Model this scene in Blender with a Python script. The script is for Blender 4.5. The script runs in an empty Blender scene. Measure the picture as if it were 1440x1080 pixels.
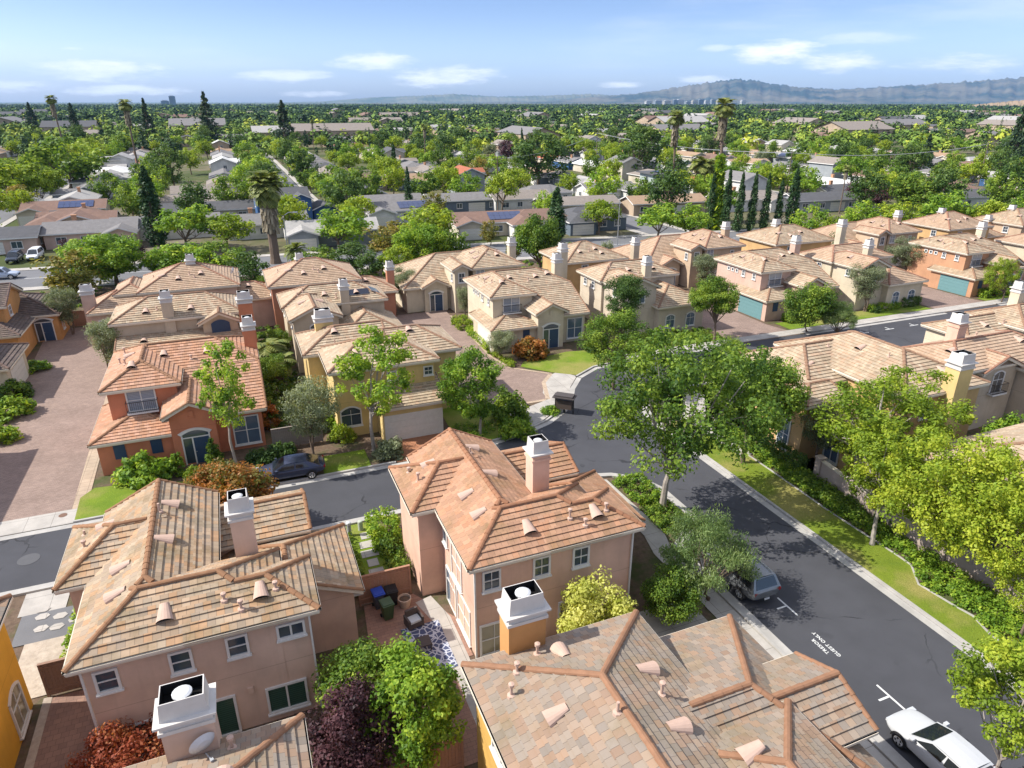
import bpy, bmesh, math, random
import numpy as np
from mathutils import Vector, Matrix
R = math.radians
S = bpy.context.scene
COL = S.collection
random.seed(7)

# ------------------------------------------------------------------ camera
cam_d = bpy.data.cameras.new('camera'); cam = bpy.data.objects.new('camera', cam_d); COL.objects.link(cam)
cam.location = (0, 0, 25.0)
cam.rotation_euler = (R(90) - math.atan((540 - 143) / 960.0), 0, 0)
cam_d.sensor_fit = 'HORIZONTAL'; cam_d.sensor_width = 36.0; cam_d.lens = 24.0
cam_d.clip_start = 0.5; cam_d.clip_end = 60000
S.camera = cam
# ------------------------------------------------------------------ light
SUN_EL = R(44); SUN_DIR = R(4)                 # direction the light travels, in plan
SD = Vector((math.cos(SUN_DIR) * math.cos(SUN_EL), math.sin(SUN_DIR) * math.cos(SUN_EL), -math.sin(SUN_EL)))
sd = bpy.data.lights.new('sun', 'SUN'); sun = bpy.data.objects.new('sun', sd); COL.objects.link(sun)
sd.energy = 4.9; sd.angle = R(0.5); sd.color = (1.0, 0.955, 0.88)
sun.rotation_euler = SD.to_track_quat('-Z', 'Y').to_euler()
W = bpy.data.worlds.new('World'); S.world = W; W.use_nodes = True
S.view_settings.view_transform = 'Standard'; S.view_settings.look = 'None'
S.view_settings.exposure = 0.55; S.view_settings.gamma = 1.0
S.render.engine = 'CYCLES'
S.cycles.max_bounces = 6; S.cycles.diffuse_bounces = 3; S.cycles.glossy_bounces = 2
S.cycles.transmission_bounces = 3; S.cycles.volume_bounces = 0; S.cycles.transparent_max_bounces = 8

def world():
    nt = W.node_tree; N = nt.nodes; L = nt.links; N.clear()
    out = N.new('ShaderNodeOutputWorld'); bg = N.new('ShaderNodeBackground')
    sky = N.new('ShaderNodeTexSky'); sky.sky_type = 'NISHITA'; sky.sun_disc = False
    sky.sun_elevation = SUN_EL
    to_sun = -SD
    sky.sun_rotation = math.atan2(to_sun.x, to_sun.y)
    sky.altitude = 0; sky.air_density = 1.0; sky.dust_density = 1.4; sky.ozone_density = 1.6
    tc = N.new('ShaderNodeTexCoord')
    sep = N.new('ShaderNodeSeparateXYZ'); L.new(tc.outputs['Generated'], sep.inputs[0])
    def mth(op, a, b=None, c=None):
        n = N.new('ShaderNodeMath'); n.operation = op
        for i, v in enumerate((a, b, c)):
            if v is None: continue
            if isinstance(v, (int, float)): n.inputs[i].default_value = v
            else: L.new(v, n.inputs[i])
        return n.outputs[0]
    def ramp(f, a, b):
        n = N.new('ShaderNodeMapRange'); n.interpolation_type = 'SMOOTHSTEP'
        L.new(f, n.inputs['Value']); n.inputs['From Min'].default_value = a; n.inputs['From Max'].default_value = b
        return n.outputs['Result']
    def noise(sx, sz, scale, det, rough, seed):
        v = N.new('ShaderNodeCombineXYZ')
        L.new(mth('MULTIPLY', sep.outputs[0], sx), v.inputs[0]); L.new(mth('MULTIPLY', sep.outputs[1], sx * .6), v.inputs[1])
        L.new(mth('MULTIPLY_ADD', sep.outputs[2], sz, seed), v.inputs[2])
        n = N.new('ShaderNodeTexNoise'); n.inputs['Scale'].default_value = scale; n.inputs['Detail'].default_value = det
        n.inputs['Roughness'].default_value = rough; L.new(v.outputs[0], n.inputs['Vector']); return n.outputs['Fac']
    # azimuth and elevation in degrees
    az = mth('MULTIPLY', mth('ARCTAN2', sep.outputs[0], sep.outputs[1]), 57.29578)
    el = mth('MULTIPLY', mth('ARCSINE', sep.outputs[2]), 57.29578)
    nA = mth('SUBTRACT', noise(1.0, 4.2, 11.0, 10.0, .66, 1.3), .5); nB = mth('SUBTRACT', noise(1.0, 4.5, 34.0, 7.0, .65, 5.1), .5)
    nz = mth('MULTIPLY_ADD', nB, 1.1, mth('MULTIPLY', nA, 3.4))
    cum = None
    for a0, e0, ha, he, st in CLOUDS:
        da = mth('DIVIDE', mth('SUBTRACT', az, a0), ha); de = mth('DIVIDE', mth('SUBTRACT', el, e0), he)
        d2 = mth('ADD', mth('MULTIPLY', da, da), mth('MULTIPLY', de, de))
        m = mth('MULTIPLY', ramp(mth('ADD', mth('SUBTRACT', 1.0, d2), nz), .1, 1.35), st)
        cum = m if cum is None else mth('MAXIMUM', cum, m)
    wis = ramp(noise(1.0, 6.0, 2.0, 7.0, .55, 9.1), .46, .80)
    wis = mth('MULTIPLY', mth('MULTIPLY', wis, ramp(el, .6, 4.0)), .55)
    # unseen bright cloud above the view, added to fill the shaded walls with light
    fill_cloud = mth('MULTIPLY', ramp(el, 9.0, 26.0), mth('MULTIPLY_ADD', ramp(noise(1.0, 2.0, 1.6, 5.0, .6, 4.4), .3, .7), .35, .30))
    wis = mth('MAXIMUM', wis, fill_cloud)
    mask = mth('MINIMUM', mth('MAXIMUM', cum, wis), 1.0)
    lift = N.new('ShaderNodeMixRGB'); lift.blend_type = 'MULTIPLY'; lift.inputs[0].default_value = 1
    gain = mth('MULTIPLY_ADD', ramp(el, 7.5, .2), .75, 1.0)
    sc = N.new('ShaderNodeVectorMath'); sc.operation = 'SCALE'; L.new(sky.outputs[0], sc.inputs[0]); L.new(gain, sc.inputs['Scale'])
    L.new(sc.outputs[0], lift.inputs[1]); lift.inputs[2].default_value = SKY_TINT
    mix = N.new('ShaderNodeMixRGB'); L.new(mask, mix.inputs[0]); L.new(lift.outputs[0], mix.inputs[1])
    mix.inputs[2].default_value = CLOUD
    L.new(mix.outputs[0], bg.inputs[0]); bg.inputs[1].default_value = 0.15
    L.new(bg.outputs[0], out.inputs[0])
SKY_TINT = (.56, .625, .87, 1); CLOUD = (6.3, 6.3, 6.4, 1)
# low clouds of the photograph's day: bearing, elevation, half width, half height (degrees), density
CLOUDS = [(-29, 1.9, 6.8, .95, 1.0), (-34, .95, 4, .5, .8), (-27.5, .75, 4.5, .45, .8), (-17.2, 1.75, 4.5, .55, .85), (-10, 2.7, 4.2, .75, .9), (-5.5, 1.8, 5.4, .95, 1.0), (-15, .55, 3, .3, .7), (19.3, 3.2, 3.6, .95, 1.0), (23.5, 2.6, 3.6, .8, 1.0), (31.5, 2.2, 5.5, .8, .95), (36.5, 2.0, 4, .8, .9), (8.0, 1.2, 2.2, .3, .7), (14.5, 1.5, 2.2, .35, .7), (-30, 3.2, 1.0, .15, .5), (15, 3.6, 1.4, .3, .4), (25, 4.0, 4, .5, .35), (48, 2.4, 8, 1, .8), (-50, 2, 9, 1, .8)]
world()

# ------------------------------------------------------------------ frame of the neighbourhood: the street grid is turned 22 degrees
TH = R(22); CA, SA = math.cos(TH), math.sin(TH)
def UVW(u, v, z=0.0): return Vector((u * CA - v * SA, u * SA + v * CA, z))

# ------------------------------------------------------------------ mesh builder
class MB:
    def __init__(s): s.v = []; s.f = []; s.m = []; s.uv = []; s.sm = []
    def face(s, pts, m=0, uv=None, smooth=False):
        i = len(s.v); s.v += [tuple(p) for p in pts]; s.f.append(tuple(range(i, i + len(pts)))); s.m.append(m)
        s.uv += (uv if uv else [(0, 0)] * len(pts)); s.sm.append(smooth)
    def box(s, x0, y0, z0, x1, y1, z1, m=0, rot=0.0, top=True, bot=True):
        cx, cy = (x0 + x1) / 2, (y0 + y1) / 2; c, n = math.cos(rot), math.sin(rot)
        def p(x, y, z): return (cx + (x - cx) * c - (y - cy) * n, cy + (x - cx) * n + (y - cy) * c, z)
        P = [p(x0, y0, z0), p(x1, y0, z0), p(x1, y1, z0), p(x0, y1, z0), p(x0, y0, z1), p(x1, y0, z1), p(x1, y1, z1), p(x0, y1, z1)]
        Q = [(0, 1, 5, 4), (1, 2, 6, 5), (2, 3, 7, 6), (3, 0, 4, 7)] + ([(4, 5, 6, 7)] if top else []) + ([(3, 2, 1, 0)] if bot else [])
        for q in Q: s.face([P[k] for k in q], m)
    def frustum(s, x, y, z0, z1, w0, d0, w1, d1, m=0, top=True):
        P = [(x - w0, y - d0, z0), (x + w0, y - d0, z0), (x + w0, y + d0, z0), (x - w0, y + d0, z0),
             (x - w1, y - d1, z1), (x + w1, y - d1, z1), (x + w1, y + d1, z1), (x - w1, y + d1, z1)]
        for q in [(0, 1, 5, 4), (1, 2, 6, 5), (2, 3, 7, 6), (3, 0, 4, 7)] + ([(4, 5, 6, 7)] if top else []): s.face([P[k] for k in q], m)
    def tube(s, pts, rad, n=6, m=0, caps=True):
        pts = [Vector(p) for p in pts]
        if not isinstance(rad, (list, tuple)): rad = [rad] * len(pts)
        rings = []
        for i, p in enumerate(pts):
            d = (pts[min(i + 1, len(pts) - 1)] - pts[max(i - 1, 0)])
            d = d.normalized() if d.length > 1e-9 else Vector((0, 0, 1))
            a = d.cross(Vector((0, 0, 1)) if abs(d.z) < .95 else Vector((1, 0, 0))).normalized(); b = d.cross(a)
            rings.append([p + (a * math.cos(2 * math.pi * k / n) + b * math.sin(2 * math.pi * k / n)) * rad[i] for k in range(n)])
        for i in range(len(rings) - 1):
            for k in range(n):
                k2 = (k + 1) % n
                s.face([rings[i][k], rings[i + 1][k], rings[i + 1][k2], rings[i][k2]], m, smooth=True)
        if caps:
            s.face(rings[0], m); s.face(rings[-1][::-1], m)
    def lathe(s, cx, cy, prof, n=12, m=0):
        for i in range(len(prof) - 1):
            (r0, z0), (r1, z1) = prof[i], prof[i + 1]
            for k in range(n):
                a, b = 2 * math.pi * k / n, 2 * math.pi * (k + 1) / n
                q = [(cx + r0 * math.cos(a), cy + r0 * math.sin(a), z0), (cx + r0 * math.cos(b), cy + r0 * math.sin(b), z0),
                     (cx + r1 * math.cos(b), cy + r1 * math.sin(b), z1), (cx + r1 * math.cos(a), cy + r1 * math.sin(a), z1)]
                if r0 < 1e-6: q = [q[0], q[2], q[3]]
                elif r1 < 1e-6: q = q[:3]
                s.face(q, m, smooth=True)
    def mesh(s, name, mats, merge=False):
        me = bpy.data.meshes.new(name); me.from_pydata(s.v, [], s.f)
        for mt in (mats if isinstance(mats, (list, tuple)) else [mats]): me.materials.append(mt)
        me.polygons.foreach_set('material_index', s.m); me.polygons.foreach_set('use_smooth', s.sm)
        ul = me.uv_layers.new(name='UVMap'); ul.data.foreach_set('uv', [c for p in s.uv for c in p])
        if merge:
            b = bmesh.new(); b.from_mesh(me); bmesh.ops.remove_doubles(b, verts=b.verts, dist=1e-4); b.to_mesh(me); b.free()
        me.update(); return me
    def build(s, name, mats, parent=None, merge=False):
        o = bpy.data.objects.new(name, s.mesh(name, mats, merge)); COL.objects.link(o)
        if parent: o.parent = parent
        return o
def tag(o, label=None, cat=None, group=None, kind=None):
    if label: o['label'] = label
    if cat: o['category'] = cat
    if group: o['group'] = group
    if kind: o['kind'] = kind
    return o
def empty(name, label, cat, loc, rz=0.0, group=None, scale=None):
    o = bpy.data.objects.new(name, None); COL.objects.link(o); o.location = loc; o.rotation_euler = (0, 0, rz)
    o.empty_display_size = .3
    if scale: o.scale = scale if isinstance(scale, (tuple, list)) else (scale,) * 3
    return tag(o, label, cat, group)
CH = {}
def kids(o):
    return [c for c in o.children]
def dup(o, loc=None, rz=None, scale=None, label=None, group=None, parent=None):
    c = o.copy(); COL.objects.link(c)
    if parent is not None: c.parent = parent
    if loc is not None: c.location = loc
    if rz is not None: c.rotation_euler = (0, 0, rz)
    if scale is not None: c.scale = scale if isinstance(scale, (tuple, list)) else (scale,) * 3
    if label: c['label'] = label
    if group: c['group'] = group
    for ch in kids(o): dup(ch, parent=c)
    return c

# ------------------------------------------------------------------ materials
class NT:
    def __init__(s, name):
        s.mat = bpy.data.materials.new(name); s.mat.use_nodes = True; s.t = s.mat.node_tree; s.N = s.t.nodes; s.L = s.t.links
        s.b = s.N['Principled BSDF']; s.out = s.N['Material Output']
    def new(s, ty, **kw):
        n = s.N.new(ty)
        for k, v in kw.items(): setattr(n, k, v)
        return n
    def set(s, inp, v):
        if isinstance(v, bpy.types.NodeSocket): s.L.new(v, inp)
        else: inp.default_value = v
    def math(s, op, a, b=None, c=None):
        n = s.new('ShaderNodeMath', operation=op)
        for i, v in enumerate((a, b, c)):
            if v is not None: s.set(n.inputs[i], v)
        return n.outputs[0]
    def noise(s, vec=None, scale=5, detail=3, rough=.55, dim='3D'):
        n = s.new('ShaderNodeTexNoise'); n.noise_dimensions = dim
        n.inputs['Scale'].default_value = scale; n.inputs['Detail'].default_value = detail; n.inputs['Roughness'].default_value = rough
        if vec is not None: s.L.new(vec, n.inputs['Vector'])
        return n.outputs['Fac']
    def ramp(s, f, stops, interp='LINEAR'):
        n = s.new('ShaderNodeValToRGB'); cr = n.color_ramp; cr.interpolation = interp
        while len(cr.elements) < len(stops): cr.elements.new(0.5)
        for e, (p, c) in zip(cr.elements, stops): e.position = p; e.color = (*c, 1)
        s.L.new(f, n.inputs[0]); return n.outputs[0]
    def mix(s, f, a, b, mode='MIX'):
        n = s.new('ShaderNodeMixRGB', blend_type=mode); s.set(n.inputs[0], f)
        for i, v in ((1, a), (2, b)): s.set(n.inputs[i], (*v, 1) if isinstance(v, tuple) and len(v) == 3 else v)
        return n.outputs[0]
    def mr(s, f, a, b, c=0., d=1.):
        n = s.new('ShaderNodeMapRange'); s.L.new(f, n.inputs[0])
        for i, v in enumerate((a, b, c, d)): n.inputs[1 + i].default_value = v
        return n.outputs[0]
    def bump(s, h, strength=.3, dist=.02):
        n = s.new('ShaderNodeBump'); n.inputs['Strength'].default_value = strength; n.inputs['Distance'].default_value = dist
        s.L.new(h, n.inputs['Height']); s.L.new(n.outputs[0], s.b.inputs['Normal'])
    def coord(s, kind='Object'):
        return s.new('ShaderNodeTexCoord').outputs[kind]
    def pos(s): return s.new('ShaderNodeNewGeometry').outputs['Position']
    def done(s, col=None, rough=.8, spec=.3, metal=0.):
        if col is not None: s.set(s.b.inputs['Base Color'], (*col, 1) if isinstance(col, tuple) and len(col) == 3 else col)
        s.set(s.b.inputs['Roughness'], rough); s.b.inputs['Specular IOR Level'].default_value = spec; s.b.inputs['Metallic'].default_value = metal
        return s.mat
def plain(name, col, rough=.6, spec=.4, metal=0., var=.12, scale=4.):
    t = NT(name); n = t.noise(t.coord(), scale, 3)
    a = tuple(c * (1 - var) for c in col); b = tuple(min(1, c * (1 + var)) for c in col)
    return t.done(t.mix(n, a, b), rough, spec, metal)
def stucco(name, col):
    t = NT(name); p = t.coord()
    big = t.noise(p, .45, 4, .6); fine = t.noise(p, 28, 2, .6)
    st = t.new('ShaderNodeMapping'); st.inputs['Scale'].default_value = (2.2, 2.2, .18); t.L.new(p, st.inputs[0])
    streak = t.noise(st.outputs[0], 1.3, 4, .6)
    c = t.mix(t.mr(big, .3, .7), tuple(x * .82 for x in col), tuple(min(1, x * 1.12) for x in col))
    c = t.mix(t.mr(streak, .52, .8, 0, .4), c, tuple(x * .68 for x in col))
    sp = t.new('ShaderNodeSeparateXYZ'); t.L.new(p, sp.inputs[0])
    jt = t.math('LESS_THAN', t.math('ABSOLUTE', t.math('SUBTRACT', sp.outputs[2], 2.98)), .016)
    c = t.mix(t.math('MULTIPLY', jt, .45), c, tuple(x * .45 for x in col))
    t.bump(fine, .35, .01)
    return t.done(c, .92, .15)
def tiles(name, cols, lichen=.35, lich_col=(.20, .17, .115)):
    """flat concrete roof tiles; UV = metres along the eave, metres up the slope"""
    t = NT(name); uv = t.coord('UV'); sp = t.new('ShaderNodeSeparateXYZ'); t.L.new(uv, sp.inputs[0])
    row = t.math('FLOOR', t.math('DIVIDE', sp.outputs[1], .37))
    x = t.math('ADD', t.math('DIVIDE', sp.outputs[0], .31), t.math('MULTIPLY', t.math('MODULO', row, 2.0), .5))
    col = t.math('FLOOR', x)
    cv = t.new('ShaderNodeCombineXYZ'); t.L.new(col, cv.inputs[0]); t.L.new(row, cv.inputs[1])
    wn = t.new('ShaderNodeTexWhiteNoise', noise_dimensions='2D'); t.L.new(cv.outputs[0], wn.inputs['Vector'])
    k = len(cols)
    c = t.ramp(wn.outputs['Value'], [(i / k, cc) for i, cc in enumerate(cols)], 'CONSTANT')
    cv2 = t.new('ShaderNodeVectorMath', operation='ADD'); t.L.new(cv.outputs[0], cv2.inputs[0]); cv2.inputs[1].default_value = (31.3, 17.7, 0)
    wn2 = t.new('ShaderNodeTexWhiteNoise', noise_dimensions='2D'); t.L.new(cv2.outputs[0], wn2.inputs['Vector'])
    c = t.mix(1.0, c, t.ramp(wn2.outputs['Value'], [(0, (.86,) * 3), (1, (1.1,) * 3)]), 'MULTIPLY')
    p = t.coord(); ln = t.noise(p, .5, 5, .65); ln2 = t.noise(p, 6, 3, .6)
    lm = t.math('MULTIPLY', t.mr(ln, .48, .68), t.mr(ln2, .3, .7, .4, 1.))
    c = t.mix(t.math('MULTIPLY', lm, lichen), c, lich_col)
    fr = t.math('FRACT', x); gap = t.math('LESS_THAN', t.math('MINIMUM', fr, t.math('SUBTRACT', 1.0, fr)), .028)
    c = t.mix(t.math('MULTIPLY', gap, .55), c, (.06, .045, .04))
    t.bump(t.math('ADD', t.math('MULTIPLY', wn2.outputs['Value'], .5), ln2), .3, .015)
    return t.done(c, .88, .2)
def leafmat(name, a, b, c, trans=.35):
    """leaf colours a (dark) - b - c (light), mixed per leaf clump by the 'rnd' attribute and per tree"""
    t = NT(name); at = t.new('ShaderNodeAttribute'); at.attribute_name = 'rnd'
    oi = t.new('ShaderNodeObjectInfo')
    f = t.math('ADD', at.outputs['Fac'], t.math('MULTIPLY', t.math('SUBTRACT', oi.outputs['Random'], .5), .25))
    col = t.ramp(f, [(0.05, a), (.5, b), (.95, c)])
    t.done(col, .55, .25)
    tr = t.new('ShaderNodeBsdfTranslucent'); t.L.new(t.mix(1., col, (1.25, 1.2, .55), 'MULTIPLY'), tr.inputs[0])
    mx = t.new('ShaderNodeMixShader'); mx.inputs[0].default_value = trans
    t.L.new(t.b.outputs[0], mx.inputs[1]); t.L.new(tr.outputs[0], mx.inputs[2]); t.L.new(mx.outputs[0], t.out.inputs[0])
    return t.mat
def glassmat(name, col, rough=.06):
    t = NT(name); n = t.noise(t.coord(), .8, 2)
    return t.done(t.mix(n, tuple(c * .6 for c in col), tuple(c * 1.35 for c in col)), rough, .8)
def blinds(name, col):
    t = NT(name); sp = t.new('ShaderNodeSeparateXYZ'); t.L.new(t.coord(), sp.inputs[0])
    w = t.math('FRACT', t.math('MULTIPLY', sp.outputs[2], 9.0))
    c = t.mix(t.math('LESS_THAN', w, .22), col, tuple(x * .45 for x in col))
    return t.done(c, .12, .7)
M = {}
M['white'] = plain('white_trim', (.66, .64, .60), .55, .3)
M['cap'] = plain('chimney_cap_paint', (.56, .53, .49), .65, .25, 0, .15, 2)
M['cream'] = plain('cream_trim', (.68, .60, .48), .6, .3)
M['glass'] = glassmat('window_glass', (.045, .065, .085)); M['glass_sky'] = glassmat('window_glass_sky', (.10, .14, .19))
M['blinds'] = blinds('blind_glass', (.33, .36, .40)); M['green_blinds'] = blinds('green_shutter_glass', (.035, .085, .06))
M['tan_glass'] = glassmat('shade_glass', (.25, .22, .14), .2)
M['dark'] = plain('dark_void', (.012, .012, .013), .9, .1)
M['black'] = plain('black_paint', (.018, .018, .02), .45, .4)
M['rubber'] = plain('rubber', (.02, .02, .021), .8, .2)
M['metal'] = plain('galvanised_metal', (.52, .53, .54), .38, .5, .85)
M['chrome'] = plain('bright_metal', (.75, .75, .76), .18, .5, 1.0)
M['grey'] = plain('grey_paint', (.34, .35, .36), .6)
M['lightgrey'] = plain('light_grey_paint', (.56, .57, .58), .55)
M['vent'] = plain('vent_clay', (.48, .335, .26), .8, .2)
M['teal'] = plain('teal_door', (.13, .25, .26), .5)
M['navy'] = plain('navy_door', (.028, .058, .115), .45)
M['garage_white'] = plain('garage_white', (.66, .63, .56), .55)
M['wood_fence'] = plain('stained_fence', (.34, .19, .125), .8, .15, 0, .25, 9)
M['brown_fence'] = plain('brown_fence', (.27, .175, .13), .8, .15, 0, .2, 7)
M['grey_fence'] = plain('weathered_fence', (.27, .23, .20), .9, .1, 0, .25, 9)
M['bark'] = plain('bark', (.16, .12, .09), .95, .1, 0, .35, 7)
M['pale_bark'] = plain('pale_bark', (.33, .29, .25), .95, .1, 0, .35, 6)
M['solar'] = plain('solar_panel', (.012, .015, .028), .15, .7)
M['solar_blue'] = plain('solar_panel_blue', (.03, .045, .11), .15, .7)
M['blue_plastic'] = plain('blue_plastic', (.03, .075, .42), .45)
M['green_plastic'] = plain('green_plastic', (.045, .085, .035), .5)
M['plaster_wall'] = stucco('garden_wall_stucco', (.42, .34, .29))
M['planter'] = plain('woven_pot', (.50, .38, .29), .85)
# ------------------------------------------------------------------ houses
COURSE = .335
def clip(poly, s0, s1):
    def half(P, lim, keep_above):
        out = []
        for i in range(len(P)):
            p, q = P[i], P[(i + 1) % len(P)]
            ip = (p[1] >= lim - 1e-9) if keep_above else (p[1] <= lim + 1e-9)
            iq = (q[1] >= lim - 1e-9) if keep_above else (q[1] <= lim + 1e-9)
            if ip: out.append(p)
            if ip != iq:
                t = (lim - p[1]) / (q[1] - p[1]); out.append((p[0] + (q[0] - p[0]) * t, lim))
        return out
    P = half(poly, s0, True)
    return half(P, s1, False) if len(P) > 2 else []
def slope_face(mb, pts, o, e, s, uo):
    """tile courses: pts = 3D polygon on the slope, o = origin on the eave, e = unit vector along the eave, s = unit vector up the slope"""
    n = e.cross(s)
    if n.z < 0: n = -n
    P = [((p - o).dot(e), (p - o).dot(s)) for p in pts]
    mx = max(p[1] for p in P); k = 0
    while k * COURSE < mx - 1e-3:
        s0, s1 = k * COURSE, min((k + 1) * COURSE, mx)
        Q = clip(P, s0, s1)
        if len(Q) > 2:
            lift = lambda q: .008 + .056 * (1 - (q[1] - s0) / COURSE)
            V = [o + e * q[0] + s * q[1] + n * lift(q) for q in Q]
            uv = [(q[0] + uo, q[1] + .0005 if q[1] < s0 + 1e-6 else q[1] - .0005) for q in Q]
            nn = (V[1] - V[0]).cross(V[2] - V[0])
            if nn.z < 0: V = V[::-1]; uv = uv[::-1]
            mb.face(V, 0, uv)
            low = sorted([q for q in Q if abs(q[1] - s0) < 1e-6])
            if len(low) >= 2:
                a, b = low[0], low[-1]
                A, B = o + e * a[0] + s * a[1], o + e * b[0] + s * b[1]
                top = .064
                mb.face([A - n * .004, B - n * .004, B + n * top, A + n * top], 0, [(a[0] + uo, s0 + .01), (b[0] + uo, s0 + .01), (b[0] + uo, s0 + .02), (a[0] + uo, s0 + .02)])
        k += 1
CUR = [None, 0]
def buried(m, rad):
    ws, me = CUR
    if ws is None: return False
    for j, w in enumerate(ws):
        if j == me: continue
        r = roof_point([w], m.x, m.y)
        if r and r[0] > m.z + (-.07 if j < me else -.045): return True
    return False
def ridge_run(mb, p, q, rad=.125):
    d = q - p; Ln = d.length
    if Ln < .2: return
    n = max(1, round(Ln / .42)); d.normalize()
    side = d.cross(Vector((0, 0, 1))).normalized(); up = side.cross(d).normalized()
    if up.z < 0: up = -up
    low_first = p.z <= q.z
    for i in range(n):
        a = p + d * (Ln * i / n); b = p + d * (Ln * (i + 1) / n + .05)
        if buried((a + b) / 2, rad): continue
        r0, r1 = (rad * 1.12, rad * .93) if low_first else (rad * .93, rad * 1.12)
        jit = random.uniform(-.008, .008)
        A = [a + side * (r0 * math.cos(t)) + up * (r0 * .85 * math.sin(t) + .02 + jit) for t in [math.pi * k / 5 for k in range(6)]]
        B = [b + side * (r1 * math.cos(t)) + up * (r1 * .85 * math.sin(t) + .02 + jit) for t in [math.pi * k / 5 for k in range(6)]]
        uvx = i * .62 + random.random()
        for k in range(5): mb.face([A[k], B[k], B[k + 1], A[k + 1]], 0, [(uvx, .1)] * 4, smooth=True)
        mb.face(A, 0, [(uvx, .1)] * 6); mb.face(B[::-1], 0, [(uvx, .1)] * 6)
def wing_roof(w, i, tile_mb, ridge_mb, fascia_mb, wall_mb):
    a0, b0, a1, b1, e, sl, axis, e0, e1 = w[:9]
    dz = .004 * i
    if axis == 'b':
        def T(x, y, z): return Vector((a0 + y, b0 + x, z + dz))
        Lx, Wy = b1 - b0, a1 - a0
    else:
        def T(x, y, z): return Vector((a0 + x, b0 + y, z + dz))
        Lx, Wy = a1 - a0, b1 - b0
    ov = .38 + .008 * i
    uo = i * 3.7 + a0 * 1.3
    if axis == 's':                                   # lean-to: low edge at b0
        h = Wy * sl
        P = [T(0, 0, e), T(Lx, 0, e), T(Lx, Wy, e + h), T(0, Wy, e + h)]
        slope_face(tile_mb, P, P[0], Vector((1, 0, 0)), (P[3] - P[0]).normalized(), uo)
        ridge_run(ridge_mb, P[0] , P[3], .09); ridge_run(ridge_mb, P[1], P[2], .09)
        for p, q in ((P[0], P[1]), (P[0], P[3]), (P[1], P[2])): fascia(fascia_mb, p, q, T(Lx / 2, Wy / 2, e))
        x0, x1, y0 = ov, Lx - ov, ov
        z = lambda y: e + y * sl - .03
        wall_mb.face([T(x0, y0, -.3), T(x1, y0, -.3), T(x1, y0, z(y0)), T(x0, y0, z(y0))], 0)
        wall_mb.face([T(x1, y0, -.3), T(x1, Wy, -.3), T(x1, Wy, z(Wy)), T(x1, y0, z(y0))], 0)
        wall_mb.face([T(x0, Wy, -.3), T(x0, y0, -.3), T(x0, y0, z(y0)), T(x0, Wy, z(Wy))], 0)
        return
    h = Wy / 2 * sl
    i0 = min(Wy / 2, Lx / 2) if e0 == 'h' else 0; i1 = min(Wy / 2, Lx / 2) if e1 == 'h' else 0
    c = [T(0, 0, e), T(Lx, 0, e), T(Lx, Wy, e), T(0, Wy, e)]
    r0, r1 = T(i0, Wy / 2, e + h), T(Lx - i1, Wy / 2, e + h)
    ex = (c[1] - c[0]).normalized(); ey = (c[3] - c[0]).normalized()
    def up(d): return (d * (Wy / 2) + Vector((0, 0, h))).normalized()
    flat = lambda L_: [p for k, p in enumerate(L_) if k == 0 or (p - L_[k - 1]).length > 1e-4]
    slope_face(tile_mb, flat([c[0], c[1], r1, r0]), c[0], ex, up(ey), uo)
    slope_face(tile_mb, flat([c[2], c[3], r0, r1]), c[2], -ex, up(-ey), uo + 1.3)
    if e0 == 'h':
        slope_face(tile_mb, [c[3], c[0], r0], c[3], -ey, (ex * i0 + Vector((0, 0, h))).normalized(), uo + 2.1)
        ridge_run(ridge_mb, c[0], r0); ridge_run(ridge_mb, c[3], r0)
    else:
        ridge_run(ridge_mb, c[0], r0, .1); ridge_run(ridge_mb, c[3], r0, .1)
    if e1 == 'h':
        slope_face(tile_mb, [c[1], c[2], r1], c[1], ey, (-ex * i1 + Vector((0, 0, h))).normalized(), uo + 3.3)
        ridge_run(ridge_mb, c[1], r1); ridge_run(ridge_mb, c[2], r1)
    else:
        ridge_run(ridge_mb, c[1], r1, .1); ridge_run(ridge_mb, c[2], r1, .1)
    ridge_run(ridge_mb, r0, r1)
    mid = T(Lx / 2, Wy / 2, e)
    fascia(fascia_mb, c[0], c[1], mid); fascia(fascia_mb, c[2], c[3], mid)
    for ee, p, q, r in ((e0, c[3], c[0], r0), (e1, c[1], c[2], r1)):
        if ee == 'h': fascia(fascia_mb, p, q, mid)
        else: fascia(fascia_mb, p, r, mid, False); fascia(fascia_mb, r, q, mid, False)
    x0, x1, y0, y1 = ov, Lx - ov, ov, Wy - ov
    zt = e + ov * sl - .05
    def wall(p, q, zz=zt): wall_mb.face([T(*p, -.3), T(*q, -.3), T(*q, zz), T(*p, zz)], 0)
    wall((x0, y0), (x1, y0)); wall((x1, y0), (x1, y1)); wall((x1, y1), (x0, y1)); wall((x0, y1), (x0, y0))
    if e0 == 'g': wall_mb.face([T(x0, y0, zt), T(x0, y1, zt), T(x0, Wy / 2, e + h - .05)], 0)
    if e1 == 'g': wall_mb.face([T(x1, y0, zt), T(x1, y1, zt), T(x1, Wy / 2, e + h - .05)], 0)
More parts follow.
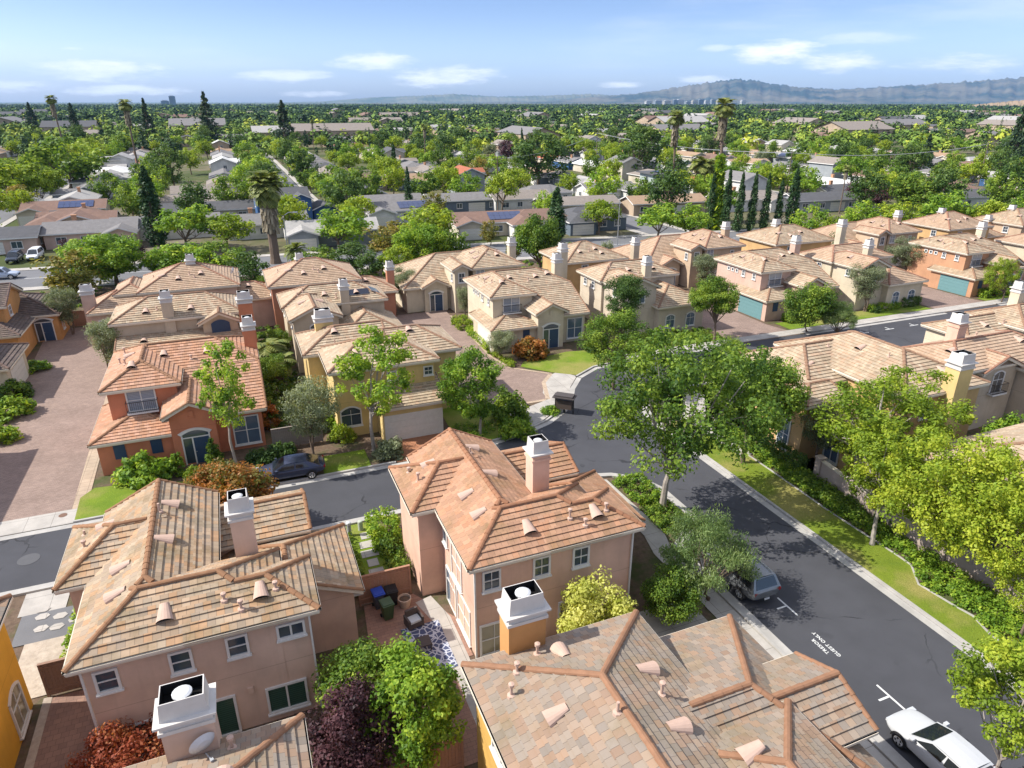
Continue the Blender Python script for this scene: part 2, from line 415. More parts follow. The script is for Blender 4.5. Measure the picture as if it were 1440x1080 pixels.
def fascia(mb, p, q, mid, gutter=True):
    """trim board under the eave, returning to the wall as a soffit"""
    d = q - p; d.z = 0; ln = d.length
    if ln < 1e-3: return
    n = Vector((-d.y, d.x, 0)).normalized()
    if (mid - p).dot(n) < 0: n = -n
    z = Vector((0, 0, 1))
    inn = n * .46
    mb.face([p - z * .24, q - z * .24, q + z * .012, p + z * .012], 0)
    mb.face([p - z * .24, q - z * .24, q - z * .24 + inn, p - z * .24 + inn], 0)
    if gutter:
        g = -n * .09
        mb.face([p + g - z * .11, q + g - z * .11, q + g + z * .0, p + g + z * .0], 0)
        mb.face([p - z * .11, q - z * .11, q + g - z * .11, p + g - z * .11], 0)
        mb.face([p + g, q + g, q + g - g * .18, p + g - g * .18], 0)
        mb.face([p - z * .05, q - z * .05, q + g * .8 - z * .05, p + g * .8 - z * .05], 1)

WINC = {}
def window_meshes(w, h, style):
    k = (w, h, style)
    if k in WINC: return WINC[k]
    f = MB(); t = .10; d = .075
    x0, x1 = -w / 2, w / 2; z0, z1 = -h / 2, h / 2
    pane = MB()
    if style == 'arch':
        n = 10; rise = min(.45, w * .22)
        arc = [(x0 + w * i / n, z1 - rise + rise * (1 - (2 * i / n - 1) ** 2)) for i in range(n + 1)]
        out = [(px * (1 + 2 * t / w), pz + t) for px, pz in arc]
        for i in range(n):
            (ax, az), (bx, bz), (cx, cz), (dx, dz2) = arc[i], arc[i + 1], out[i + 1], out[i]
            f.face([(ax, -d, az), (bx, -d, bz), (cx, -d, cz), (dx, -d, dz2)]); f.face([(dx, -d, dz2), (cx, -d, cz), (cx, .02, cz), (dx, .02, dz2)])
            f.face([(bx, -d, bz), (ax, -d, az), (ax, .02, az), (bx, .02, bz)])
        zt = z1 - rise
        pane.face([(x0, -.012, z0), (x1, -.012, z0)] + [(px, -.012, pz) for px, pz in arc[::-1]])
    else:
        zt = z1; pane.face([(x0, -.012, z0), (x1, -.012, z0), (x1, -.012, z1), (x0, -.012, z1)])
        f.box(x0 - t, -d, z1, x1 + t, .02, z1 + t)
    f.box(x0 - t, -d, z0, x0, .02, zt); f.box(x1, -d, z0, x1 + t, .02, zt)
    f.box(x0 - t, -d - .01, z0 - t, x1 + t, .02, z0)
    mu = .022
    if style in ('dh', 'dh1', 'arch', 'pair'):
        f.box(x0, -.05, -mu, x1, 0, mu) if style != 'arch' else f.box(x0, -.05, h * .1 - mu, x1, 0, h * .1 + mu)
    if style in ('slide', 'pair', 'arch', 'dh', 'triple'):
        ww = mu * (1.8 if style in ('pair', 'slide') else .7)
        f.box(-ww, -.046, z0, ww, 0, zt + (.1 if style == 'arch' else 0))
    if style == 'triple':
        for xx in (-w / 6, w / 6): f.box(xx - mu, -.047, z0, xx + mu, 0, z1)
        f.box(x0, -.05, h * .18 - mu, x1, 0, h * .18 + mu)
    s = MB(); s.box(x0 - t - .05, -d - .07, z0 - t - .07, x1 + t + .05, .02, z0 - t - .002)
    r = (f, pane, s, {})
    WINC[k] = r; return r
ROT = {'F': 0, 'L': -90, 'R': 90, 'B': 180}
def place(side, along, wc, z):
    return Vector((along, wc, z)) if side in 'FB' else Vector((wc, along, z))
def add_window(root, side, along, wc, z, w, h, style='dh', glass='glass', sill=True, name='window'):
    f, pane, s, cache = window_meshes(w, h, style)
    if 'f' not in cache: cache['f'] = f.mesh('window', M['white']); cache['s'] = s.mesh('sill', M['white'])
    if glass not in cache: cache[glass] = pane.mesh('pane', M[glass])
    o = bpy.data.objects.new(name, cache['f']); COL.objects.link(o); o.parent = root
    o.location = place(side, along, wc, z); o.rotation_euler = (0, 0, R(ROT[side]))
    p = bpy.data.objects.new('pane', cache[glass]); COL.objects.link(p); p.parent = o
    if sill:
        q = bpy.data.objects.new('sill', cache['s']); COL.objects.link(q); q.parent = o
    return o
def add_panel(root, name, side, along, wc, z0, w, h, mat, depth=.05, ribs=0, label=None, arch=False):
    mb = MB(); x0, x1 = -w / 2, w / 2
    if arch:
        n = 10; rise = w * .2
        pts = [(x0, z0), (x1, z0)] + [(x1 - w * i / n, z0 + h - rise + rise * (1 - (1 - 2 * i / n) ** 2)) for i in range(n + 1)]
        mb.face([(x, -depth, z) for x, z in pts])
    elif ribs:
        for i in range(ribs):
            za, zb = z0 + h * i / ribs, z0 + h * (i + 1) / ribs
            mb.box(x0, -depth, za + .012, x1, .02, zb - .012)
        mb.box(x0, -depth + .02, z0, x1, .015, z0 + h)
    else: mb.box(x0, -depth, z0, x1, .02, z0 + h)
    o = mb.build(name, mat, root); o.location = place(side, along, wc, 0); o.rotation_euler = (0, 0, R(ROT[side]))
    if label: o['label'] = label
    return o
def add_entry(root, side, along, wc, w=1.9, h=2.9, doorm='navy', sidelight=-1):
    """arched surround, transom glass, one door leaf with a side light"""
    n = 12; rise = .35
    def arc(wd, top): return [(-wd / 2 + wd * i / n, top - rise + rise * (1 - (2 * i / n - 1) ** 2)) for i in range(n + 1)]
    s = MB(); A = arc(w, h); B = arc(w + .36, h + .18)
    for i in range(n):
        s.face([(A[i][0], -.09, A[i][1]), (A[i + 1][0], -.09, A[i + 1][1]), (B[i + 1][0], -.09, B[i + 1][1]), (B[i][0], -.09, B[i][1])])
        s.face([(B[i][0], -.09, B[i][1]), (B[i + 1][0], -.09, B[i + 1][1]), (B[i + 1][0], .02, B[i + 1][1]), (B[i][0], .02, B[i][1])])
    for x in (-w / 2, w / 2 - .1): s.box(x, -.06, 0, x + .1, .02, h - rise)
    xm = -w / 2 + w * .38 if sidelight < 0 else w / 2 - w * .38
    s.box(xm - .05, -.058, 0, xm + .05, .02, 2.15); s.box(-w / 2 + .1, -.057, 2.15, w / 2 - .1, .02, 2.23)
    o = s.build('door_surround', M['white'], root); o.location = place(side, along, wc, 0); o.rotation_euler = (0, 0, R(ROT[side]))
    g = MB(); g.face([(-w / 2, -.015, .1), (w / 2, -.015, .1)] + [(x, -.015, z) for x, z in A[::-1]])
    go = g.build('transom_glass', M['glass'], o)
    d = MB(); x0, x1 = (xm + .05, w / 2 - .1) if sidelight < 0 else (-w / 2 + .1, xm - .05)
    d.box(x0, -.045, .03, x1, .02, 2.14)
    for zz in (.3, 1.2):
        d.box(x0 + .12, -.06, zz, x1 - .12, -.04, zz + .7)
    do = d.build('front_door', M[doorm], root); do.location = o.location; do.rotation_euler = o.rotation_euler
    hb = MB(); hx = x0 + .08 if sidelight < 0 else x1 - .08
    hb.lathe(hx, -.09, [(0, .98), (.035, 1.0), (.035, 1.05), (0, 1.07)], 8); hb.build('handle', M['metal'], do)
def add_chimney(root, a, b, zb, zt, w, d, wallm, capm='cap', base_flare=0.0):
    m = MB(); hw, hd = w / 2, d / 2; ht = zt - 1.12
    m.box(a - hw, b - hd, zb, a + hw, b + hd, ht)
    if base_flare: m.frustum(a, b, zb, zb + 2.2, hw + base_flare, hd + base_flare * .3, hw + .002, hd + .002)
    o = m.build('chimney', wallm, root)
    t = MB(); t.box(a - hw - .07, b - hd - .07, ht, a + hw + .07, b + hd + .07, ht + .13)
    t.box(a - hw - .012, b - hd - .012, ht + .13, a + hw + .012, b + hd + .012, ht + .38)
    t.build('chimney_band', wallm if capm == 'wall' else M[capm], o)
    c = MB(); z0 = ht + .38
    c.box(a - hw - .15, b - hd - .15, z0, a + hw + .15, b + hd + .15, z0 + .08)
    c.frustum(a, b, z0 + .08, zt, hw * .95, hd * .95, hw * .86, hd * .86, 0, top=False)
    k = .035
    P = [(-1, -1), (1, -1), (1, 1), (-1, 1)]
    for i in range(4):
        (x0, y0), (x1, y1) = P[i], P[(i + 1) % 4]
        O = lambda x, y, s, z: (a + x * (hw * .86 - s), b + y * (hd * .86 - s), z)
        c.face([O(x0, y0, 0, zt), O(x1, y1, 0, zt), O(x1, y1, k, zt), O(x0, y0, k, zt)])
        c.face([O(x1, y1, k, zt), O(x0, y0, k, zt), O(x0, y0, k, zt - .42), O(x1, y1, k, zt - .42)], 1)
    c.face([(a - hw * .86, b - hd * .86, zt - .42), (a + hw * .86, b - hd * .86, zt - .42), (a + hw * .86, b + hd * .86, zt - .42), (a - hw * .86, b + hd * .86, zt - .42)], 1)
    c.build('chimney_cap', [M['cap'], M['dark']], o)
    r = min(.3, hw * .5); f = MB(); f.lathe(a, b, [(r * .6, zt - .42), (r * .6, zt - .16), (r, zt - .15), (r, zt - .1), (r * .7, zt - .06), (0, zt - .045)], 16)
    f.build('flue_cap', M['lightgrey'], o)
    return o
def add_roof_vent(roof, p, n, up, mat):
    """half-round dormer vent lying on the slope, mouth downhill"""
    e = up.cross(n).normalized(); mb = MB(); r = .34; L_ = .8; k = 8
    A = [p + e * (r * math.cos(t)) + n * (r * .85 * math.sin(t)) for t in [math.pi * i / k for i in range(k + 1)]]
    B = [p + up * L_ + e * (r * .5 * math.cos(t)) + n * (.03 + .05 * math.sin(t)) for t in [math.pi * i / k for i in range(k + 1)]]
    for i in range(k): mb.face([A[i], A[i + 1], B[i + 1], B[i]], 0, smooth=True)
    C_ = [p + up * .05 + e * (r * .86 * math.cos(t)) + n * (r * .74 * math.sin(t)) for t in [math.pi * i / k for i in range(k + 1)]]
    for i in range(k): mb.face([A[i], C_[i], C_[i + 1], A[i + 1]], 0)
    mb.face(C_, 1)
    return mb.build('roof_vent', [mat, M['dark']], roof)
def roof_point(wings, a, b):
    """height, normal and up-slope vector of the topmost roof plane over (a, b)"""
    best = None
    for w in wings:
        a0, b0, a1, b1, e, sl, axis, e0, e1 = w[:9]
        if not (a0 <= a <= a1 and b0 <= b <= b1): continue
        if axis == 's': c = [(b - b0, (0, 1))]
        else:
            if axis == 'a':
                c = [(b - b0, (0, 1)), (b1 - b, (0, -1))] + ([(a - a0, (1, 0))] if e0 == 'h' else []) + ([(a1 - a, (-1, 0))] if e1 == 'h' else [])
            else:
                c = [(a - a0, (1, 0)), (a1 - a, (-1, 0))] + ([(b - b0, (0, 1))] if e0 == 'h' else []) + ([(b1 - b, (0, -1))] if e1 == 'h' else [])
        dmin, d = min(c); z = e + dmin * sl
        if best is None or z > best[0]:
            up = Vector((d[0], d[1], sl)).normalized(); n = Vector((-d[0] * sl, -d[1] * sl, 1)).normalized()
            best = (z, n, up)
    return best
def mirror_w(w):
    a0, b0, a1, b1, e, sl, ax, e0, e1 = w
    return (-a1, b0, -a0, b1, e, sl, ax, e1, e0) if ax in 'as' else (-a1, b0, -a0, b1, e, sl, ax, e0, e1)
def townhouse(label, u, v, wings, feats, wallm, tilem, flip=False, mirror=False, trim='cream', vents=(), pipes=(), name='townhouse', cat='house', group=None):
    if mirror:
        wings = [mirror_w(w) for w in wings]
        nf = []
        for f in feats:
            f = list(f)
            if f[0] in ('win', 'panel', 'entry', 'lampw'):
                i = 2 if f[0] == 'panel' else 1
                if f[i] in 'LR': f[i] = 'R' if f[i] == 'L' else 'L'; f[i + 2] = -f[i + 2]
                else: f[i + 1] = -f[i + 1]
            elif f[0] in ('chim', 'rail', 'gvent', 'pipe', 'dish'): f[1] = -f[1]
            elif f[0] == 'solar': f[1] = -f[1]
            nf.append(tuple(f))
        feats = nf; vents = [(-a, b) for a, b in vents]; pipes = [(-a, b) for a, b in pipes]
    root = empty(name, label, cat, UVW(u, v), TH + (math.pi if flip else 0), group)
    wall, tile, ridge, fas = MB(), MB(), MB(), MB()
    for i, w in enumerate(wings): CUR[0], CUR[1] = wings, i; wing_roof(w, i, tile, ridge, fas, wall)
    wall.build('wall', wallm, root)
    roof = tile.build('roof', tilem, root)
    ridge.build('ridge_tiles', M['ridge_' + tilem.name], roof)
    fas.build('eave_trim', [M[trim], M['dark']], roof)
    for a, b in vents:
        r = roof_point(wings, a, b)
        if r: add_roof_vent(roof, Vector((a, b, r[0] + .03)), r[1], r[2], M['vent'])
    for a, b in pipes:
        r = roof_point(wings, a, b)
        if r:
            mb = MB(); hh = random.uniform(.25, .5)
            mb.lathe(a, b, [(.16, r[0] - .05), (.15, r[0] + .07), (.055, r[0] + .1), (.055, r[0] + hh), (0, r[0] + hh)], 8)
            if random.random() < .5: mb.lathe(a, b, [(.11, r[0] + hh), (.11, r[0] + hh + .1), (0, r[0] + hh + .13)], 8)
            mb.build('vent_pipe', M['vent'], roof)
    for f in feats:
        k = f[0]
        if k == 'win': add_window(root, *f[1:])
        elif k == 'panel': add_panel(root, *f[1:])
        elif k == 'entry': add_entry(root, *f[1:])
        elif k == 'chim': add_chimney(root, *f[1:])
        elif k == 'rail':                             # balcony railing in front of a window: a, b(front), z0, width
            a, b, z0, w = f[1:]
            mb = MB(); mb.box(a - w / 2, b - .5, z0 - .12, a + w / 2, b, z0)
            sl = mb.build('balcony_ledge', M['white'], root)
            mb = MB()
            for zz in (.05, .8): mb.box(a - w / 2, b - .46, z0 + zz, a + w / 2, b - .42, z0 + zz + .04)
            n = int(w / .13)
            for i in range(n + 1): x = a - w / 2 + w * i / n; mb.box(x - .01, b - .45, z0, x + .01, b - .43, z0 + .8)
            for x in (a - w / 2, a + w / 2): mb.box(x - .02, b - .455, z0 + .055, x + .02, b, z0 + .085); mb.box(x - .02, b - .455, z0 + .805, x + .02, b, z0 + .835)
            mb.build('railing', M['black'], sl)
        elif k == 'gvent':                            # small plaque / vent in a gable
            a, b, z = f[1:]
            mb = MB(); mb.box(a - .16, b - .05, z, a + .16, b, z + .45); mb.box(a - .24, b - .07, z - .07, a + .24, b, z)
            mb.build('gable_vent', wallm, root)
        elif k == 'pipe':                             # downpipe: a, b, z top
            a, b, z = f[1:]
            mb = MB(); mb.box(a - .04, b - .04, .05, a + .04, b + .04, z); mb.build('downpipe', M['white'], root)
        elif k == 'solar':                            # panels on the slope: a0, a1, b-list, mat
            a, b, na, nb, mt = f[1:]
            r = roof_point(wings, a, b)
            if r:
                z, n, up = r; e = up.cross(n).normalized(); P0 = Vector((a, b, z)) + n * .12
                mb = MB()
                for i in range(na):
                    for j in range(nb):
                        q = P0 + e * ((i - na / 2) * 1.02) + up * (j * 1.0)
                        c4 = [q, q + e * 1.0, q + e * 1.0 + up * .98, q + up * .98]
                        mb.face([p for p in c4]); mb.face([p - n * .05 for p in c4][::-1])
                        for t in range(4): mb.face([c4[t] - n * .05, c4[(t + 1) % 4] - n * .05, c4[(t + 1) % 4], c4[t]], 1)
                mb.build('solar_panels', [M[mt], M['metal']], roof)
    return root
# roof tile palettes
def roofset(name, cols, rcol, lichen=.35, lich=(.20, .17, .115)):
    M[name] = tiles(name, cols, lichen, lich); M['ridge_' + name] = plain('ridge_' + name, rcol, .85, .2, 0, .3, 3)
roofset('tile_mauve', [(0.383, 0.261, 0.163), (0.335, 0.244, 0.163), (0.411, 0.300, 0.200), (0.308, 0.237, 0.171), (0.404, 0.251, 0.144), (0.363, 0.282, 0.197)], (0.257, 0.137, 0.073), .85, (0.166, 0.124, 0.058))
roofset('tile_pink', [(0.408, 0.217, 0.126), (0.381, 0.220, 0.138), (0.422, 0.242, 0.149), (0.360, 0.206, 0.129), (0.401, 0.231, 0.142)], (0.274, 0.133, 0.073), .75, (0.183, 0.124, 0.054))
roofset('tile_multi', [(0.293, 0.218, 0.160), (0.262, 0.215, 0.171), (0.301, 0.204, 0.138), (0.279, 0.224, 0.173), (0.248, 0.207, 0.168), (0.301, 0.224, 0.160), (0.281, 0.193, 0.136)], (0.257, 0.137, 0.079), .6, (0.178, 0.141, 0.071))
roofset('tile_orange', [(0.448, 0.241, 0.145), (0.423, 0.249, 0.162), (0.473, 0.274, 0.183), (0.407, 0.224, 0.137)], (0.249, 0.137, 0.079), .4, (0.199, 0.141, 0.075))
roofset('tile_tan', [(0.432, 0.337, 0.230), (0.405, 0.309, 0.210), (0.446, 0.358, 0.253), (0.384, 0.294, 0.204), (0.419, 0.294, 0.196)], (0.249, 0.149, 0.095), .45, (0.199, 0.149, 0.095))
roofset('tile_rose', [(0.427, 0.303, 0.205), (0.441, 0.321, 0.221), (0.406, 0.282, 0.188), (0.433, 0.303, 0.208)], (0.274, 0.145, 0.095), .35)
roofset('tile_dark', [(0.129, 0.100, 0.083), (0.149, 0.112, 0.095), (0.112, 0.087, 0.079)], (0.133, 0.091, 0.075), .2)
def st(name, c): M[name] = stucco(name, c); return M[name]
st('w_mauve', (.60, .425, .325)); st('w_pink', (.64, .415, .31)); st('w_ochre', (.60, .365, .105)); st('w_yellow', (.66, .36, .05))
st('w_salmon', (.54, .205, .11)); st('w_straw', (.62, .46, .20)); st('w_beige', (.50, .41, .30)); st('w_cream', (.57, .49, .36))
st('w_orange', (.55, .28, .105)); st('w_amber', (.54, .35, .165)); st('w_blush', (.53, .37, .29)); st('w_tan', (.50, .375, .26)); st('w_terracotta', (.48, .265, .155))
st('w_red', (.44, .20, .125)); st('w_sand', (.53, .45, .35))
# ---- the two mauve and pink houses with their backs to us (same plan)
def plan_rear(): return [(0, 0, 7.9, 4.9, 5.6, .5, 'a', 'h', 'h'), (.02, .4, 5.3, 11.4, 5.6, .5, 'b', 'h', 'g'), (-1.25, 5.4, 3.2, 10.5, 5.6, .46, 'a', 'h', 'g'),
    (4.0, 0, 9.15, 3.8, 5.6, .48, 'a', 'g', 'h'), (4.9, 3.3, 11.4, 9.2, 3.35, .45, 'b', 'g', 'h'), (4.6, 8.0, 9.6, 12.2, 4.3, .45, 'a', 'g', 'g')]
rear_vents = [(1.2, 3.0), (1.2, 4.9), (3.5, 6.0), (3.6, 9.2), (3.4, .9), (7.0, .9), (0.2, 8.6)]
rear_pipes = [(-.5, 8.9), (-.3, 7.6), (2.9, 8.3), (5.6, 1.2), (6.2, .7), (7.6, 1.2)]
townhouse('mauve two storey house with mottled tan tile roof, satellite chimney in front, lower left', -8.1, 23.9, plan_rear(), [
    ('win', 'F', 1.13, .38, 4.45, .66, .86, 'dh1'), ('win', 'F', 3.73, .38, 4.45, .66, .86, 'dh1'), ('win', 'F', 5.83, .38, 4.5, .66, .86, 'dh1'), ('win', 'F', 7.94, .38, 4.62, .95, .55, 'slide'),
    ('win', 'F', 7.4, .38, 1.15, 1.5, 1.25, 'slide', 'green_blinds'), ('win', 'F', 4.9, .38, 1.0, .75, 1.9, 'plain', 'green_blinds'), ('win', 'F', 2.3, .38, 1.1, 1.5, 1.6, 'dh1', 'green_blinds'),
    ('chim', 6.55, 5.2, 5.2, 8.75, .95, .95, M['w_mauve']), ('pipe', 8.72, .33, 5.4), ('pipe', .36, .32, 5.4), ('panel', 'meter_box', 'F', 6.0, .38, 1.9, .22, .3, M['w_mauve'], .1)],
    M['w_mauve'], M['tile_mauve'], vents=rear_vents, pipes=rear_pipes)
townhouse('pink two storey house with a terracotta tile roof, lower centre', 7.6, 23.95, plan_rear(), [
    ('win', 'F', 1.2, .38, 4.45, .72, .95), ('win', 'F', 3.75, .38, 4.5, .72, .95), ('win', 'F', 5.85, .38, 4.5, .72, .95),
    ('win', 'F', 1.3, .38, 1.0, 1.3, 1.7, 'dh', 'tan_glass'), ('win', 'F', 5.4, .38, 1.0, 1.2, 1.9, 'plain', 'tan_glass'),
    ('win', 'L', 3.2, .40, 3.6, 1.5, 2.1, 'pair'), ('win', 'L', 5.05, .40, 4.4, .5, 1.5, 'dh'), ('win', 'L', 4.3, .40, 1.05, 1.5, 2.1, 'triple', 'glass_sky', False), ('win', 'L', 2.2, .40, 1.15, 1.9, 1.9, 'pair'),
    ('chim', 5.6, 5.1, 5.2, 8.75, .95, .95, M['w_pink'], 'wall'), ('pipe', 8.72, .33, 5.4), ('pipe', .36, .32, 5.4)],
    M['w_pink'], M['tile_pink'], vents=rear_vents, pipes=rear_pipes)
# ---- the two nearest houses at the bottom edge, backs turned the other way
near_C = [(-7.5, 0, 0, 13, 5.6, .42, 'b', 'h', 'g'), (-12.1, .4, -5.6, 10, 4.2, .42, 'a', 'h', 'g'), (-12.45, 3.8, -7, 7.6, 5.0, .42, 'a', 'g', 'g'), (-9.9, 6.0, -5, 13, 5.75, .42, 'b', 'h', 'g')]
townhouse('ochre house with patchwork grey and pink tile roof, filling the bottom edge right of centre', 5.6, 18.8, near_C, [
    ('chim', -2.45, -.05, -.2, 8.25, 1.5, .95, M['w_orange']), ('win', 'R', 3.0, -.38, 4.4, 1.4, 1.2, 'slide'), ('win', 'R', 7.0, -.38, 4.4, 1.4, 1.2, 'slide')],
    M['w_ochre'], M['tile_multi'], flip=True, vents=[(-3.4, 1.1), (-1.6, 4.0), (-6.1, 3.4), (-6.5, 7.6), (-5.6, 6.0)], pipes=[(-1.5, 1.7), (-5.6, 4.6), (-3.5, 5.2), (-1.0, 2.4), (-2.6, 1.0)])
near_E = [(0, 0, 7.6, 13, 5.55, .42, 'b', 'h', 'g'), (6, 2, 10.6, 9, 5.55, .42, 'a', 'g', 'h')]
townhouse('tan roofed house at the bottom left edge with a white dish beside its chimney', -.2, 18.7, near_E, [
    ('chim', 3.35, .02, -.2, 8.1, 1.5, 1.0, M['w_mauve'])],
    M['w_mauve'], M['tile_multi'], flip=True, vents=[(2.4, 2.2), (5.4, 1.2)], pipes=[(2.2, .8), (4.6, 2.6)])
townhouse('bright yellow house at the left edge beside a wooden gate', -11.0, 18.0, [(-8.5, -1, 0, 11.6, 5.6, .45, 'b', 'g', 'h')], [
    ('win', 'R', 9.8, -.38, 1.3, 1.3, 1.9, 'arch', 'tan_glass')], M['w_yellow'], M['tile_multi'])
# ---- plan with a garage wing, an arched entry gable and a lean-to roof
def plan_entry(): return [(0, 0, 6.2, 7.3, 2.65, .32, 'b', 'h', 'g'), (.9, 2.55, 6.3, 11.9, 5.55, .45, 'b', 'h', 'h'), (3.75, 5.7, 12.0, 12.0, 5.55, .41, 'a', 'g', 'h'),
    (5.7, .7, 12.0, 5.75, 3.27, .45, 's', 'g', 'g'), (4.9, -.55, 8.75, 5.6, 4.1, .5, 'b', 'g', 'g')]
def feats_entry(doorm='navy', gar='teal', wallm=None, chim=True):
    f = [('entry', 'F', 6.85, -.13, 1.95, 2.75, doorm), ('win', 'F', 10.35, 1.1, 1.55, 1.75, 2.2, 'pair', 'glass_sky'), ('win', 'F', 3.45, 2.94, 4.5, 1.8, 1.6, 'pair', 'blinds'),
         ('rail', 3.45, 2.93, 3.66, 2.1), ('panel', 'shutter', 'F', 1.75, .38, 1.15, .75, 1.35, M['navy'], .06), ('panel', 'shutter', 'F', 4.15, .38, 1.15, .75, 1.35, M['navy'], .06),
         ('gvent', 6.82, -.16, 3.85), ('panel', 'garage_door', 'L', 3.2, .38, .0, 4.3, 2.2, M[gar], .03, 5)]
    for b in (7.5, 8.3, 9.1): f.append(('win', 'L', b, 1.29, 4.75, .32, .32, 'plain', 'glass', False))
    f += [('win', 'L', 6.2, 1.29, 4.7, .42, .6), ('win', 'L', 4.2, 1.29, 4.7, .42, .6)]
    if chim: f.append(('chim', 11.6, 8.7, 3, 8.4, .95, .95, wallm))
    return f
ev = [(3.0, 4.5), (5.0, 7.2), (8.2, 7.0), (2.2, 8.2), (9.8, 7.3)]; ep = [(2.4, 6.2), (1.9, 7.2), (2.0, 9.6), (7.0, 6.6)]
townhouse('salmon red house with blue front door, balcony railing and two blue shutters, left', -11.6, 50.6, plan_entry(), feats_entry('navy', 'teal', M['w_salmon']), M['w_salmon'], M['tile_orange'], vents=ev, pipes=ep)
townhouse('beige grey house with arched entry and navy front door behind the red shrub, centre', 23.6, 64.2, plan_entry(), feats_entry('navy', 'garage_white', M['w_cream']), M['w_cream'], M['tile_tan'], vents=ev, pipes=ep)
townhouse('blush pink house with a row of tiny windows and teal garage door, right of centre', 58.6, 62.7, plan_entry(), feats_entry('navy', 'teal', M['w_blush']), M['w_blush'], M['tile_tan'], vents=ev, pipes=ep)
townhouse('terracotta orange house with a teal garage door, far right behind the court', 92.7, 61.0, plan_entry(), feats_entry('navy', 'teal', M['w_cream']), M['w_terracotta'], M['tile_tan'], vents=ev, pipes=ep)
# ---- straw yellow garage house
townhouse('straw yellow house with a wide white garage door facing the side street', 4.6, 48.4, [(.55, 1.9, 9.4, 8.2, 5.75, .45, 'a', 'h', 'h'), (-.75, 7.1, 6.5, 13.3, 5.6, .42, 'a', 'h', 'g'), (6.0, 4.2, 12.0, 10.8, 5.6, .42, 'a', 'g', 'h'), (3.7, -.25, 9.35, 3.4, 3.0, .3, 's', 'g', 'g')], [
    ('panel', 'garage_door', 'F', 6.6, .16, 0, 4.75, 2.25, M['garage_white'], .03, 4), ('win', 'F', 2.0, 2.28, 1.75, 1.5, 1.55, 'arch', 'glass'), ('win', 'F', 5.5, 2.28, 4.75, .62, .62, 'dh'), ('win', 'F', 8.5, 2.28, 4.75, .62, .62, 'dh'),
    ('chim', 1.6, 11.5, 5, 8.2, 1.5, .9, M['w_straw'])], M['w_straw'], M['tile_tan'], vents=[(3.0, 3.3), (6.5, 3.2), (2.2, 9.2), (8.2, 6.8)], pipes=[(2.0, 8.0), (4.5, 6.5), (7.2, 7.0)])
# ---- plan with an arched dormer window in a small cross gable
def plan_dormer(): return [(0, 4.2, 10.9, 10.4, 5.55, .45, 'a', 'h', 'h'), (.3, -.3, 5.4, 7.5, 5.5, .45, 'b', 'g', 'h'), (4.6, -1.2, 11.6, 6.6, 3.3, .45, 'b', 'h', 'g')]
def feats_dormer(wallm, gl='glass'): return [('win', 'F', 2.85, .09, 4.3, 1.2, 1.1, 'arch', gl, False), ('chim', 6.4, 4.6, 4.2, 8.0, .9, .9, wallm), ('win', 'L', 6.6, .38, 4.6, .6, .7), ('win', 'L', 8.6, .38, 4.6, .6, .7), ('win', 'L', 2.0, .69, 4.6, .6, .7), ('win', 'F', 9.4, -.8, 1.4, 1.1, 1.5, 'arch', 'glass_sky'), ('win', 'F', 6.6, -.8, 1.4, 1.1, 1.5, 'arch', 'glass_sky')]
dv = [(4.5, 5.4), (7.8, 5.3), (1.6, 3.2), (3.9, 3.0)]; dp = [(1.8, 5.9), (2.4, 6.4), (5.6, 5.0)]
townhouse('beige house behind the salmon one, with a navy arched dormer window', -12.0, 66.5, [(-.2, 4.6, 11.8, 11.4, 5.6, .45, 'a', 'h', 'h'), (.2, .6, 11.6, 5.1, 3.2, .24, 's', 'g', 'g'), (7.5, 3.5, 11.5, 10, 5.05, .5, 'b', 'g', 'h')],
    [('panel', 'shutter', 'F', 9.5, 3.885, 3.95, 1.7, 1.3, M['navy'], .06, 0, None, True), ('chim', 5.0, 5.2, 3.6, 8.3, .95, .95, M['w_beige']), ('chim', 12.0, 2.5, .0, 8.2, 1.3, .95, M['w_salmon'])], M['w_beige'], M['tile_tan'], vents=[(3, 5.6), (7.0, 5.5), (2.6, 3.4)], pipes=[(4, 6)])
townhouse('beige house with dark solar panels on its tile roof, behind the straw yellow house', 3.4, 66.6, plan_dormer(), feats_dormer(M['w_beige']) + [('solar', 7.6, 5.1, 3, 1, 'solar'), ('solar', 10.2, 6.2, 2, 1, 'solar')], M['w_beige'], M['tile_tan'], vents=dv, pipes=dp)
townhouse('white grey house with arched windows and chimney, partly behind the big street tree', 39.0, 64.6, plan_dormer(), feats_dormer(M['w_cream'], 'glass_sky'), M['w_sand'], M['tile_tan'], vents=dv, pipes=dp)
townhouse('cream house with a tall chimney between the blush pink and terracotta houses', 72.2, 62.4, plan_dormer(), feats_dormer(M['w_cream']), M['w_cream'], M['tile_rose'], vents=dv, pipes=dp)
# ---- plan with a long low roof, a turret window bay and an arched door at the end of a court
def plan_turret(): return [(0, 2.2, 15.4, 14, 3.2, .5, 'a', 'h', 'h'), (8.3, .2, 15.6, 9.5, 5.5, .45, 'b', 'h', 'h'), (5.7, -.2, 8.3, 5, 5.6, .5, 'b', 'g', 'g'), (2.2, 1.6, 6.0, 7, 3.25, .5, 'b', 'g', 'g')]
def feats_turret(wallm): return [('entry', 'F', 4.1, 2.0, 1.8, 2.6, 'navy'), ('win', 'F', 7.0, .2, 4.5, .7, 1.1), ('win', 'F', 9.6, .58, 4.6, 1.0, 1.2, 'pair', 'blinds'), ('win', 'L', 1.3, 6.1, 4.4, .5, .8), ('win', 'F', 13.5, .58, 4.5, .5, .6), ('chim', 15.9, 5.5, 0, 8.1, .95, .95, wallm), ('panel', 'garage_door', 'F', 11.6, .58, 0, 4.0, 2.2, M['garage_white'], .03, 4)]
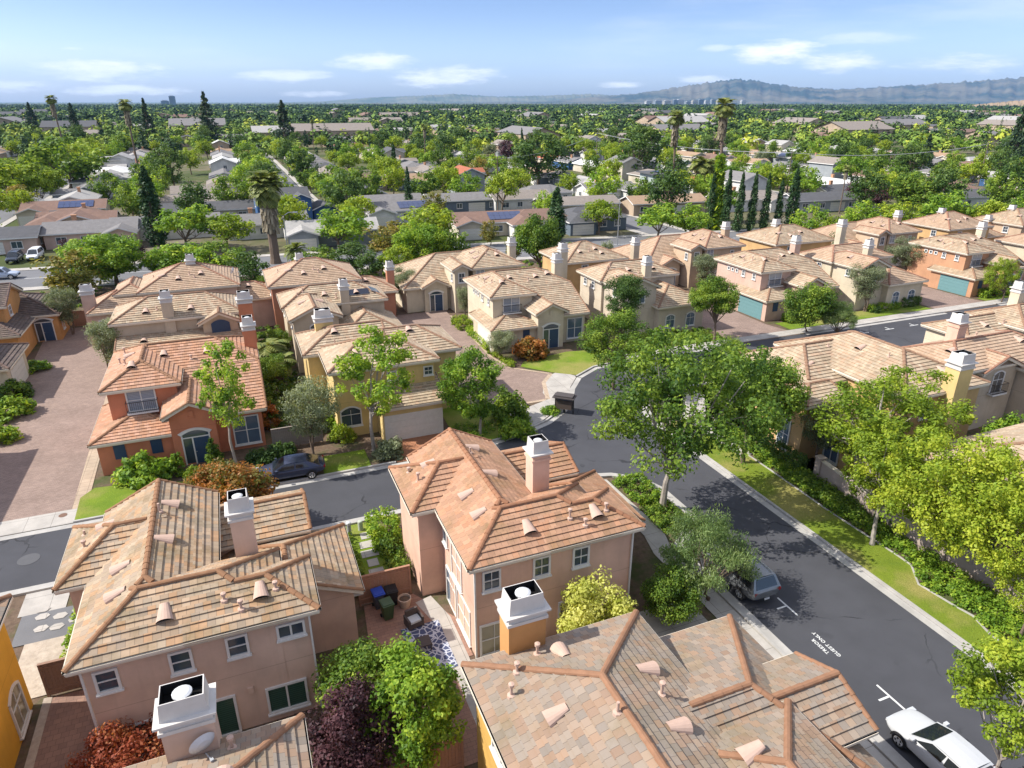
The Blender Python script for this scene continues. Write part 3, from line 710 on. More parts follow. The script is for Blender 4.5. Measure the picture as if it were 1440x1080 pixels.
tv = [(9.6, 3), (12.6, 2.2), (13.6, 4.4), (10.0, 5.5)]; tp = [(11.2, 2.6), (12.9, 3.4), (10.6, 4)]
townhouse('cream house with a long sloping roof and narrow window turret behind the central court', 18.8, 80.6, plan_turret(), feats_turret(M['w_cream']), M['w_cream'], M['tile_tan'], vents=tv, pipes=tp)
townhouse('tan house with a white gable turret and long orange tinted roof below the cypresses', 54.0, 80.2, plan_turret(), feats_turret(M['w_tan']), M['w_tan'], M['tile_rose'], vents=tv, pipes=tp)
townhouse('tan house with a white turret behind the terracotta house, far right', 88.6, 79.0, plan_turret(), feats_turret(M['w_tan']), M['w_tan'], M['tile_rose'], vents=tv, pipes=tp)
# ---- hip roofed houses of the back row
def plan_hip(): return [(0, 0, 10.6, 9, 5.55, .45, 'a', 'h', 'h'), (9.6, .6, 15, 6.6, 3.6, .45, 'a', 'g', 'h')]
def feats_hip(wallm): return [('chim', 4.2, 5.2, 5, 8.2, .95, .95, wallm), ('chim', 14.8, 4.0, 0, 6.6, .9, .9, wallm), ('win', 'F', 3, .38, 4.5, .8, .9), ('win', 'F', 8, .38, 4.5, .8, .9), ('win', 'F', 12.6, .99, 1.6, 1.0, 1.3), ('win', 'L', 3, .38, 4.5, .8, .9), ('win', 'L', 6, .38, 1.5, .8, 1.3)]
hv = [(4.2, 1.6), (6.6, 2.2), (2.2, 2.6), (11.5, 2.6)]; hp = [(5.4, 2.4), (5.9, 1.9), (1.5, 4.3)]
townhouse('brick red hip roofed house in front of the thick shaggy palm', 2.7, 80.4, plan_hip(), feats_hip(M['w_red']), M['w_red'], M['tile_rose'], vents=hv, pipes=hp)
townhouse('pink hip roofed house with two chimneys, furthest back of the left court', -10.8, 83.0, plan_hip(), [('chim', 5.6, 4.6, 5, 8.6, .95, .95, M['w_blush']), ('chim', -4.9, 1.2, 0, 6.8, 1.2, .9, M['w_blush']), ('win', 'F', 2.5, .38, 4.4, .7, .9)], M['w_blush'], M['tile_rose'], vents=hv, pipes=hp)
townhouse('low pink house wing with a white framed window, end of left brick court', -16.2, 82.4, [(.3, 0, 5.9, 7, 3.9, .45, 'a', 'h', 'g'), (2.8, 2.2, 6.2, 7.5, 5.2, .45, 'b', 'h', 'g')], [('win', 'F', 1.9, .38, 2.3, 1.2, 1.3, 'pair')], M['w_blush'], M['tile_rose'])
townhouse('amber sided hip roofed house next to the dense dark tree, centre', 39.8, 79.6, [(0, 0, 9.4, 8.6, 5.4, .42, 'a', 'h', 'h'), (7.5, -1.5, 13, 5.5, 3.4, .45, 'a', 'g', 'h')], [('chim', 12.0, 2.6, 3, 7.6, .9, .9, M['w_beige']), ('chim', -2.0, -3.0, 0, 8.8, .95, .95, M['w_cream']), ('win', 'F', 3, .38, 4.4, .8, .9)], M['w_amber'], M['tile_tan'], vents=[(3, 1.8), (5.5, 2.2), (6, 1.2)], pipes=[(4.4, 2.0)])
townhouse('tan hip roofed house with white chimney just below the cypress row', 74.2, 79.2, [(0, 0, 11.5, 9, 5.4, .42, 'a', 'h', 'h')], feats_hip(M['w_amber'])[:1] + [('chim', 11.0, -1.2, 0, 8.7, 1.0, 1.0, M['w_cream']), ('win', 'F', 3, .38, 4.4, .8, .9)], M['w_amber'], M['tile_tan'], vents=hv[:3], pipes=hp)
for i, (u, v, lab, wm, tm) in enumerate([(109.0, 78.0, 'tan hip roofed house with grey ridge behind the terracotta house, near the right edge', 'w_amber', 'tile_rose'), (107.5, 60.5, 'pale house with small high window beside the terracotta house at the right edge', 'w_cream', 'tile_rose'),
        (124.0, 76.0, 'tan tile roofed house at the right edge under the yellow green trees', 'w_tan', 'tile_tan'), (126.5, 58.5, 'red roofed house at the right edge with white chimney', 'w_red', 'tile_orange')]):
    townhouse(lab, u, v, plan_hip(), feats_hip(M[wm]), M[wm], M[tm], vents=hv, pipes=hp)
# ---- left court, west side
townhouse('orange house with a navy front door at the end of the left brick court', -29.0, 84.5, [(0, 2.6, 9.6, 11, 3.1, .42, 'a', 'h', 'h'), (-2, -1.5, 6.0, 6.0, 5.4, .42, 'a', 'h', 'g'), (2.0, -4.0, 7.2, 3, 2.9, .4, 'b', 'h', 'g')], [
    ('entry', 'F', 7.8, 2.98, 1.8, 2.6, 'navy'), ('win', 'R', 1.0, 5.6, 4.4, .8, .9), ('win', 'R', 5.0, 9.2, 1.5, .8, 1.3, 'arch', 'glass')], M['w_orange'], M['tile_dark'], group=None)
townhouse('cream house with a dark tiled garage wing on the left edge of the brick court', -33.5, 66.5, [(-2, 3, 10, 12.5, 5.5, .42, 'a', 'h', 'h'), (6.0, 3.2, 13.1, 10.6, 2.9, .4, 'a', 'g', 'h')], [
    ('panel', 'garage_door', 'R', 6.9, 12.72, 0, 4.6, 2.2, M['garage_white'], .03, 4), ('win', 'R', 7.5, 9.6, 4.4, 1.4, 1.3, 'pair')], M['w_cream'], M['tile_dark'])
townhouse('house on the left edge of the court whose shadow falls on the brick paving', -35.0, 47.0, [(0, 1.5, 12.5, 12.5, 6.0, .42, 'b', 'g', 'g')], [('win', 'R', 6, 12.1, 4.3, 1, 1)], M['w_cream'], M['tile_tan'])
# ---- right of the main road
townhouse('ochre orange house behind the verge trees right of the main road, with tall flared chimney', 36.0, 33.0, [(6.4, -2.5, 15, 10.8, 5.5, .42, 'b', 'h', 'h'), (3.0, 3.0, 9, 11.2, 4.9, .42, 'a', 'h', 'g'), (.4, .5, 4.4, 4.6, 4.7, .35, 'a', 'h', 'g'), (2.0, -2.4, 7.2, 1.6, 3.3, .42, 'a', 'h', 'g')], [
    ('win', 'L', 2.6, .78, 1.6, 1.0, 2.3, 'pair', 'glass_sky'), ('win', 'L', 7.2, 3.38, 3.9, 1.3, 1.3, 'pair', 'glass_sky'), ('win', 'L', -.6, 2.38, 1.6, 1.2, 2.0, 'pair', 'glass_sky'), ('win', 'F', 9.2, -2.12, 4.1, 1.0, 1.2, 'dh', 'glass_sky'),
    ('chim', 11.0, -2.6, -.2, 8.5, 1.4, 1.1, M['w_straw'], 'cap', .25)], M['w_amber'], M['tile_tan'], vents=[(8, 1.0), (9, 4.5), (12, -1.0), (4.5, 5.2)], pipes=[(9.5, 2.0), (8.0, 6.5)])
townhouse('beige house right of the flared chimney with an arched gable window above the green tree', 50.2, 32.0, [(.3, .6, 13.5, 6.8, 5.5, .42, 'a', 'h', 'h'), (3.0, .4, 8.0, 5, 5.15, .45, 'b', 'g', 'h'), (7.4, -2.6, 15, 4.0, 5.0, .42, 'a', 'h', 'h')], [
    ('win', 'F', 5.5, .8, 4.0, 1.2, 1.8, 'arch', 'glass_sky'), ('rail', 5.5, .79, 3.1, 1.7), ('chim', 4.4, 4.4, 5, 8.9, 1.0, 1.0, M['w_pink'], 'wall')], M['w_beige'], M['tile_rose'], vents=[(9.6, 1.0), (10, 2.4), (2.0, 3.0)], pipes=[(8, 5)])
townhouse('cream house with a low tan roof at the bend of the road on the right', 62.3, 38.0, [(.3, 2.4, 9, 7.4, 4.4, .42, 'a', 'h', 'g'), (6, 1.0, 17, 7.2, 5.0, .42, 'a', 'h', 'h')], [('win', 'L', 5, .68, 2.4, 1.2, 1.1), ('chim', 11, 5.6, 2, 8.2, .95, .95, M['w_cream'])], M['w_cream'], M['tile_tan'], vents=[(4, 3.4), (9, 2.6), (12, 2.4)], pipes=[(6, 3.2)])
townhouse('tan tiled house at the right edge beyond the bend of the road', 86.0, 39.5, [(0, 0, 13, 10, 5.2, .42, 'a', 'h', 'h'), (10, -3, 18, 7, 4.2, .42, 'a', 'g', 'h')], [('win', 'L', 4, .38, 4.2, 1.2, 1.1), ('chim', 6, 3, 4, 8.6, .95, .95, M['w_cream'])], M['w_tan'], M['tile_tan'], vents=[(4, 2), (7, 3), (10, 2)], pipes=[(6, 2.2)])
townhouse('pale cream house half hidden by the yellow green trees at the right edge', 37.3, 11.5, [(.5, 0, 12, 14.5, 4.6, .42, 'b', 'h', 'h')], [
    ('win', 'L', 4, .88, 1.6, 1.2, 1.7, 'dh', 'glass_sky'), ('win', 'L', 9, .88, 1.6, 1.2, 1.7, 'dh', 'glass_sky')], M['w_cream'], M['tile_tan'], vents=[(3, 6), (3, 9)])
# ------------------------------------------------------------------ vegetation
M['leaf_bright'] = leafmat('leaf_bright', (.06, .135, .014), (.20, .335, .032), (.45, .54, .055), .42)
M['leaf_green'] = leafmat('leaf_green', (.035, .085, .012), (.125, .215, .026), (.32, .41, .05), .4)
M['leaf_dark'] = leafmat('leaf_dark', (.03, .07, .016), (.075, .14, .028), (.16, .23, .05))
M['leaf_yellow'] = leafmat('leaf_yellow', (.10, .17, .014), (.245, .34, .028), (.47, .51, .05), .42)
M['leaf_lime'] = leafmat('leaf_lime', (.28, .32, .04), (.50, .52, .11), (.70, .68, .22), .4)
M['leaf_olive'] = leafmat('leaf_olive', (.10, .13, .07), (.20, .235, .125), (.34, .37, .22))
M['leaf_willow'] = leafmat('leaf_willow', (.08, .14, .045), (.18, .265, .09), (.34, .42, .17), .4)
M['leaf_purple'] = leafmat('leaf_purple', (.03, .015, .018), (.075, .03, .038), (.15, .065, .07), .25)
M['leaf_red'] = leafmat('leaf_red', (.18, .04, .02), (.34, .085, .04), (.45, .20, .07))
M['leaf_rust'] = leafmat('leaf_rust', (.11, .13, .025), (.34, .15, .03), (.52, .18, .055))
M['leaf_bronze'] = leafmat('leaf_bronze', (.09, .12, .02), (.20, .20, .035), (.36, .25, .06))
M['leaf_cypress'] = leafmat('leaf_cypress', (.018, .045, .014), (.035, .08, .022), (.075, .13, .04), .1)
M['leaf_conifer'] = leafmat('leaf_conifer', (.02, .042, .02), (.04, .072, .03), (.085, .115, .045), .1)
M['leaf_palm'] = leafmat('leaf_palm', (.07, .10, .025), (.16, .20, .045), (.30, .31, .09), .25)
M['palm_skirt'] = leafmat('palm_skirt', (.12, .095, .06), (.22, .18, .115), (.32, .27, .18), .1)
M['leaf_magenta'] = leafmat('leaf_magenta', (.16, .01, .05), (.33, .02, .10), (.45, .06, .16), .2)
def rs(seed): return np.random.RandomState(seed)
def leaf_arrays(C, Rd, n, size, r, flat=.75, upb=.5, aspect=.6, hang=0.):
    """quads scattered through clumps; returns verts (4N,3), rnd (N)"""
    k = len(C); N = k * n
    d = r.normal(size=(N, 3)); d /= np.linalg.norm(d, axis=1)[:, None]
    rad = r.rand(N) ** .45
    P = np.repeat(C, n, 0) + d * (rad * np.repeat(Rd, n))[:, None] * np.array([1, 1, flat])
    nn = d * .7 + np.array([0, 0, upb]) + r.normal(size=(N, 3)) * .45; nn /= np.linalg.norm(nn, axis=1)[:, None]
    t = np.cross(nn, r.normal(size=(N, 3))); t[:, 2] -= hang; t /= np.linalg.norm(t, axis=1)[:, None] + 1e-9
    b = np.cross(nn, t)
    L = size * (.65 + .7 * r.rand(N))[:, None]
    V = np.empty((N, 4, 3)); V[:, 0] = P - t * L * .5; V[:, 1] = P + b * L * aspect * .5; V[:, 2] = P + t * L * .5; V[:, 3] = P - b * L * aspect * .5
    rnd = np.clip(np.repeat(r.rand(k), n) * .55 + r.rand(N) * .45, 0, 1)
    return V.reshape(-1, 3), rnd
def quads_mesh(name, V, rnd, mat, idx=None, mats=None):
    N = len(V) // 4; me = bpy.data.meshes.new(name)
    me.vertices.add(4 * N); me.vertices.foreach_set('co', np.ascontiguousarray(V, dtype=np.float32).ravel())
    me.loops.add(4 * N); me.loops.foreach_set('vertex_index', np.arange(4 * N, dtype=np.int32))
    me.polygons.add(N); me.polygons.foreach_set('loop_start', np.arange(0, 4 * N, 4, dtype=np.int32))
    at = me.attributes.new('rnd', 'FLOAT', 'FACE'); at.data.foreach_set('value', np.asarray(rnd, dtype=np.float32))
    for m in (mats or [mat]): me.materials.append(m)
    if idx is not None: me.polygons.foreach_set('material_index', np.asarray(idx, dtype=np.int32))
    me.update(calc_edges=True); me.validate(); return me
def crown_points(r, n, shape, rad, zc, hz):
    out = []
    while len(out) < n:
        p = r.uniform(-1, 1, 3); q = np.linalg.norm(p)
        if q > 1 or q < .35 * r.rand() + .15: continue
        x, y, z = p
        if shape == 'vase' and (x * x + y * y) ** .5 > .45 + .5 * (z + 1) / 2: continue
        if shape == 'dome' and z < -.35: continue
        if shape == 'layer': z = round(z * 2.2) / 2.2 + r.uniform(-.1, .1)
        out.append((x * rad, y * rad, zc + z * hz))
    return np.array(out)
TREEC = {}
def tree_meshes(key, seed, h, rad, leaf, bark, n_cl, n_lf, size, shape='round', base=.32, cl=.26, trunk=.16, hang=0., lean=.0, aspect=.6, multi=1):
    if key in TREEC: return TREEC[key]
    r = rs(seed); zb = h * base; hz = (h - zb) / 2; zc = zb + hz
    C = crown_points(r, n_cl, shape, rad * .86, zc, hz * .88)
    C += np.array([r.normal() * .12, r.normal() * .12, 0]) * rad
    Rd = rad * cl * (.7 + .65 * r.rand(n_cl))
    V, rnd = leaf_arrays(C, Rd, n_lf, size, r, .78, .5, aspect, hang)
    if hang: V[:, 2] -= 0
    crown = quads_mesh('crown', V, rnd, M[leaf])
    mb = MB()
    for q in range(multi):
        ang = q * 2.4; off = .25 * (multi > 1)
        top = Vector((off * math.cos(ang) + r.normal() * .15 + lean, off * math.sin(ang) + r.normal() * .15, zb + hz * .25))
        b0 = Vector((off * .4 * math.cos(ang), off * .4 * math.sin(ang), -.1))
        mid = (b0 + top) / 2 + Vector((r.normal() * .12, r.normal() * .12, 0))
        k = 1 / multi ** .5
        mb.tube([b0, b0 + Vector((0, 0, .25)), mid, top], [trunk * 1.5 * k, trunk * 1.1 * k, trunk * .85 * k, trunk * .62 * k], 8)
        far = C[r.permutation(n_cl)[:max(6, min(16, n_cl // 5)) // multi + 1]]
        for c in far:
            c = Vector(c); st = mid.lerp(top, r.uniform(.3, 1.0)); m2 = st.lerp(c, .5) + Vector((0, 0, -.06 * (c - st).length + .1)) + Vector(r.normal(size=3) * .12)
            mb.tube([st, m2, c], [trunk * .5 * k, trunk * .3, trunk * .08], 5, caps=False)
            for _ in range(2):
                c2 = Vector(C[r.randint(n_cl)])
                if (c2 - m2).length < rad * .8: mb.tube([m2, m2.lerp(c2, .5) + Vector((0, 0, .1)), c2], [trunk * .22, trunk * .13, trunk * .04], 4, caps=False)
    tr = mb.mesh('trunk', M[bark]); TREEC[key] = (tr, crown, h); return TREEC[key]
def put_tree(key, u, v, label, cat='tree', name='tree', h=None, rz=None, group=None, wide=1.0, z=0.0):
    tr, cr, h0 = TREEC[key]; s = (h / h0) if h else 1.0
    o = empty(name, label, cat, UVW(u, v, z), random.uniform(0, 6.28) if rz is None else rz, group, (s * wide, s * wide, s))
    for nm, me in (('trunk', tr), ('crown', cr)):
        if me is None: continue
        c = bpy.data.objects.new(nm, me); COL.objects.link(c); c.parent = o
    return o
# near prototypes -------------------------------------------------------
tree_meshes('syc1', 11, 9.6, 2.9, 'leaf_bright', 'pale_bark', 70, 93, 0.216, 'round', .30, .17, .13)
tree_meshes('syc2', 12, 9.0, 2.5, 'leaf_bright', 'pale_bark', 56, 90, 0.208, 'round', .32, .18, .11)
tree_meshes('ash', 13, 7.8, 2.9, 'leaf_bright', 'pale_bark', 95, 142, 0.200, 'round', .16, .2, .12)
tree_meshes('oak', 14, 11.5, 5.4, 'leaf_green', 'pale_bark', 112, 170, 0.208, 'round', .24, .155, .2)
tree_meshes('oak2', 15, 10.5, 4.6, 'leaf_green', 'bark', 110, 180, 0.208, 'round', .24, .17, .19)
tree_meshes('fine', 16, 11.0, 3.3, 'leaf_dark', 'bark', 130, 225, 0.152, 'vase', .22, .2, .16, .2)
tree_meshes('verge', 17, 8.2, 3.2, 'leaf_green', 'bark', 120, 165, 0.192, 'dome', .26, .2, .16)
tree_meshes('locust1', 18, 8.2, 3.5, 'leaf_yellow', 'bark', 60, 127, 0.176, 'round', .3, .17, .13)
tree_meshes('locust2', 19, 7.4, 2.8, 'leaf_yellow', 'pale_bark', 70, 135, 0.176, 'layer', .36, .2, .15)
tree_meshes('locust3', 20, 9.2, 4.6, 'leaf_yellow', 'bark', 130, 172, 0.184, 'round', .2, .155, .17)
tree_meshes('tall_locust', 33, 8.6, 2.2, 'leaf_yellow', 'pale_bark', 64, 210, .135, 'round', .5, .2, .09)
tree_meshes('willow', 21, 5.6, 3.1, 'leaf_willow', 'bark', 100, 180, 0.192, 'dome', .08, .2, .13, 1.4, 0, .3)
tree_meshes('olive', 22, 5.4, 2.1, 'leaf_olive', 'bark', 80, 142, 0.152, 'round', .26, .25, .11, .3, 0, .4, 2)
tree_meshes('olive2', 23, 6.0, 2.3, 'leaf_olive', 'bark', 85, 150, 0.152, 'vase', .24, .24, .12, .3, 0, .4, 2)
tree_meshes('lime', 24, 4.6, 2.1, 'leaf_lime', 'bark', 90, 150, 0.168, 'round', .04, .27, .07)
tree_meshes('plum', 25, 4.6, 2.1, 'leaf_purple', 'bark', 80, 165, 0.152, 'round', .12, .27, .1)
tree_meshes('maple', 26, 3.2, 2.2, 'leaf_red', 'bark', 80, 135, 0.152, 'dome', .06, .26, .07)
tree_meshes('myrtle', 27, 3.6, 2.1, 'leaf_rust', 'bark', 80, 127, 0.160, 'dome', .1, .25, .06, 0, 0, .6, 3)
tree_meshes('patio', 28, 5.6, 2.3, 'leaf_bright', 'bark', 100, 142, 0.192, 'round', .06, .25, .09)
tree_meshes('patio2', 29, 5.0, 2.6, 'leaf_green', 'bark', 110, 142, 0.176, 'round', .05, .24, .09)
tree_meshes('bigbush', 30, 4.4, 3.9, 'leaf_bright', 'bark', 150, 165, 0.208, 'dome', .02, .2, .1)
tree_meshes('fruit', 31, 4.6, 2.6, 'leaf_green', 'bark', 80, 142, 0.176, 'round', .2, .24, .1)
tree_meshes('rusty', 32, 5.6, 2.9, 'leaf_green', 'bark', 90, 142, 0.192, 'round', .2, .24, .1)
# mid distance prototypes ----------------------------------------------
for i in range(3):
    tree_meshes(f'm_green{i}', 40 + i, 8.5, 4.4, 'leaf_green', 'bark', 48, 52, .52, 'round', .16, .27, .2)
    tree_meshes(f'm_bright{i}', 45 + i, 8.0, 4.2, 'leaf_bright', 'bark', 46, 52, .52, ['round', 'dome', 'layer'][i], .18, .27, .2)
    tree_meshes(f'm_yellow{i}', 50 + i, 8.0, 4.2, 'leaf_yellow', 'bark', 46, 50, .52, ['round', 'layer', 'dome'][i], .24, .26, .2)
    tree_meshes(f'm_dark{i}', 55 + i, 10.5, 4.6, 'leaf_dark', 'bark', 52, 52, .55, 'round', .12, .27, .24)
tree_meshes('m_olive0', 60, 7.0, 3.6, 'leaf_olive', 'bark', 42, 50, .45, 'round', .18, .28, .18)
tree_meshes('m_purple0', 61, 7.5, 3.8, 'leaf_purple', 'bark', 44, 50, .5, 'round', .14, .28, .18)
tree_meshes('m_rust0', 62, 7.0, 3.6, 'leaf_bronze', 'bark', 44, 46, .5, 'round', .14, .28, .18)
tree_meshes('m_magenta0', 63, 3.6, 3.4, 'leaf_magenta', 'bark', 34, 60, .4, 'dome', .02, .28, .1)
tree_meshes('big_avenue', 64, 11, 6.2, 'leaf_bright', 'bark', 130, 110, .42, 'round', .12, .2, .3)
tree_meshes('big_avenue2', 65, 10, 5.6, 'leaf_green', 'bark', 120, 105, .42, 'dome', .1, .21, .3)
def spire_mesh(key, seed, h, rad, leaf, n_cl, n_lf, size, kind='cypress'):
    r = rs(seed); C = []; Rd = []
    for i in range(n_cl):
        t = (i + r.rand()) / n_cl; z = h * (.03 + .95 * t)
        if kind == 'cypress': w = rad * min(1, (t * 6 + .45)) * (1 - t ** 2.2) ** .8
        else: w = rad * (1 - t) ** .85 * (.75 + .35 * ((t * 9) % 1))
        a = r.rand() * 6.283; q = w * (.55 + .4 * r.rand())
        C.append((q * math.cos(a), q * math.sin(a), z)); Rd.append((.5 * w + .1) if kind == 'cypress' else .34 * w + .18)
    V, rnd = leaf_arrays(np.array(C), np.array(Rd), n_lf, size, r, 1.5 if kind == 'cypress' else .55, .35 if kind == 'cypress' else .6, .5, 0 if kind == 'cypress' else .3)
    cr = quads_mesh('crown', V, rnd, M[leaf]); mb = MB(); mb.tube([(0, 0, -.1), (0, 0, h * .5), (0, 0, h * .95)], [rad * .16 + .05, rad * .1, .03], 7)
    TREEC[key] = (mb.mesh('trunk', M['bark']), cr, h)
spire_mesh('cypress', 70, 12, 1.0, 'leaf_cypress', 110, 40, .4)
spire_mesh('cypress2', 71, 12, 1.25, 'leaf_cypress', 110, 40, .45)
spire_mesh('pine', 72, 16, 3.6, 'leaf_conifer', 130, 26, .75, 'pine')
spire_mesh('pine2', 73, 15, 4.4, 'leaf_conifer', 120, 26, .8, 'pine')
def palm_mesh(key, seed, h, n_fr, fl, trunk_r, skirt=0, dens=16, lean=(0, 0), date=False, ivy=0):
    r = rs(seed); Q = []; rn = []; ix = []
    top = np.array([lean[0], lean[1], h])
    for i in range(n_fr):
        az = i * 2.39996 + r.rand() * .3; el = math.radians(r.uniform(-35, 78) if not date else r.uniform(-15, 70))
        L = fl * r.uniform(.8, 1.1); pts = []; p = top.copy(); e = el
        for j in range(9):
            pts.append(p.copy()); st = L / 8
            p = p + st * np.array([math.cos(az) * math.cos(e), math.sin(az) * math.cos(e), math.sin(e)]); e -= math.radians(9 + 5 * (j > 4))
        for j in range(2 if not date else 1, 8):
            for k in range(max(2, dens // 8)):
                t = k / max(2, dens // 8); a = pts[j] * (1 - t) + pts[min(j + 1, 8)] * t
                d = pts[min(j + 1, 8)] - pts[j]; d = d / (np.linalg.norm(d) + 1e-9); s = np.array([-math.sin(az), math.cos(az), 0.])
                wl = fl * (.34 if not date else .26) * math.sin(math.pi * min(.98, (j + t) / 8.3)) + .1
                for sg in (-1, 1):
                    q = a + (s * sg * .85 + d * .65) * wl + np.array([0, 0, -.12 * wl - .03]); w = d * .07 * fl / 2
                    Q += [a - w, a + w, q + w * .3, q - w * .3]; rn.append(r.rand()); ix.append(0)
    if skirt:
        for i in range(skirt):
            a = r.rand() * 6.283; z = h - .5 - r.rand() ** 1.2 * min(4.6, h * .45); rr = trunk_r * 1.15 + r.rand() * .3
            p = np.array([math.cos(a) * rr + lean[0], math.sin(a) * rr + lean[1], z]); o = np.array([math.cos(a), math.sin(a), 0.]); s = np.array([-math.sin(a), math.cos(a), 0.])
            b = p + o * .3 + np.array([0, 0, -1.1]); w = s * .22
            Q += [p - w, p + w, b + w * .6, b - w * .6]; rn.append(r.rand()); ix.append(1)
    if ivy:
        for i in range(ivy):
            t = r.rand() ** 1.3 * .62; a = r.rand() * 6.283; rr = trunk_r + .25 + .5 * (1 - t / .62) * r.rand()
            c = np.array([lean[0] * t + math.cos(a) * rr, lean[1] * t + math.sin(a) * rr, h * t]); d1 = r.normal(size=3) * .3; d2 = r.normal(size=3) * .3
            Q += [c - d1, c + d2, c + d1, c - d2]; rn.append(r.rand()); ix.append(2)
    me = quads_mesh('crown', np.array(Q), rn, None, ix, [M['leaf_palm'], M['palm_skirt'], M['leaf_bright']])
    mb = MB(); n = 14; pts = [(lean[0] * (i / n) ** 1.2, lean[1] * (i / n) ** 1.2, -.1 + (h + .1) * i / n) for i in range(n + 1)]
    mb.tube(pts, [trunk_r * (1.35 if i == 0 else 1.0 - .25 * i / n + (.05 if i % 2 else 0)) for i in range(n + 1)], 10)
    TREEC[key] = (mb.mesh('trunk', M['bark']), me, h)
palm_mesh('fan_palm', 80, 10.0, 80, 3.0, .72, 420, 32)
palm_mesh('tall_palm', 81, 22, 40, 2.3, .27, 200, 24, (.8, .3))
palm_mesh('ivy_palm', 82, 23, 44, 2.5, .32, 240, 24, (1.1, .4), False, 1600)
palm_mesh('date_palm', 83, 4.5, 46, 3.0, .5, 80, 24, (0, 0), True)
palm_mesh('small_palm', 84, 3.2, 26, 2.0, .16, 0, 24, (0, 0), True)
# shrubs and hedges: leaf clouds round a dark twig core
SHC = {}
def shrub_mesh(key, seed, rad, h, leaf, n_cl=40, n_lf=60, size=.15, box=None):
    r = rs(seed)
    if box:
        w, d = box; C = []
        for _ in range(n_cl):
            s = r.rand(); x, y, z = r.uniform(-w / 2, w / 2), r.uniform(-d / 2, d / 2), r.uniform(.1, h)
            f = r.randint(5)
            if f == 0: x = -w / 2
            elif f == 1: x = w / 2
            elif f == 2: y = -d / 2
            elif f == 3: y = d / 2
            else: z = h
            C.append((x, y, z))
        C = np.array(C); Rd = np.full(n_cl, min(.28, d * .4)) * (.7 + .6 * r.rand(n_cl))
    else:
        p = r.normal(size=(n_cl, 3)); p /= np.linalg.norm(p, axis=1)[:, None]; p[:, 2] = np.abs(p[:, 2]) * 1.0
        C = p * np.array([rad, rad, h]) * (.55 + .35 * r.rand(n_cl))[:, None]; Rd = rad * .3 * (.7 + .6 * r.rand(n_cl))
    V, rnd = leaf_arrays(C, Rd, n_lf, size, r, .85, .45)
    V[:, 2] = np.maximum(V[:, 2], .01)
    SHC[key] = (quads_mesh('foliage', V, rnd, M[leaf]), h)
def put_shrub(key, u, v, label, cat='shrub', h=None, name='shrub', rz=None, wide=1.0, group=None):
    me, h0 = SHC[key]; s = (h / h0) if h else 1.0
    o = bpy.data.objects.new(name, me); COL.objects.link(o); o.location = UVW(u, v, .0); o.scale = (s * wide, s * wide, s)
    o.rotation_euler = (0, 0, TH + random.uniform(-3, 3) if rz is None else TH + rz)
    return tag(o, label, cat, group)
for k, lf in (('g', 'leaf_green'), ('b', 'leaf_bright'), ('d', 'leaf_dark'), ('y', 'leaf_yellow'), ('r', 'leaf_red'), ('t', 'leaf_rust'), ('o', 'leaf_olive')):
    shrub_mesh('ball_' + k, 100 + ord(k), .9, 1.1, lf, 46, 62, .15)
    shrub_mesh('tall_' + k, 200 + ord(k), .62, 1.9, lf, 50, 60, .14)
def hedge(u0, v0, u1, v1, h, label, leaf='leaf_green', cat='hedge', name='hedge', group=None, size=.16, dens=16):
    w, d = abs(u1 - u0), abs(v1 - v0)
    key = f'hedge{u0}{v0}'; n = int((2 * (w + d) * h + w * d) * dens * .55) + 6
    shrub_mesh(key, int(abs(u0 * 13 + v0 * 7)) + 5, 1, h, leaf, n, 26, size, (w, d))
    o = bpy.data.objects.new(name, SHC[key][0]); COL.objects.link(o); o.location = UVW((u0 + u1) / 2, (v0 + v1) / 2); o.rotation_euler = (0, 0, TH)
    return tag(o, label, cat, group)
# ------------------------------------------------------------------ ground, roads, paving (sheets in street-grid metres)
def asphalt(name, c, cracks=True):
    t = NT(name); p = t.coord(); a = t.noise(p, .12, 4, .6); b = t.noise(p, 35, 2, .7); d = t.noise(p, .9, 5, .6)
    col = t.mix(t.mr(a, .35, .65), tuple(x * .85 for x in c), tuple(x * 1.15 for x in c))
    col = t.mix(t.mr(d, .35, .75, 0, .3), col, tuple(x * 1.45 for x in c)); col = t.mix(t.mr(b, .3, .75, 0, .35), col, tuple(x * .55 for x in c))
    if cracks:
        w = t.new('ShaderNodeVectorMath', operation='ADD'); t.L.new(p, w.inputs[0])
        ns = t.new('ShaderNodeTexNoise'); ns.inputs['Scale'].default_value = .8; ns.inputs['Detail'].default_value = 4; t.L.new(p, ns.inputs['Vector']); t.L.new(ns.outputs['Color'], w.inputs[1])
        v = t.new('ShaderNodeTexVoronoi'); v.feature = 'DISTANCE_TO_EDGE'; v.inputs['Scale'].default_value = .17; t.L.new(w.outputs[0], v.inputs['Vector'])
        k = t.math('MULTIPLY', t.math('LESS_THAN', v.outputs['Distance'], .007), t.mr(t.noise(p, .25, 2), .48, .56))
        col = t.mix(t.math('MULTIPLY', k, .7), col, tuple(x * .3 for x in c))
    oil = t.mr(t.noise(p, .55, 3, .5), .66, .78, 0, .5); col = t.mix(oil, col, tuple(x * .45 for x in c))
    t.bump(b, .3, .01); return t.done(col, .85, .3)
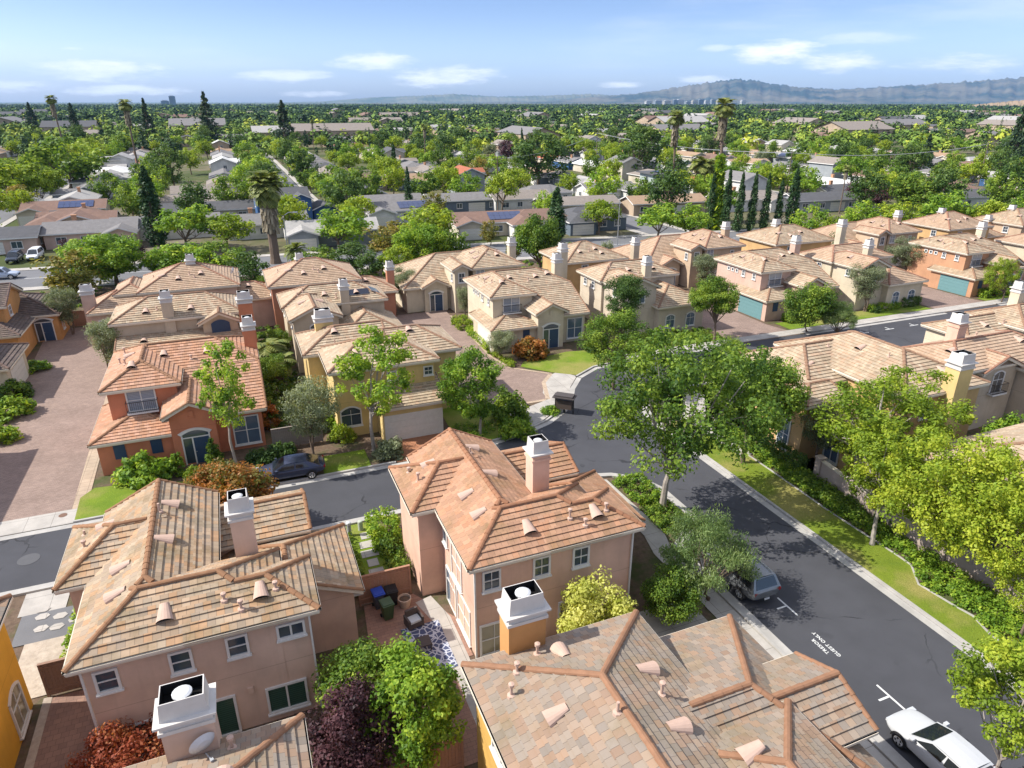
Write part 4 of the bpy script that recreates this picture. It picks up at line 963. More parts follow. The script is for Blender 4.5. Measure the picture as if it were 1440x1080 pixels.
def pavers(name, c1, c2, mort, sx=.22, sy=.11, off=.5):
    t = NT(name); p = t.coord(); b = t.new('ShaderNodeTexBrick'); t.L.new(p, b.inputs['Vector']); b.offset = off
    b.inputs['Color1'].default_value = (*c1, 1); b.inputs['Color2'].default_value = (*c2, 1); b.inputs['Mortar'].default_value = (*mort, 1)
    b.inputs['Scale'].default_value = 1.0; b.inputs['Brick Width'].default_value = sx; b.inputs['Row Height'].default_value = sy; b.inputs['Mortar Size'].default_value = .008; b.inputs['Bias'].default_value = -.1
    st = t.noise(p, .35, 5, .65); c = t.mix(t.mr(st, .4, .72, 0, .45), b.outputs[0], tuple(x * .6 for x in c2))
    c = t.mix(t.mr(t.noise(p, 1.1, 3), .5, .8, 0, .3), c, tuple(min(1, x * 1.35) for x in c1))
    return t.done(c, .9, .2)
def concrete(name, c, joint=1.5):
    t = NT(name); p = t.coord(); a = t.noise(p, .7, 5, .65); b = t.noise(p, 20, 2)
    col = t.mix(t.mr(a, .35, .7), tuple(x * .8 for x in c), tuple(x * 1.1 for x in c)); col = t.mix(t.mr(b, .4, .8, 0, .2), col, tuple(x * .7 for x in c))
    if joint:
        br = t.new('ShaderNodeTexBrick'); t.L.new(p, br.inputs['Vector']); br.offset = 0; br.inputs['Brick Width'].default_value = joint; br.inputs['Row Height'].default_value = joint
        br.inputs['Scale'].default_value = 1; br.inputs['Mortar Size'].default_value = .012; br.inputs['Mortar'].default_value = (.45, .45, .45, 1); br.inputs['Color1'].default_value = br.inputs['Color2'].default_value = (1, 1, 1, 1)
        col = t.mix(1., col, br.outputs[0], 'MULTIPLY')
    return t.done(col, .9, .2)
def grass(name, a, b, dry):
    t = NT(name); p = t.coord(); n1 = t.noise(p, .55, 5, .65); n2 = t.noise(p, 14, 3, .7); n3 = t.noise(p, .22, 4)
    c = t.mix(t.mr(n1, .3, .7), a, b); c = t.mix(t.mr(n3, .47, .62, 0, .85), c, dry); c = t.mix(t.mr(n2, .35, .7, 0, .45), c, tuple(x * .5 for x in a))
    t.bump(n2, .8, .05); return t.done(c, .95, .1)
def soil(name, a, b, g):
    t = NT(name); p = t.coord(); n = t.noise(p, 3, 5, .7); q = t.noise(p, .35, 5, .65)
    c = t.mix(t.mr(n, .3, .7), a, b); c = t.mix(t.mr(q, .48, .62, 0, .8), c, g); t.bump(n, .7, .06); return t.done(c, .95, .1)
M['asphalt'] = asphalt('asphalt', (.062, .063, .071)); M['avenue'] = asphalt('avenue_asphalt', (.15, .15, .155), False)
M['court'] = pavers('court_pavers', (.31, .225, .185), (.24, .17, .14), (.15, .12, .10)); M['court_band'] = concrete('court_band', (.45, .345, .25), .6)
M['patio_paver'] = pavers('patio_pavers', (.36, .215, .155), (.28, .165, .125), (.19, .125, .10), .4, .2)
M['patio_dark'] = pavers('side_yard_pavers', (.30, .19, .145), (.235, .15, .12), (.15, .10, .085), .3, .3)
M['concrete'] = concrete('concrete', (.43, .40, .36)); M['kerb'] = concrete('kerb_concrete', (.42, .40, .37), 0); M['terracotta_path'] = pavers('terracotta_path', (.42, .19, .10), (.36, .16, .09), (.25, .14, .09), .3, .3)
M['lawn'] = grass('lawn', (.125, .20, .022), (.20, .27, .03), (.30, .27, .085)); M['lawn_dry'] = grass('lawn_verge', (.12, .18, .02), (.21, .26, .03), (.34, .285, .10))
M['soil'] = soil('planting_bed', (.10, .07, .05), (.17, .12, .085), (.06, .085, .025)); M['gravel'] = soil('pale_gravel', (.36, .30, .24), (.50, .43, .35), (.30, .25, .2))
M['paint'] = plain('road_paint', (.60, .60, .58), .7, .2, 0, .1, 8)
def sheet(name, pts, z, mat, label=None, kind='structure', cat=None, group=None):
    bm = bmesh.new(); vs = [bm.verts.new((u, v, z)) for u, v in pts]; f = bm.faces.new(vs)
    if f.normal.z < 0 or sum(pts[i][0] * pts[(i + 1) % len(pts)][1] - pts[(i + 1) % len(pts)][0] * pts[i][1] for i in range(len(pts))) < 0: bmesh.ops.reverse_faces(bm, faces=[f])
    bmesh.ops.triangulate(bm, faces=bm.faces[:]); me = bpy.data.meshes.new(name); bm.to_mesh(me); bm.free(); me.materials.append(mat)
    o = bpy.data.objects.new(name, me); COL.objects.link(o); o.rotation_euler = (0, 0, TH)
    return tag(o, label, cat, group, kind)
def rect(u0, v0, u1, v1): return [(u0, v0), (u1, v0), (u1, v1), (u0, v1)]
def arc(cx, cy, r, a0, a1, n=8): return [(cx + r * math.cos(R(a0 + (a1 - a0) * i / n)), cy + r * math.sin(R(a0 + (a1 - a0) * i / n))) for i in range(n + 1)]
def offset(pts, d):
    out = []
    for i, p in enumerate(pts):
        a, b = pts[max(i - 1, 0)], pts[min(i + 1, len(pts) - 1)]; dx, dy = b[0] - a[0], b[1] - a[1]; l = math.hypot(dx, dy); out.append((p[0] - dy / l * d, p[1] + dx / l * d))
    return out
def ribbon(name, pts, d0, d1, z0, z1, mat, kind='structure', **kw):
    """a band between two offsets of a line (positive = left of travel), with vertical sides when z0 < z1"""
    A, B = offset(pts, d0), offset(pts, d1); mb = MB()
    for i in range(len(pts) - 1):
        mb.face([(*A[i], z1), (*A[i + 1], z1), (*B[i + 1], z1), (*B[i], z1)] if d1 > d0 else [(*B[i], z1), (*B[i + 1], z1), (*A[i + 1], z1), (*A[i], z1)])
        if z1 - z0 > .01:
            for Q in (A, B): mb.face([(*Q[i], z0), (*Q[i + 1], z0), (*Q[i + 1], z1), (*Q[i], z1)])
    o = mb.build(name, mat); o.rotation_euler = (0, 0, TH); return tag(o, kind=kind, **kw)
def ground_mat():
    t = NT('ground'); p = t.pos(); a = t.noise(p, .02, 5, .65); b = t.noise(p, .15, 4, .6); c = t.noise(p, .0012, 4, .6)
    col = t.ramp(a, [(.3, (.045, .065, .022)), (.48, (.085, .10, .035)), (.56, (.17, .14, .09)), (.7, (.22, .195, .16))])
    col = t.mix(t.mr(b, .4, .7, 0, .5), col, (.05, .07, .025)); col = t.mix(t.mr(c, .35, .7, 0, .5), col, (.03, .05, .025)); return t.done(col, .95, .1)
g = MB(); g.face([(-26000, -600, -.06), (26000, -600, -.06), (26000, 26000, -.06), (-26000, 26000, -.06)])
tag(g.build('ground', ground_mat()), kind='structure')
sheet('planting_ground', [(-75, -6), (150, -6), (150, 103), (-75, 116)], -.02, M['soil'])
K1 = [(-75, 38.2), (-40, 38.2), (-10, 38.2), (18.0, 38.2)] + [(20.5, 37.9), (22.8, 37.2), (24.3, 36.0), (24.9, 34.4), (24.9, 31.0), (24.3, 29.8), (23.0, 29.0), (22.3, 28.4), (22.0, 27.4)] + [(22, 20), (22, 8), (22, -6)]
K2 = [(30.8, -6), (30.8, 10), (30.8, 25), (30.8, 43.5)] + arc(36.3, 43.5, 5.5, 180, 90)[1:] + [(60, 49), (90, 49), (150, 49)]
K3 = [(-75, 44.9), (-40, 44.9), (-22, 44.9), (-12.2, 44.9), (-2, 44.9), (8.8, 44.9), (14.2, 45.0), (17.0, 45.5), (19.8, 46.2), (22.2, 47.2), (24.4, 48.8), (26.0, 50.8), (27.3, 53.0), (29.2, 55.3), (32.0, 57.0), (36, 57.5), (50, 57.5), (60, 57.5), (83, 57.5), (93, 57.5), (150, 57.5)]
sheet('road', K1 + K2 + K3[::-1], .0, M['asphalt'])
for nm, K, s in (('kerb', K1, 1), ('kerb', K2, 1), ):
    pass
def kerb(pts, left):
    s = 1 if left else -1
    ribbon('kerb', pts, 0, -s * .17, -.05, .13, M['kerb']); ribbon('gutter', pts, s * .02, s * .5, 0, .006, M['kerb'])
kerb(K1, True); kerb(K2, True)
kerb(K3[:3], False); kerb(K3[3:6], False); kerb(K3[6:12], False); kerb(K3[13:17], False); kerb(K3[17:19], False); kerb(K3[19:], False)
ribbon('gutter', K3[2:4], -.02, -.5, 0, .006, M['kerb']); ribbon('gutter', K3[5:7], -.02, -.5, 0, .006, M['kerb']); ribbon('gutter', K3[11:14], -.02, -.5, 0, .006, M['kerb'])
# pavements and aprons
sheet('pavement', rect(-22, 44.95, -12.2, 46.8), .012, M['concrete'])
sheet('driveway_apron', [(26.3, 51.2), (27.5, 53.3), (29.3, 55.5), (28.3, 57.4), (27.2, 56.9), (25.6, 55.2), (24.5, 53.0), (24.3, 51.4)], .012, M['concrete'])
sheet('pavement', [(17.2, 45.8), (19.7, 46.5), (22.0, 47.5), (24.1, 49.1), (25.8, 51.0), (24.3, 51.4), (22.2, 50.6), (20.6, 49.2), (19.4, 47.6)], .03, M['concrete'])
sheet('pavement', rect(20.55, 8, 21.8, 28.2), .03, M['concrete']); sheet('pavement', [(20.55, 28.2), (21.8, 28.2), (22.4, 30), (22.2, 36.9), (21.0, 37.4), (21.0, 30)], .03, M['concrete'])
sheet('pavement', rect(36.5, 57.7, 150, 59.2), .03, M['concrete'])
sheet('pavement', [(33.3, 36), (34.6, 36), (34.6, 42), (38, 46.8), (38, 48), (36.5, 48), (33.3, 43.5)], .065, M['concrete'])
# courts
sheet('court', [(-21.6, 46.8), (-12.6, 46.8), (-12.9, 60), (-13.2, 78), (-16.5, 92), (-22.0, 92), (-20.6, 70)], .0, M['court']); ribbon('court_border', [(-12.6, 46.8), (-12.9, 60), (-13.2, 78)], 0, -.9, 0, .01, M['court_band']); ribbon('court_border', [(-21.6, 46.8), (-20.9, 60), (-20.6, 70)], -.5, .05, 0, .012, M['court_band'])
sheet('court', [(18.0, 54.6), (20.0, 51.5), (24.3, 51.4), (25.6, 55.2), (27.2, 56.9), (24.0, 60.0), (23.2, 64), (24.0, 82.6), (15.6, 82.6), (15.0, 66), (16.5, 57)], .004, M['court'])
ribbon('court_border', [(18.0, 54.4), (20.0, 51.4), (24.3, 51.3)], -.1, .28, 0, .014, M['court_band']); ribbon('court_border', [(24.4, 51.4), (25.7, 55.2), (27.3, 57.0)], -.1, .3, 0, .014, M['court_band']); ribbon('court_border', [(27.2, 57.0), (24.0, 60.1), (23.3, 64), (23.9, 80)], -.25, .05, 0, .014, M['court_band'])
sheet('court', [(50.5, 57.6), (59.5, 57.6), (58.4, 62), (58.6, 80), (51, 80)], .002, M['court']); sheet('court', [(83.5, 57.6), (93.2, 57.6), (92.5, 61), (92.8, 79), (84.5, 79)], .002, M['court'])
sheet('driveway', rect(8.9, 45.0, 13.9, 48.6), .012, M['terracotta_path']); 
# lawns
LAWN = [('lawn', [(-12.2, 45.15), (-3.0, 45.15), (-3.8, 46.8), (-6.0, 48.0), (-8.6, 49.0), (-11.6, 49.3), (-12.3, 48.2)], 'lawn'), ('lawn', [(3.6, 45.2), (7.0, 45.2), (7.0, 48), (3.6, 48)], 'lawn'),
    ('lawn', [(14.4, 45.3), (17.2, 45.9), (19.2, 47.6), (20.4, 49.3), (22.2, 50.8), (20.0, 51.3), (17.9, 54.3), (14.6, 55.0), (14.2, 48)], 'lawn'), ('lawn', [(27.5, 57.3), (29.4, 55.8), (32.1, 57.4), (36, 58), (36, 61.5), (31.5, 62.3), (26.0, 61.2), (25.2, 60)], 'lawn'),
    ('lawn', rect(36.5, 59.3, 50.0, 63.0), 'lawn'), ('lawn', rect(59.6, 59.3, 83.0, 62.0), 'lawn'), ('lawn', rect(93.3, 59.3, 150, 60.6), 'lawn'),
    ('lawn', [(1.2, 36.9), (5.9, 36.9), (5.9, 38.0), (1.2, 38.0)], 'lawn'), ('lawn', rect(3.6, 31.2, 6.3, 36.9), 'lawn')]
for nm, p, mt in LAWN: sheet(nm, p, .02, M[mt])
BORD = [(34.0, 40), (33.9, 33), (33.7, 28.0), (33.80, 22.63), (33.76, 21.63), (32.64, 20.24), (32.86, 18.27), (33.03, 17.31), (32.56, 16.06), (32.2, 10), (32.2, -4)]
sheet('lawn', [(31.0, -4), (31.0, 43.0), (33.2, 43.4)] + BORD, .05, M['lawn_dry'])
ribbon('lawn_edging', BORD, .0, .09, 0, .11, M['kerb'])
sheet('planting_bed', BORD + [(36.2, -4), (36.2, 40)], .03, M['soil'])
# bulb of planting beside the walk, stepping stones, patios
sheet('planting_bed', [(22.5, 29.3), (23.9, 30.1), (24.6, 31.2), (24.6, 34.3), (24.0, 35.7), (22.6, 36.8), (22.3, 36.9)], .04, M['soil'])
sheet('patio', [(2.9, 24.6), (7.9, 24.6), (7.9, 27.5), (6.3, 30.1), (3.6, 30.1), (3.3, 27)], .01, M['patio_paver']); sheet('patio', rect(2.0, 19.0, 7.6, 24.55), .008, M['patio_paver'])
ribbon('patio_border', [(7.7, 19.2), (7.72, 24.5), (7.72, 27.6), (7.2, 29.6)], .05, 1.0, 0, .016, M['concrete'])
sheet('side_yard', rect(-10.9, 17.0, -7.6, 29.3), .008, M['patio_dark']); sheet('concrete_slab', [(-8.9, 23.4), (-7.8, 23.4), (-7.8, 25.2), (-8.9, 25.2)], .02, M['concrete'])
sheet('gravel_strip', rect(-11.0, 17, -10.65, 29.4), .02, M['gravel']); sheet('gravel_bed', rect(-12.6, 29.6, -10.3, 33.6), .02, M['gravel']); sheet('slate_bed', rect(-13.2, 33.6, -10.3, 36.0), .02, M['avenue'])
sheet('side_path', rect(8.0, 19.3, 20.0, 24.2), .004, M['concrete'])
r_ = random.Random(3)
for i in range(6): sheet('stepping_stone', rect(4.45 + r_.uniform(-.15, .15), 31.4 + i * .95, 5.2 + r_.uniform(-.1, .15), 32.1 + i * .95), .045, M['concrete'])
for i in range(7):
    x, y = -12.2 + (i % 3) * .8 + r_.uniform(-.2, .2), 34.6 + (i // 3) * .9 + r_.uniform(-.2, .2); sheet('stepping_stone', [(x + .36 * math.cos(a), y + .28 * math.sin(a)) for a in (0, 1, 2, 3, 4, 5.2)], .045, M['concrete'])
sheet('driveway', rect(-13.4, 36.0, -11.2, 38.1), .014, M['concrete'])
# road paint
def stripe(u0, v0, u1, v1, w): return sheet('parking_line', [(u0, v0), (u1, v1), *([(u1 + w, v1), (u0 + w, v0)] if abs(u1 - u0) < abs(v1 - v0) else [(u1, v1 + w), (u0, v0 + w)])], .004, M['paint'])
for vv in (21.6, 15.1): stripe(24.6, vv - .75, 24.6, vv + .75, .1); stripe(24.0, vv, 24.59, vv, .1)
for uu in (66.0, 70.0, 74.0): stripe(uu, 55.0, uu + 1.4, 55.0, .13); stripe(uu + .7, 55.16, uu + .7, 55.8, .13)
def road_text(txt, u, v, size, rz):
    c = bpy.data.curves.new('txt', 'FONT'); c.body = txt; c.size = size; c.align_x = 'CENTER'; c.space_character = 1.12; c.offset = .007
    t = bpy.data.objects.new('txt', c); COL.objects.link(t); dg = bpy.context.evaluated_depsgraph_get()
    me = bpy.data.meshes.new_from_object(t.evaluated_get(dg)); bpy.data.objects.remove(t)
    me.materials.clear(); me.materials.append(M['paint']); o = bpy.data.objects.new('road_lettering', me); COL.objects.link(o); o.location = UVW(u, v, .005); o.rotation_euler = (0, 0, TH + R(rz)); tag(o, kind='structure')
    return o
road_text('TRESOR', 24.16, 18.7, .27, 90); road_text('GUEST ONLY', 24.55, 18.7, .27, 90)
mh = MB(); mh.lathe(0, 0, [(.42, .0), (.42, .006), (.33, .009), (0, .009)], 20)
for i, (u, v, lab) in enumerate([(-14.0, 41.6, 'round manhole ring in the asphalt of the side street at the left edge'), (-13.0, 46.2, 'small rusty round drain lid in the concrete apron beside the lawn')]):
    o = mh.build('manhole_cover', plain('cover_%d' % i, ((.085, .085, .09), (.16, .09, .06))[i], .8)); o.location = UVW(u, v, .006 + .012 * i); o.scale = ((1.4, 1.4, 1), (.6, .6, 1))[i]; tag(o, lab, 'manhole cover')
# ------------------------------------------------------------------ walls, fences, gates
def fence(u0, v0, u1, v1, h, mat, label, cat='fence', name='fence', post=1.9, rail=True, boards=.14):
    L_ = math.hypot(u1 - u0, v1 - v0); root = empty(name, label, cat, UVW(u0, v0), TH + math.atan2(v1 - v0, u1 - u0))
    mb = MB(); n = max(1, int(L_ / boards))
    for i in range(n): x = L_ * i / n; mb.box(x + .004, -.012, .06, x + L_ / n - .004, .012, h + random.uniform(-.006, .006))
    mb.build('boards', mat, root); rl = MB()
    for zz in (.3, h - .25): rl.box(0, -.05, zz, L_, -.0125, zz + .09)
    rl.box(-.05, -.07, h + .01, L_ + .05, .07, h + .05); rl.build('rail', mat, root)
    k = max(1, round(L_ / post))
    for i in range(k + 1): p = MB(); x = L_ * i / k; p.box(x - .05, -.055, -.1, x + .05, .055, h + .008); p.build('post', mat, root)
    return root
fence(3.45, 30.25, 6.2, 30.25, 1.8, M['wood_fence'], 'reddish slatted fence between the mauve and pink houses', boards=.2)
gt = fence(-10.8, 29.45, -8.0, 29.45, 1.85, M['brown_fence'], 'brown double wooden side gate between the yellow and mauve houses', 'gate', 'gate', 1.4)
fence(.5, 50.6, 4.2, 50.6, 1.7, M['grey_fence'], 'weathered grey fence between the salmon and straw houses')
fence(-19.4, 92.3, -15.8, 92.3, 1.9, M['wood_fence'], 'red brown fence at the end of the left brick court')
fence(50.6, 67.5, 50.6, 76, 1.8, M['brown_fence'], 'tall brown fence beside the white grey house')
fence(2.2, 18.95, 5.5, 18.95, 1.8, M['wood_fence'], 'dark red fence behind the patio trees at the bottom')
def garden_wall(pts, h, label):
    root = empty('garden_wall', label, 'wall', UVW(0, 0), TH); mb = MB(); cp = MB(); q = 0
    A, B = offset(pts, .1), offset(pts, -.1)
    for i in range(len(pts) - 1):
        a0, a1, b0, b1 = A[i], A[i + 1], B[i], B[i + 1]
        mb.face([(*b0, -.1), (*b1, -.1), (*b1, h), (*b0, h)]); mb.face([(*a1, -.1), (*a0, -.1), (*a0, h), (*a1, h)])
    for s0, s1, z0, z1 in ((.16, -.16, h, h + .09),):
        A, B = offset(pts, s0), offset(pts, s1)
        for i in range(len(pts) - 1):
            cp.face([(*A[i], z1), (*B[i], z1), (*B[i + 1], z1), (*A[i + 1], z1)])
            for Q in (A, B): cp.face([(*Q[i], z0), (*Q[i + 1], z0), (*Q[i + 1], z1), (*Q[i], z1)])
            cp.face([(*A[i], z0), (*B[i], z0), (*B[i + 1], z0), (*A[i + 1], z0)])
    mb.build('wall', M['plaster_wall'], root); cp.build('coping', M['cream'], root)
    for i in range(len(pts)):
        p = MB(); u, v = pts[i]; p.box(u - .24, v - .24, -.1, u + .24, v + .24, h + .16); p.box(u - .3, v - .3, h + .16, u + .3, v + .3, h + .25); p.build('pillar', M['plaster_wall'], root)
garden_wall([(36.1, 31.2), (35.7, 28.0), (35.4, 24.8), (35.7, 21.2), (36.0, 17.6), (36.2, 14.0), (36.2, 9.0)], 1.65, 'beige stucco garden wall with square pillars behind the verge trees')
# ------------------------------------------------------------------ small things
def bollard(u, v, h, r, mt, capm, label, cat, name):
    root = empty(name, label, cat, UVW(u, v)); b = MB(); b.lathe(0, 0, [(r, 0), (r, h * .74)], 12); b.build('post', mt, root)
    c = MB(); c.lathe(0, 0, [(r * .8, h * .74), (r * .8, h * .84), (r * 1.25, h * .84), (r * 1.15, h * .94), (0, h)], 12); c.build('lamp_head', capm, root)
bollard(4.0, 36.9, 1.05, .13, M['grey'], M['lightgrey'], 'grey bollard light on the small lawn by the side street', 'bollard light', 'bollard_light')
ub = MB(); ub.lathe(0, 0, [(.16, 0), (.16, .62), (.13, .68), (0, .7)], 14); o = ub.build('utility_pedestal', plain('pale_green_plastic', (.42, .45, .36))); o.location = UVW(4.75, 37.25); tag(o, 'pale round utility pedestal beside the grey bollard light', 'utility box')
def wheelie(u, v, rz, bodym, lidm, label):
    root = empty('wheelie_bin', label, 'bin', UVW(u, v), TH + rz); b = MB(); b.frustum(0, 0, .08, .98, .22, .24, .29, .34); b.build('body', bodym, root)
    l = MB(); l.box(-.31, -.38, .98, .31, .36, 1.04); l.box(-.27, -.3, 1.04, .27, .3, 1.07); l.box(-.25, .36, .95, .25, .41, 1.0); l.build('lid', lidm, root)
    for s in (-1, 1): w = MB(); w.tube([(s * .24, .24, .1), (s * .3, .24, .1)], .1, 10); w.build('wheel', M['rubber'], root)
wheelie(4.35, 29.75, .1, plain('grey_blue_plastic', (.06, .07, .09)), M['blue_plastic'], 'wheelie bin with a bright blue lid against the reddish fence')
wheelie(5.05, 29.7, 0, M['black'], M['black'], 'black wheelie bin next to the blue lidded one')
wheelie(4.6, 28.75, .15, M['green_plastic'], M['green_plastic'], 'green wheelie bin standing in front of the blue lidded bin')
root = empty('plant_pot', 'pale round planter with dark soil near the wheelie bins', 'planter', UVW(5.65, 29.3)); p = MB(); p.lathe(0, 0, [(.24, 0), (.36, .5), (.36, .56), (.31, .56), (.30, .44), (0, .44)], 16); p.build('pot', M['planter'], root)
p = MB(); p.lathe(0, 0, [(.3, .46), (.1, .55), (0, .56)], 10); p.build('soil', M['soil'], root)
def rug_mat():
    t = NT('patterned_rug'); w = t.new('ShaderNodeTexVoronoi'); w.feature = 'DISTANCE_TO_EDGE'; w.inputs['Scale'].default_value = 3.6; t.L.new(t.coord(), w.inputs['Vector'])
    return t.done(t.mix(t.math('LESS_THAN', w.outputs['Distance'], .085), (.075, .09, .16), (.46, .48, .54)), .9, .1)
rg = sheet('outdoor_rug', rect(5.0, 24.2, 7.0, 27.6), .032, rug_mat(), 'blue and white patterned rug on the patio by the glass doors', None, 'rug')
M['wicker'] = plain('dark_wicker', (.075, .06, .055), .8); M['cushion'] = plain('pale_cushion', (.50, .54, .56), .9)
def armchair(u, v, rz, label):
    root = empty('patio_chair', label, 'patio chair', UVW(u, v), TH + rz)
    for nm, bx in (('seat', (-.32, -.32, .1, .32, .3, .36)), ('backrest', (-.34, .24, .12, .34, .36, .85)), ('armrest', (-.42, -.32, .05, -.32, .36, .6)), ('armrest', (.32, -.32, .05, .42, .36, .6))): b = MB(); b.box(*bx); b.build(nm, M['wicker'], root)
    b = MB(); b.box(-.29, -.28, .36, .29, .22, .48); b.build('cushion', M['cushion'], root)
armchair(5.75, 27.7, .2, 'dark wicker patio chair with pale cushion at the corner of the rug'); armchair(5.35, 24.2, 2.6, 'dark wicker patio chair at the near end of the rug beside the tree')
root = empty('coffee_table', 'small dark table with a potted plant on the patterned rug', 'table', UVW(5.8, 26.0), TH); b = MB(); b.box(-.35, -.35, .36, .35, .35, .42); b.build('tabletop', M['wicker'], root)
for x in (-.3, .3):
    for y in (-.3, .3): b = MB(); b.box(x - .03, y - .03, 0, x + .03, y + .03, .36); b.build('leg', M['wicker'], root)
root = empty('grill', 'black covered grill on the brick side yard at the bottom left', 'grill', UVW(-8.9, 20.6), TH + .3); b = MB(); b.frustum(0, 0, .0, .8, .62, .4, .72, .46); b.frustum(0, 0, .8, 1.12, .7, .44, .4, .3); b.build('cover', M['black'], root)
for x in (-.5, .5): b = MB(); b.tube([(x - .04, -.3, .04), (x + .04, -.3, .04)], .07, 8); b.build('wheel', M['rubber'], root)
root = empty('air_conditioner', 'grey outdoor air conditioner against the mauve house wall by the brown gate', 'air conditioner', UVW(-8.15, 27.4), TH); b = MB(); b.box(-.38, -.38, .05, .38, .38, .78); b.box(-.4, -.4, .78, .4, .4, .83); b.build('casing', M['lightgrey'], root); b = MB(); b.lathe(0, 0, [(.3, .835), (.3, .85), (.05, .87), (0, .87)], 16); b.build('fan_grille', M['black'], root)
def dish(u, v, z, az, label, r=.42):
    root = empty('satellite_dish', label, 'satellite dish', UVW(u, v, z), TH + az); d = MB(); n = 18
    for i in range(n):
        a, b = 2 * math.pi * i / n, 2 * math.pi * (i + 1) / n
        for q0, q1 in ((0, .5), (.5, 1)):
            P = lambda t, q: (r * q * math.cos(t), -.35 - .02 + .16 * q * q - .25 * r * q * math.sin(t), .8 + r * q * math.sin(t))
            d.face([P(a, q0), P(a, q1), P(b, q1), P(b, q0)] if q0 else [P(a, 0), P(a, q1), P(b, q1)], 0, smooth=True)
    d.build('reflector', M['lightgrey'], root); m = MB(); m.tube([(0, 0, 0), (0, 0, .55), (0, -.3, .75)], .03, 6); m.build('mast', M['metal'], root)
    m = MB(); m.tube([(0, -.33, .45), (0, -.85, .62)], .018, 5); m.box(-.05, -.93, .58, .05, -.83, .68); m.build('receiver_arm', M['grey'], root)
dish(-3.3, 18.25, 5.55, .4, 'grey satellite dish on the roof below the white chimney at the bottom left'); dish(-1.0, 87.2, 5.6, 1.2, 'white satellite dish behind the pink hip roofed house', .4)
# mailboxes, transformer boxes, street lamp
root = empty('mailbox_cluster', 'dark bank of mailboxes under a small canopy on the kerb corner', 'mailbox', UVW(24.4, 48.3), TH + R(-42))
b = MB(); b.box(-.7, -.3, .45, .7, .3, 1.25); b.build('cabinet', plain('brown_metal', (.075, .055, .045), .5), root); b = MB(); b.box(-.08, -.08, 0, .08, .08, .45); b.build('pedestal', M['black'], root)
b = MB(); b.box(-.95, -.55, 1.5, .95, .55, 1.58); b.box(-.8, -.42, 1.58, .8, .42, 1.72); b.build('canopy', plain('dark_shingle', (.07, .06, .058), .8), root)
for x in (-.8, .8): b = MB(); b.box(x - .05, -.05, 0, x + .05, .05, 1.5); b.build('post', M['black'], root)
for i, (u, v, h, lab) in enumerate([(20.0, 49.0, 1.0, 'light grey utility cabinet on the grass by the curved pavement'), (20.65, 49.15, .8, 'smaller pale utility cabinet right beside the larger one on the grass'), (20.2, 51.0, .3, 'low pale utility lid in the grass below the brick court edge')]):
    root = empty('utility_cabinet', lab, 'utility box', UVW(u, v), TH + .2); b = MB(); b.box(-.36, -.28, .06, .36, .28, h); b.build('cabinet', M['lightgrey'], root); b = MB(); b.box(-.38, -.3, h, .38, .3, h + .05); b.build('lid', M['lightgrey'], root); b = MB(); b.box(-.42, -.34, 0, .42, .34, .06); b.build('plinth', M['concrete'], root)
def street_lamp(u, v, h, rz, label):
    root = empty('street_lamp', label, 'street lamp', UVW(u, v), TH + rz); b = MB(); b.tube([(0, 0, 0), (0, 0, h * .5), (0, 0, h * .86)], [.11, .085, .065], 8); b.tube([(0, 0, h * .86), (.25, 0, h * .95), (.9, 0, h), (1.7, 0, h + .02)], [.065, .055, .05, .045], 7); b.build('pole', M['metal'], root)
    b = MB(); b.box(1.6, -.13, h - .04, 2.3, .13, h + .1); b.build('lamp_head', M['lightgrey'], root)
street_lamp(*(66.62, 111.99), 9.5, R(168), 'curved arm street lamp among the trees right of the central chimneys'); street_lamp(*(7.82, 118.06), 8.5, R(-20), 'tall slim street lamp beside the thick shaggy palm')
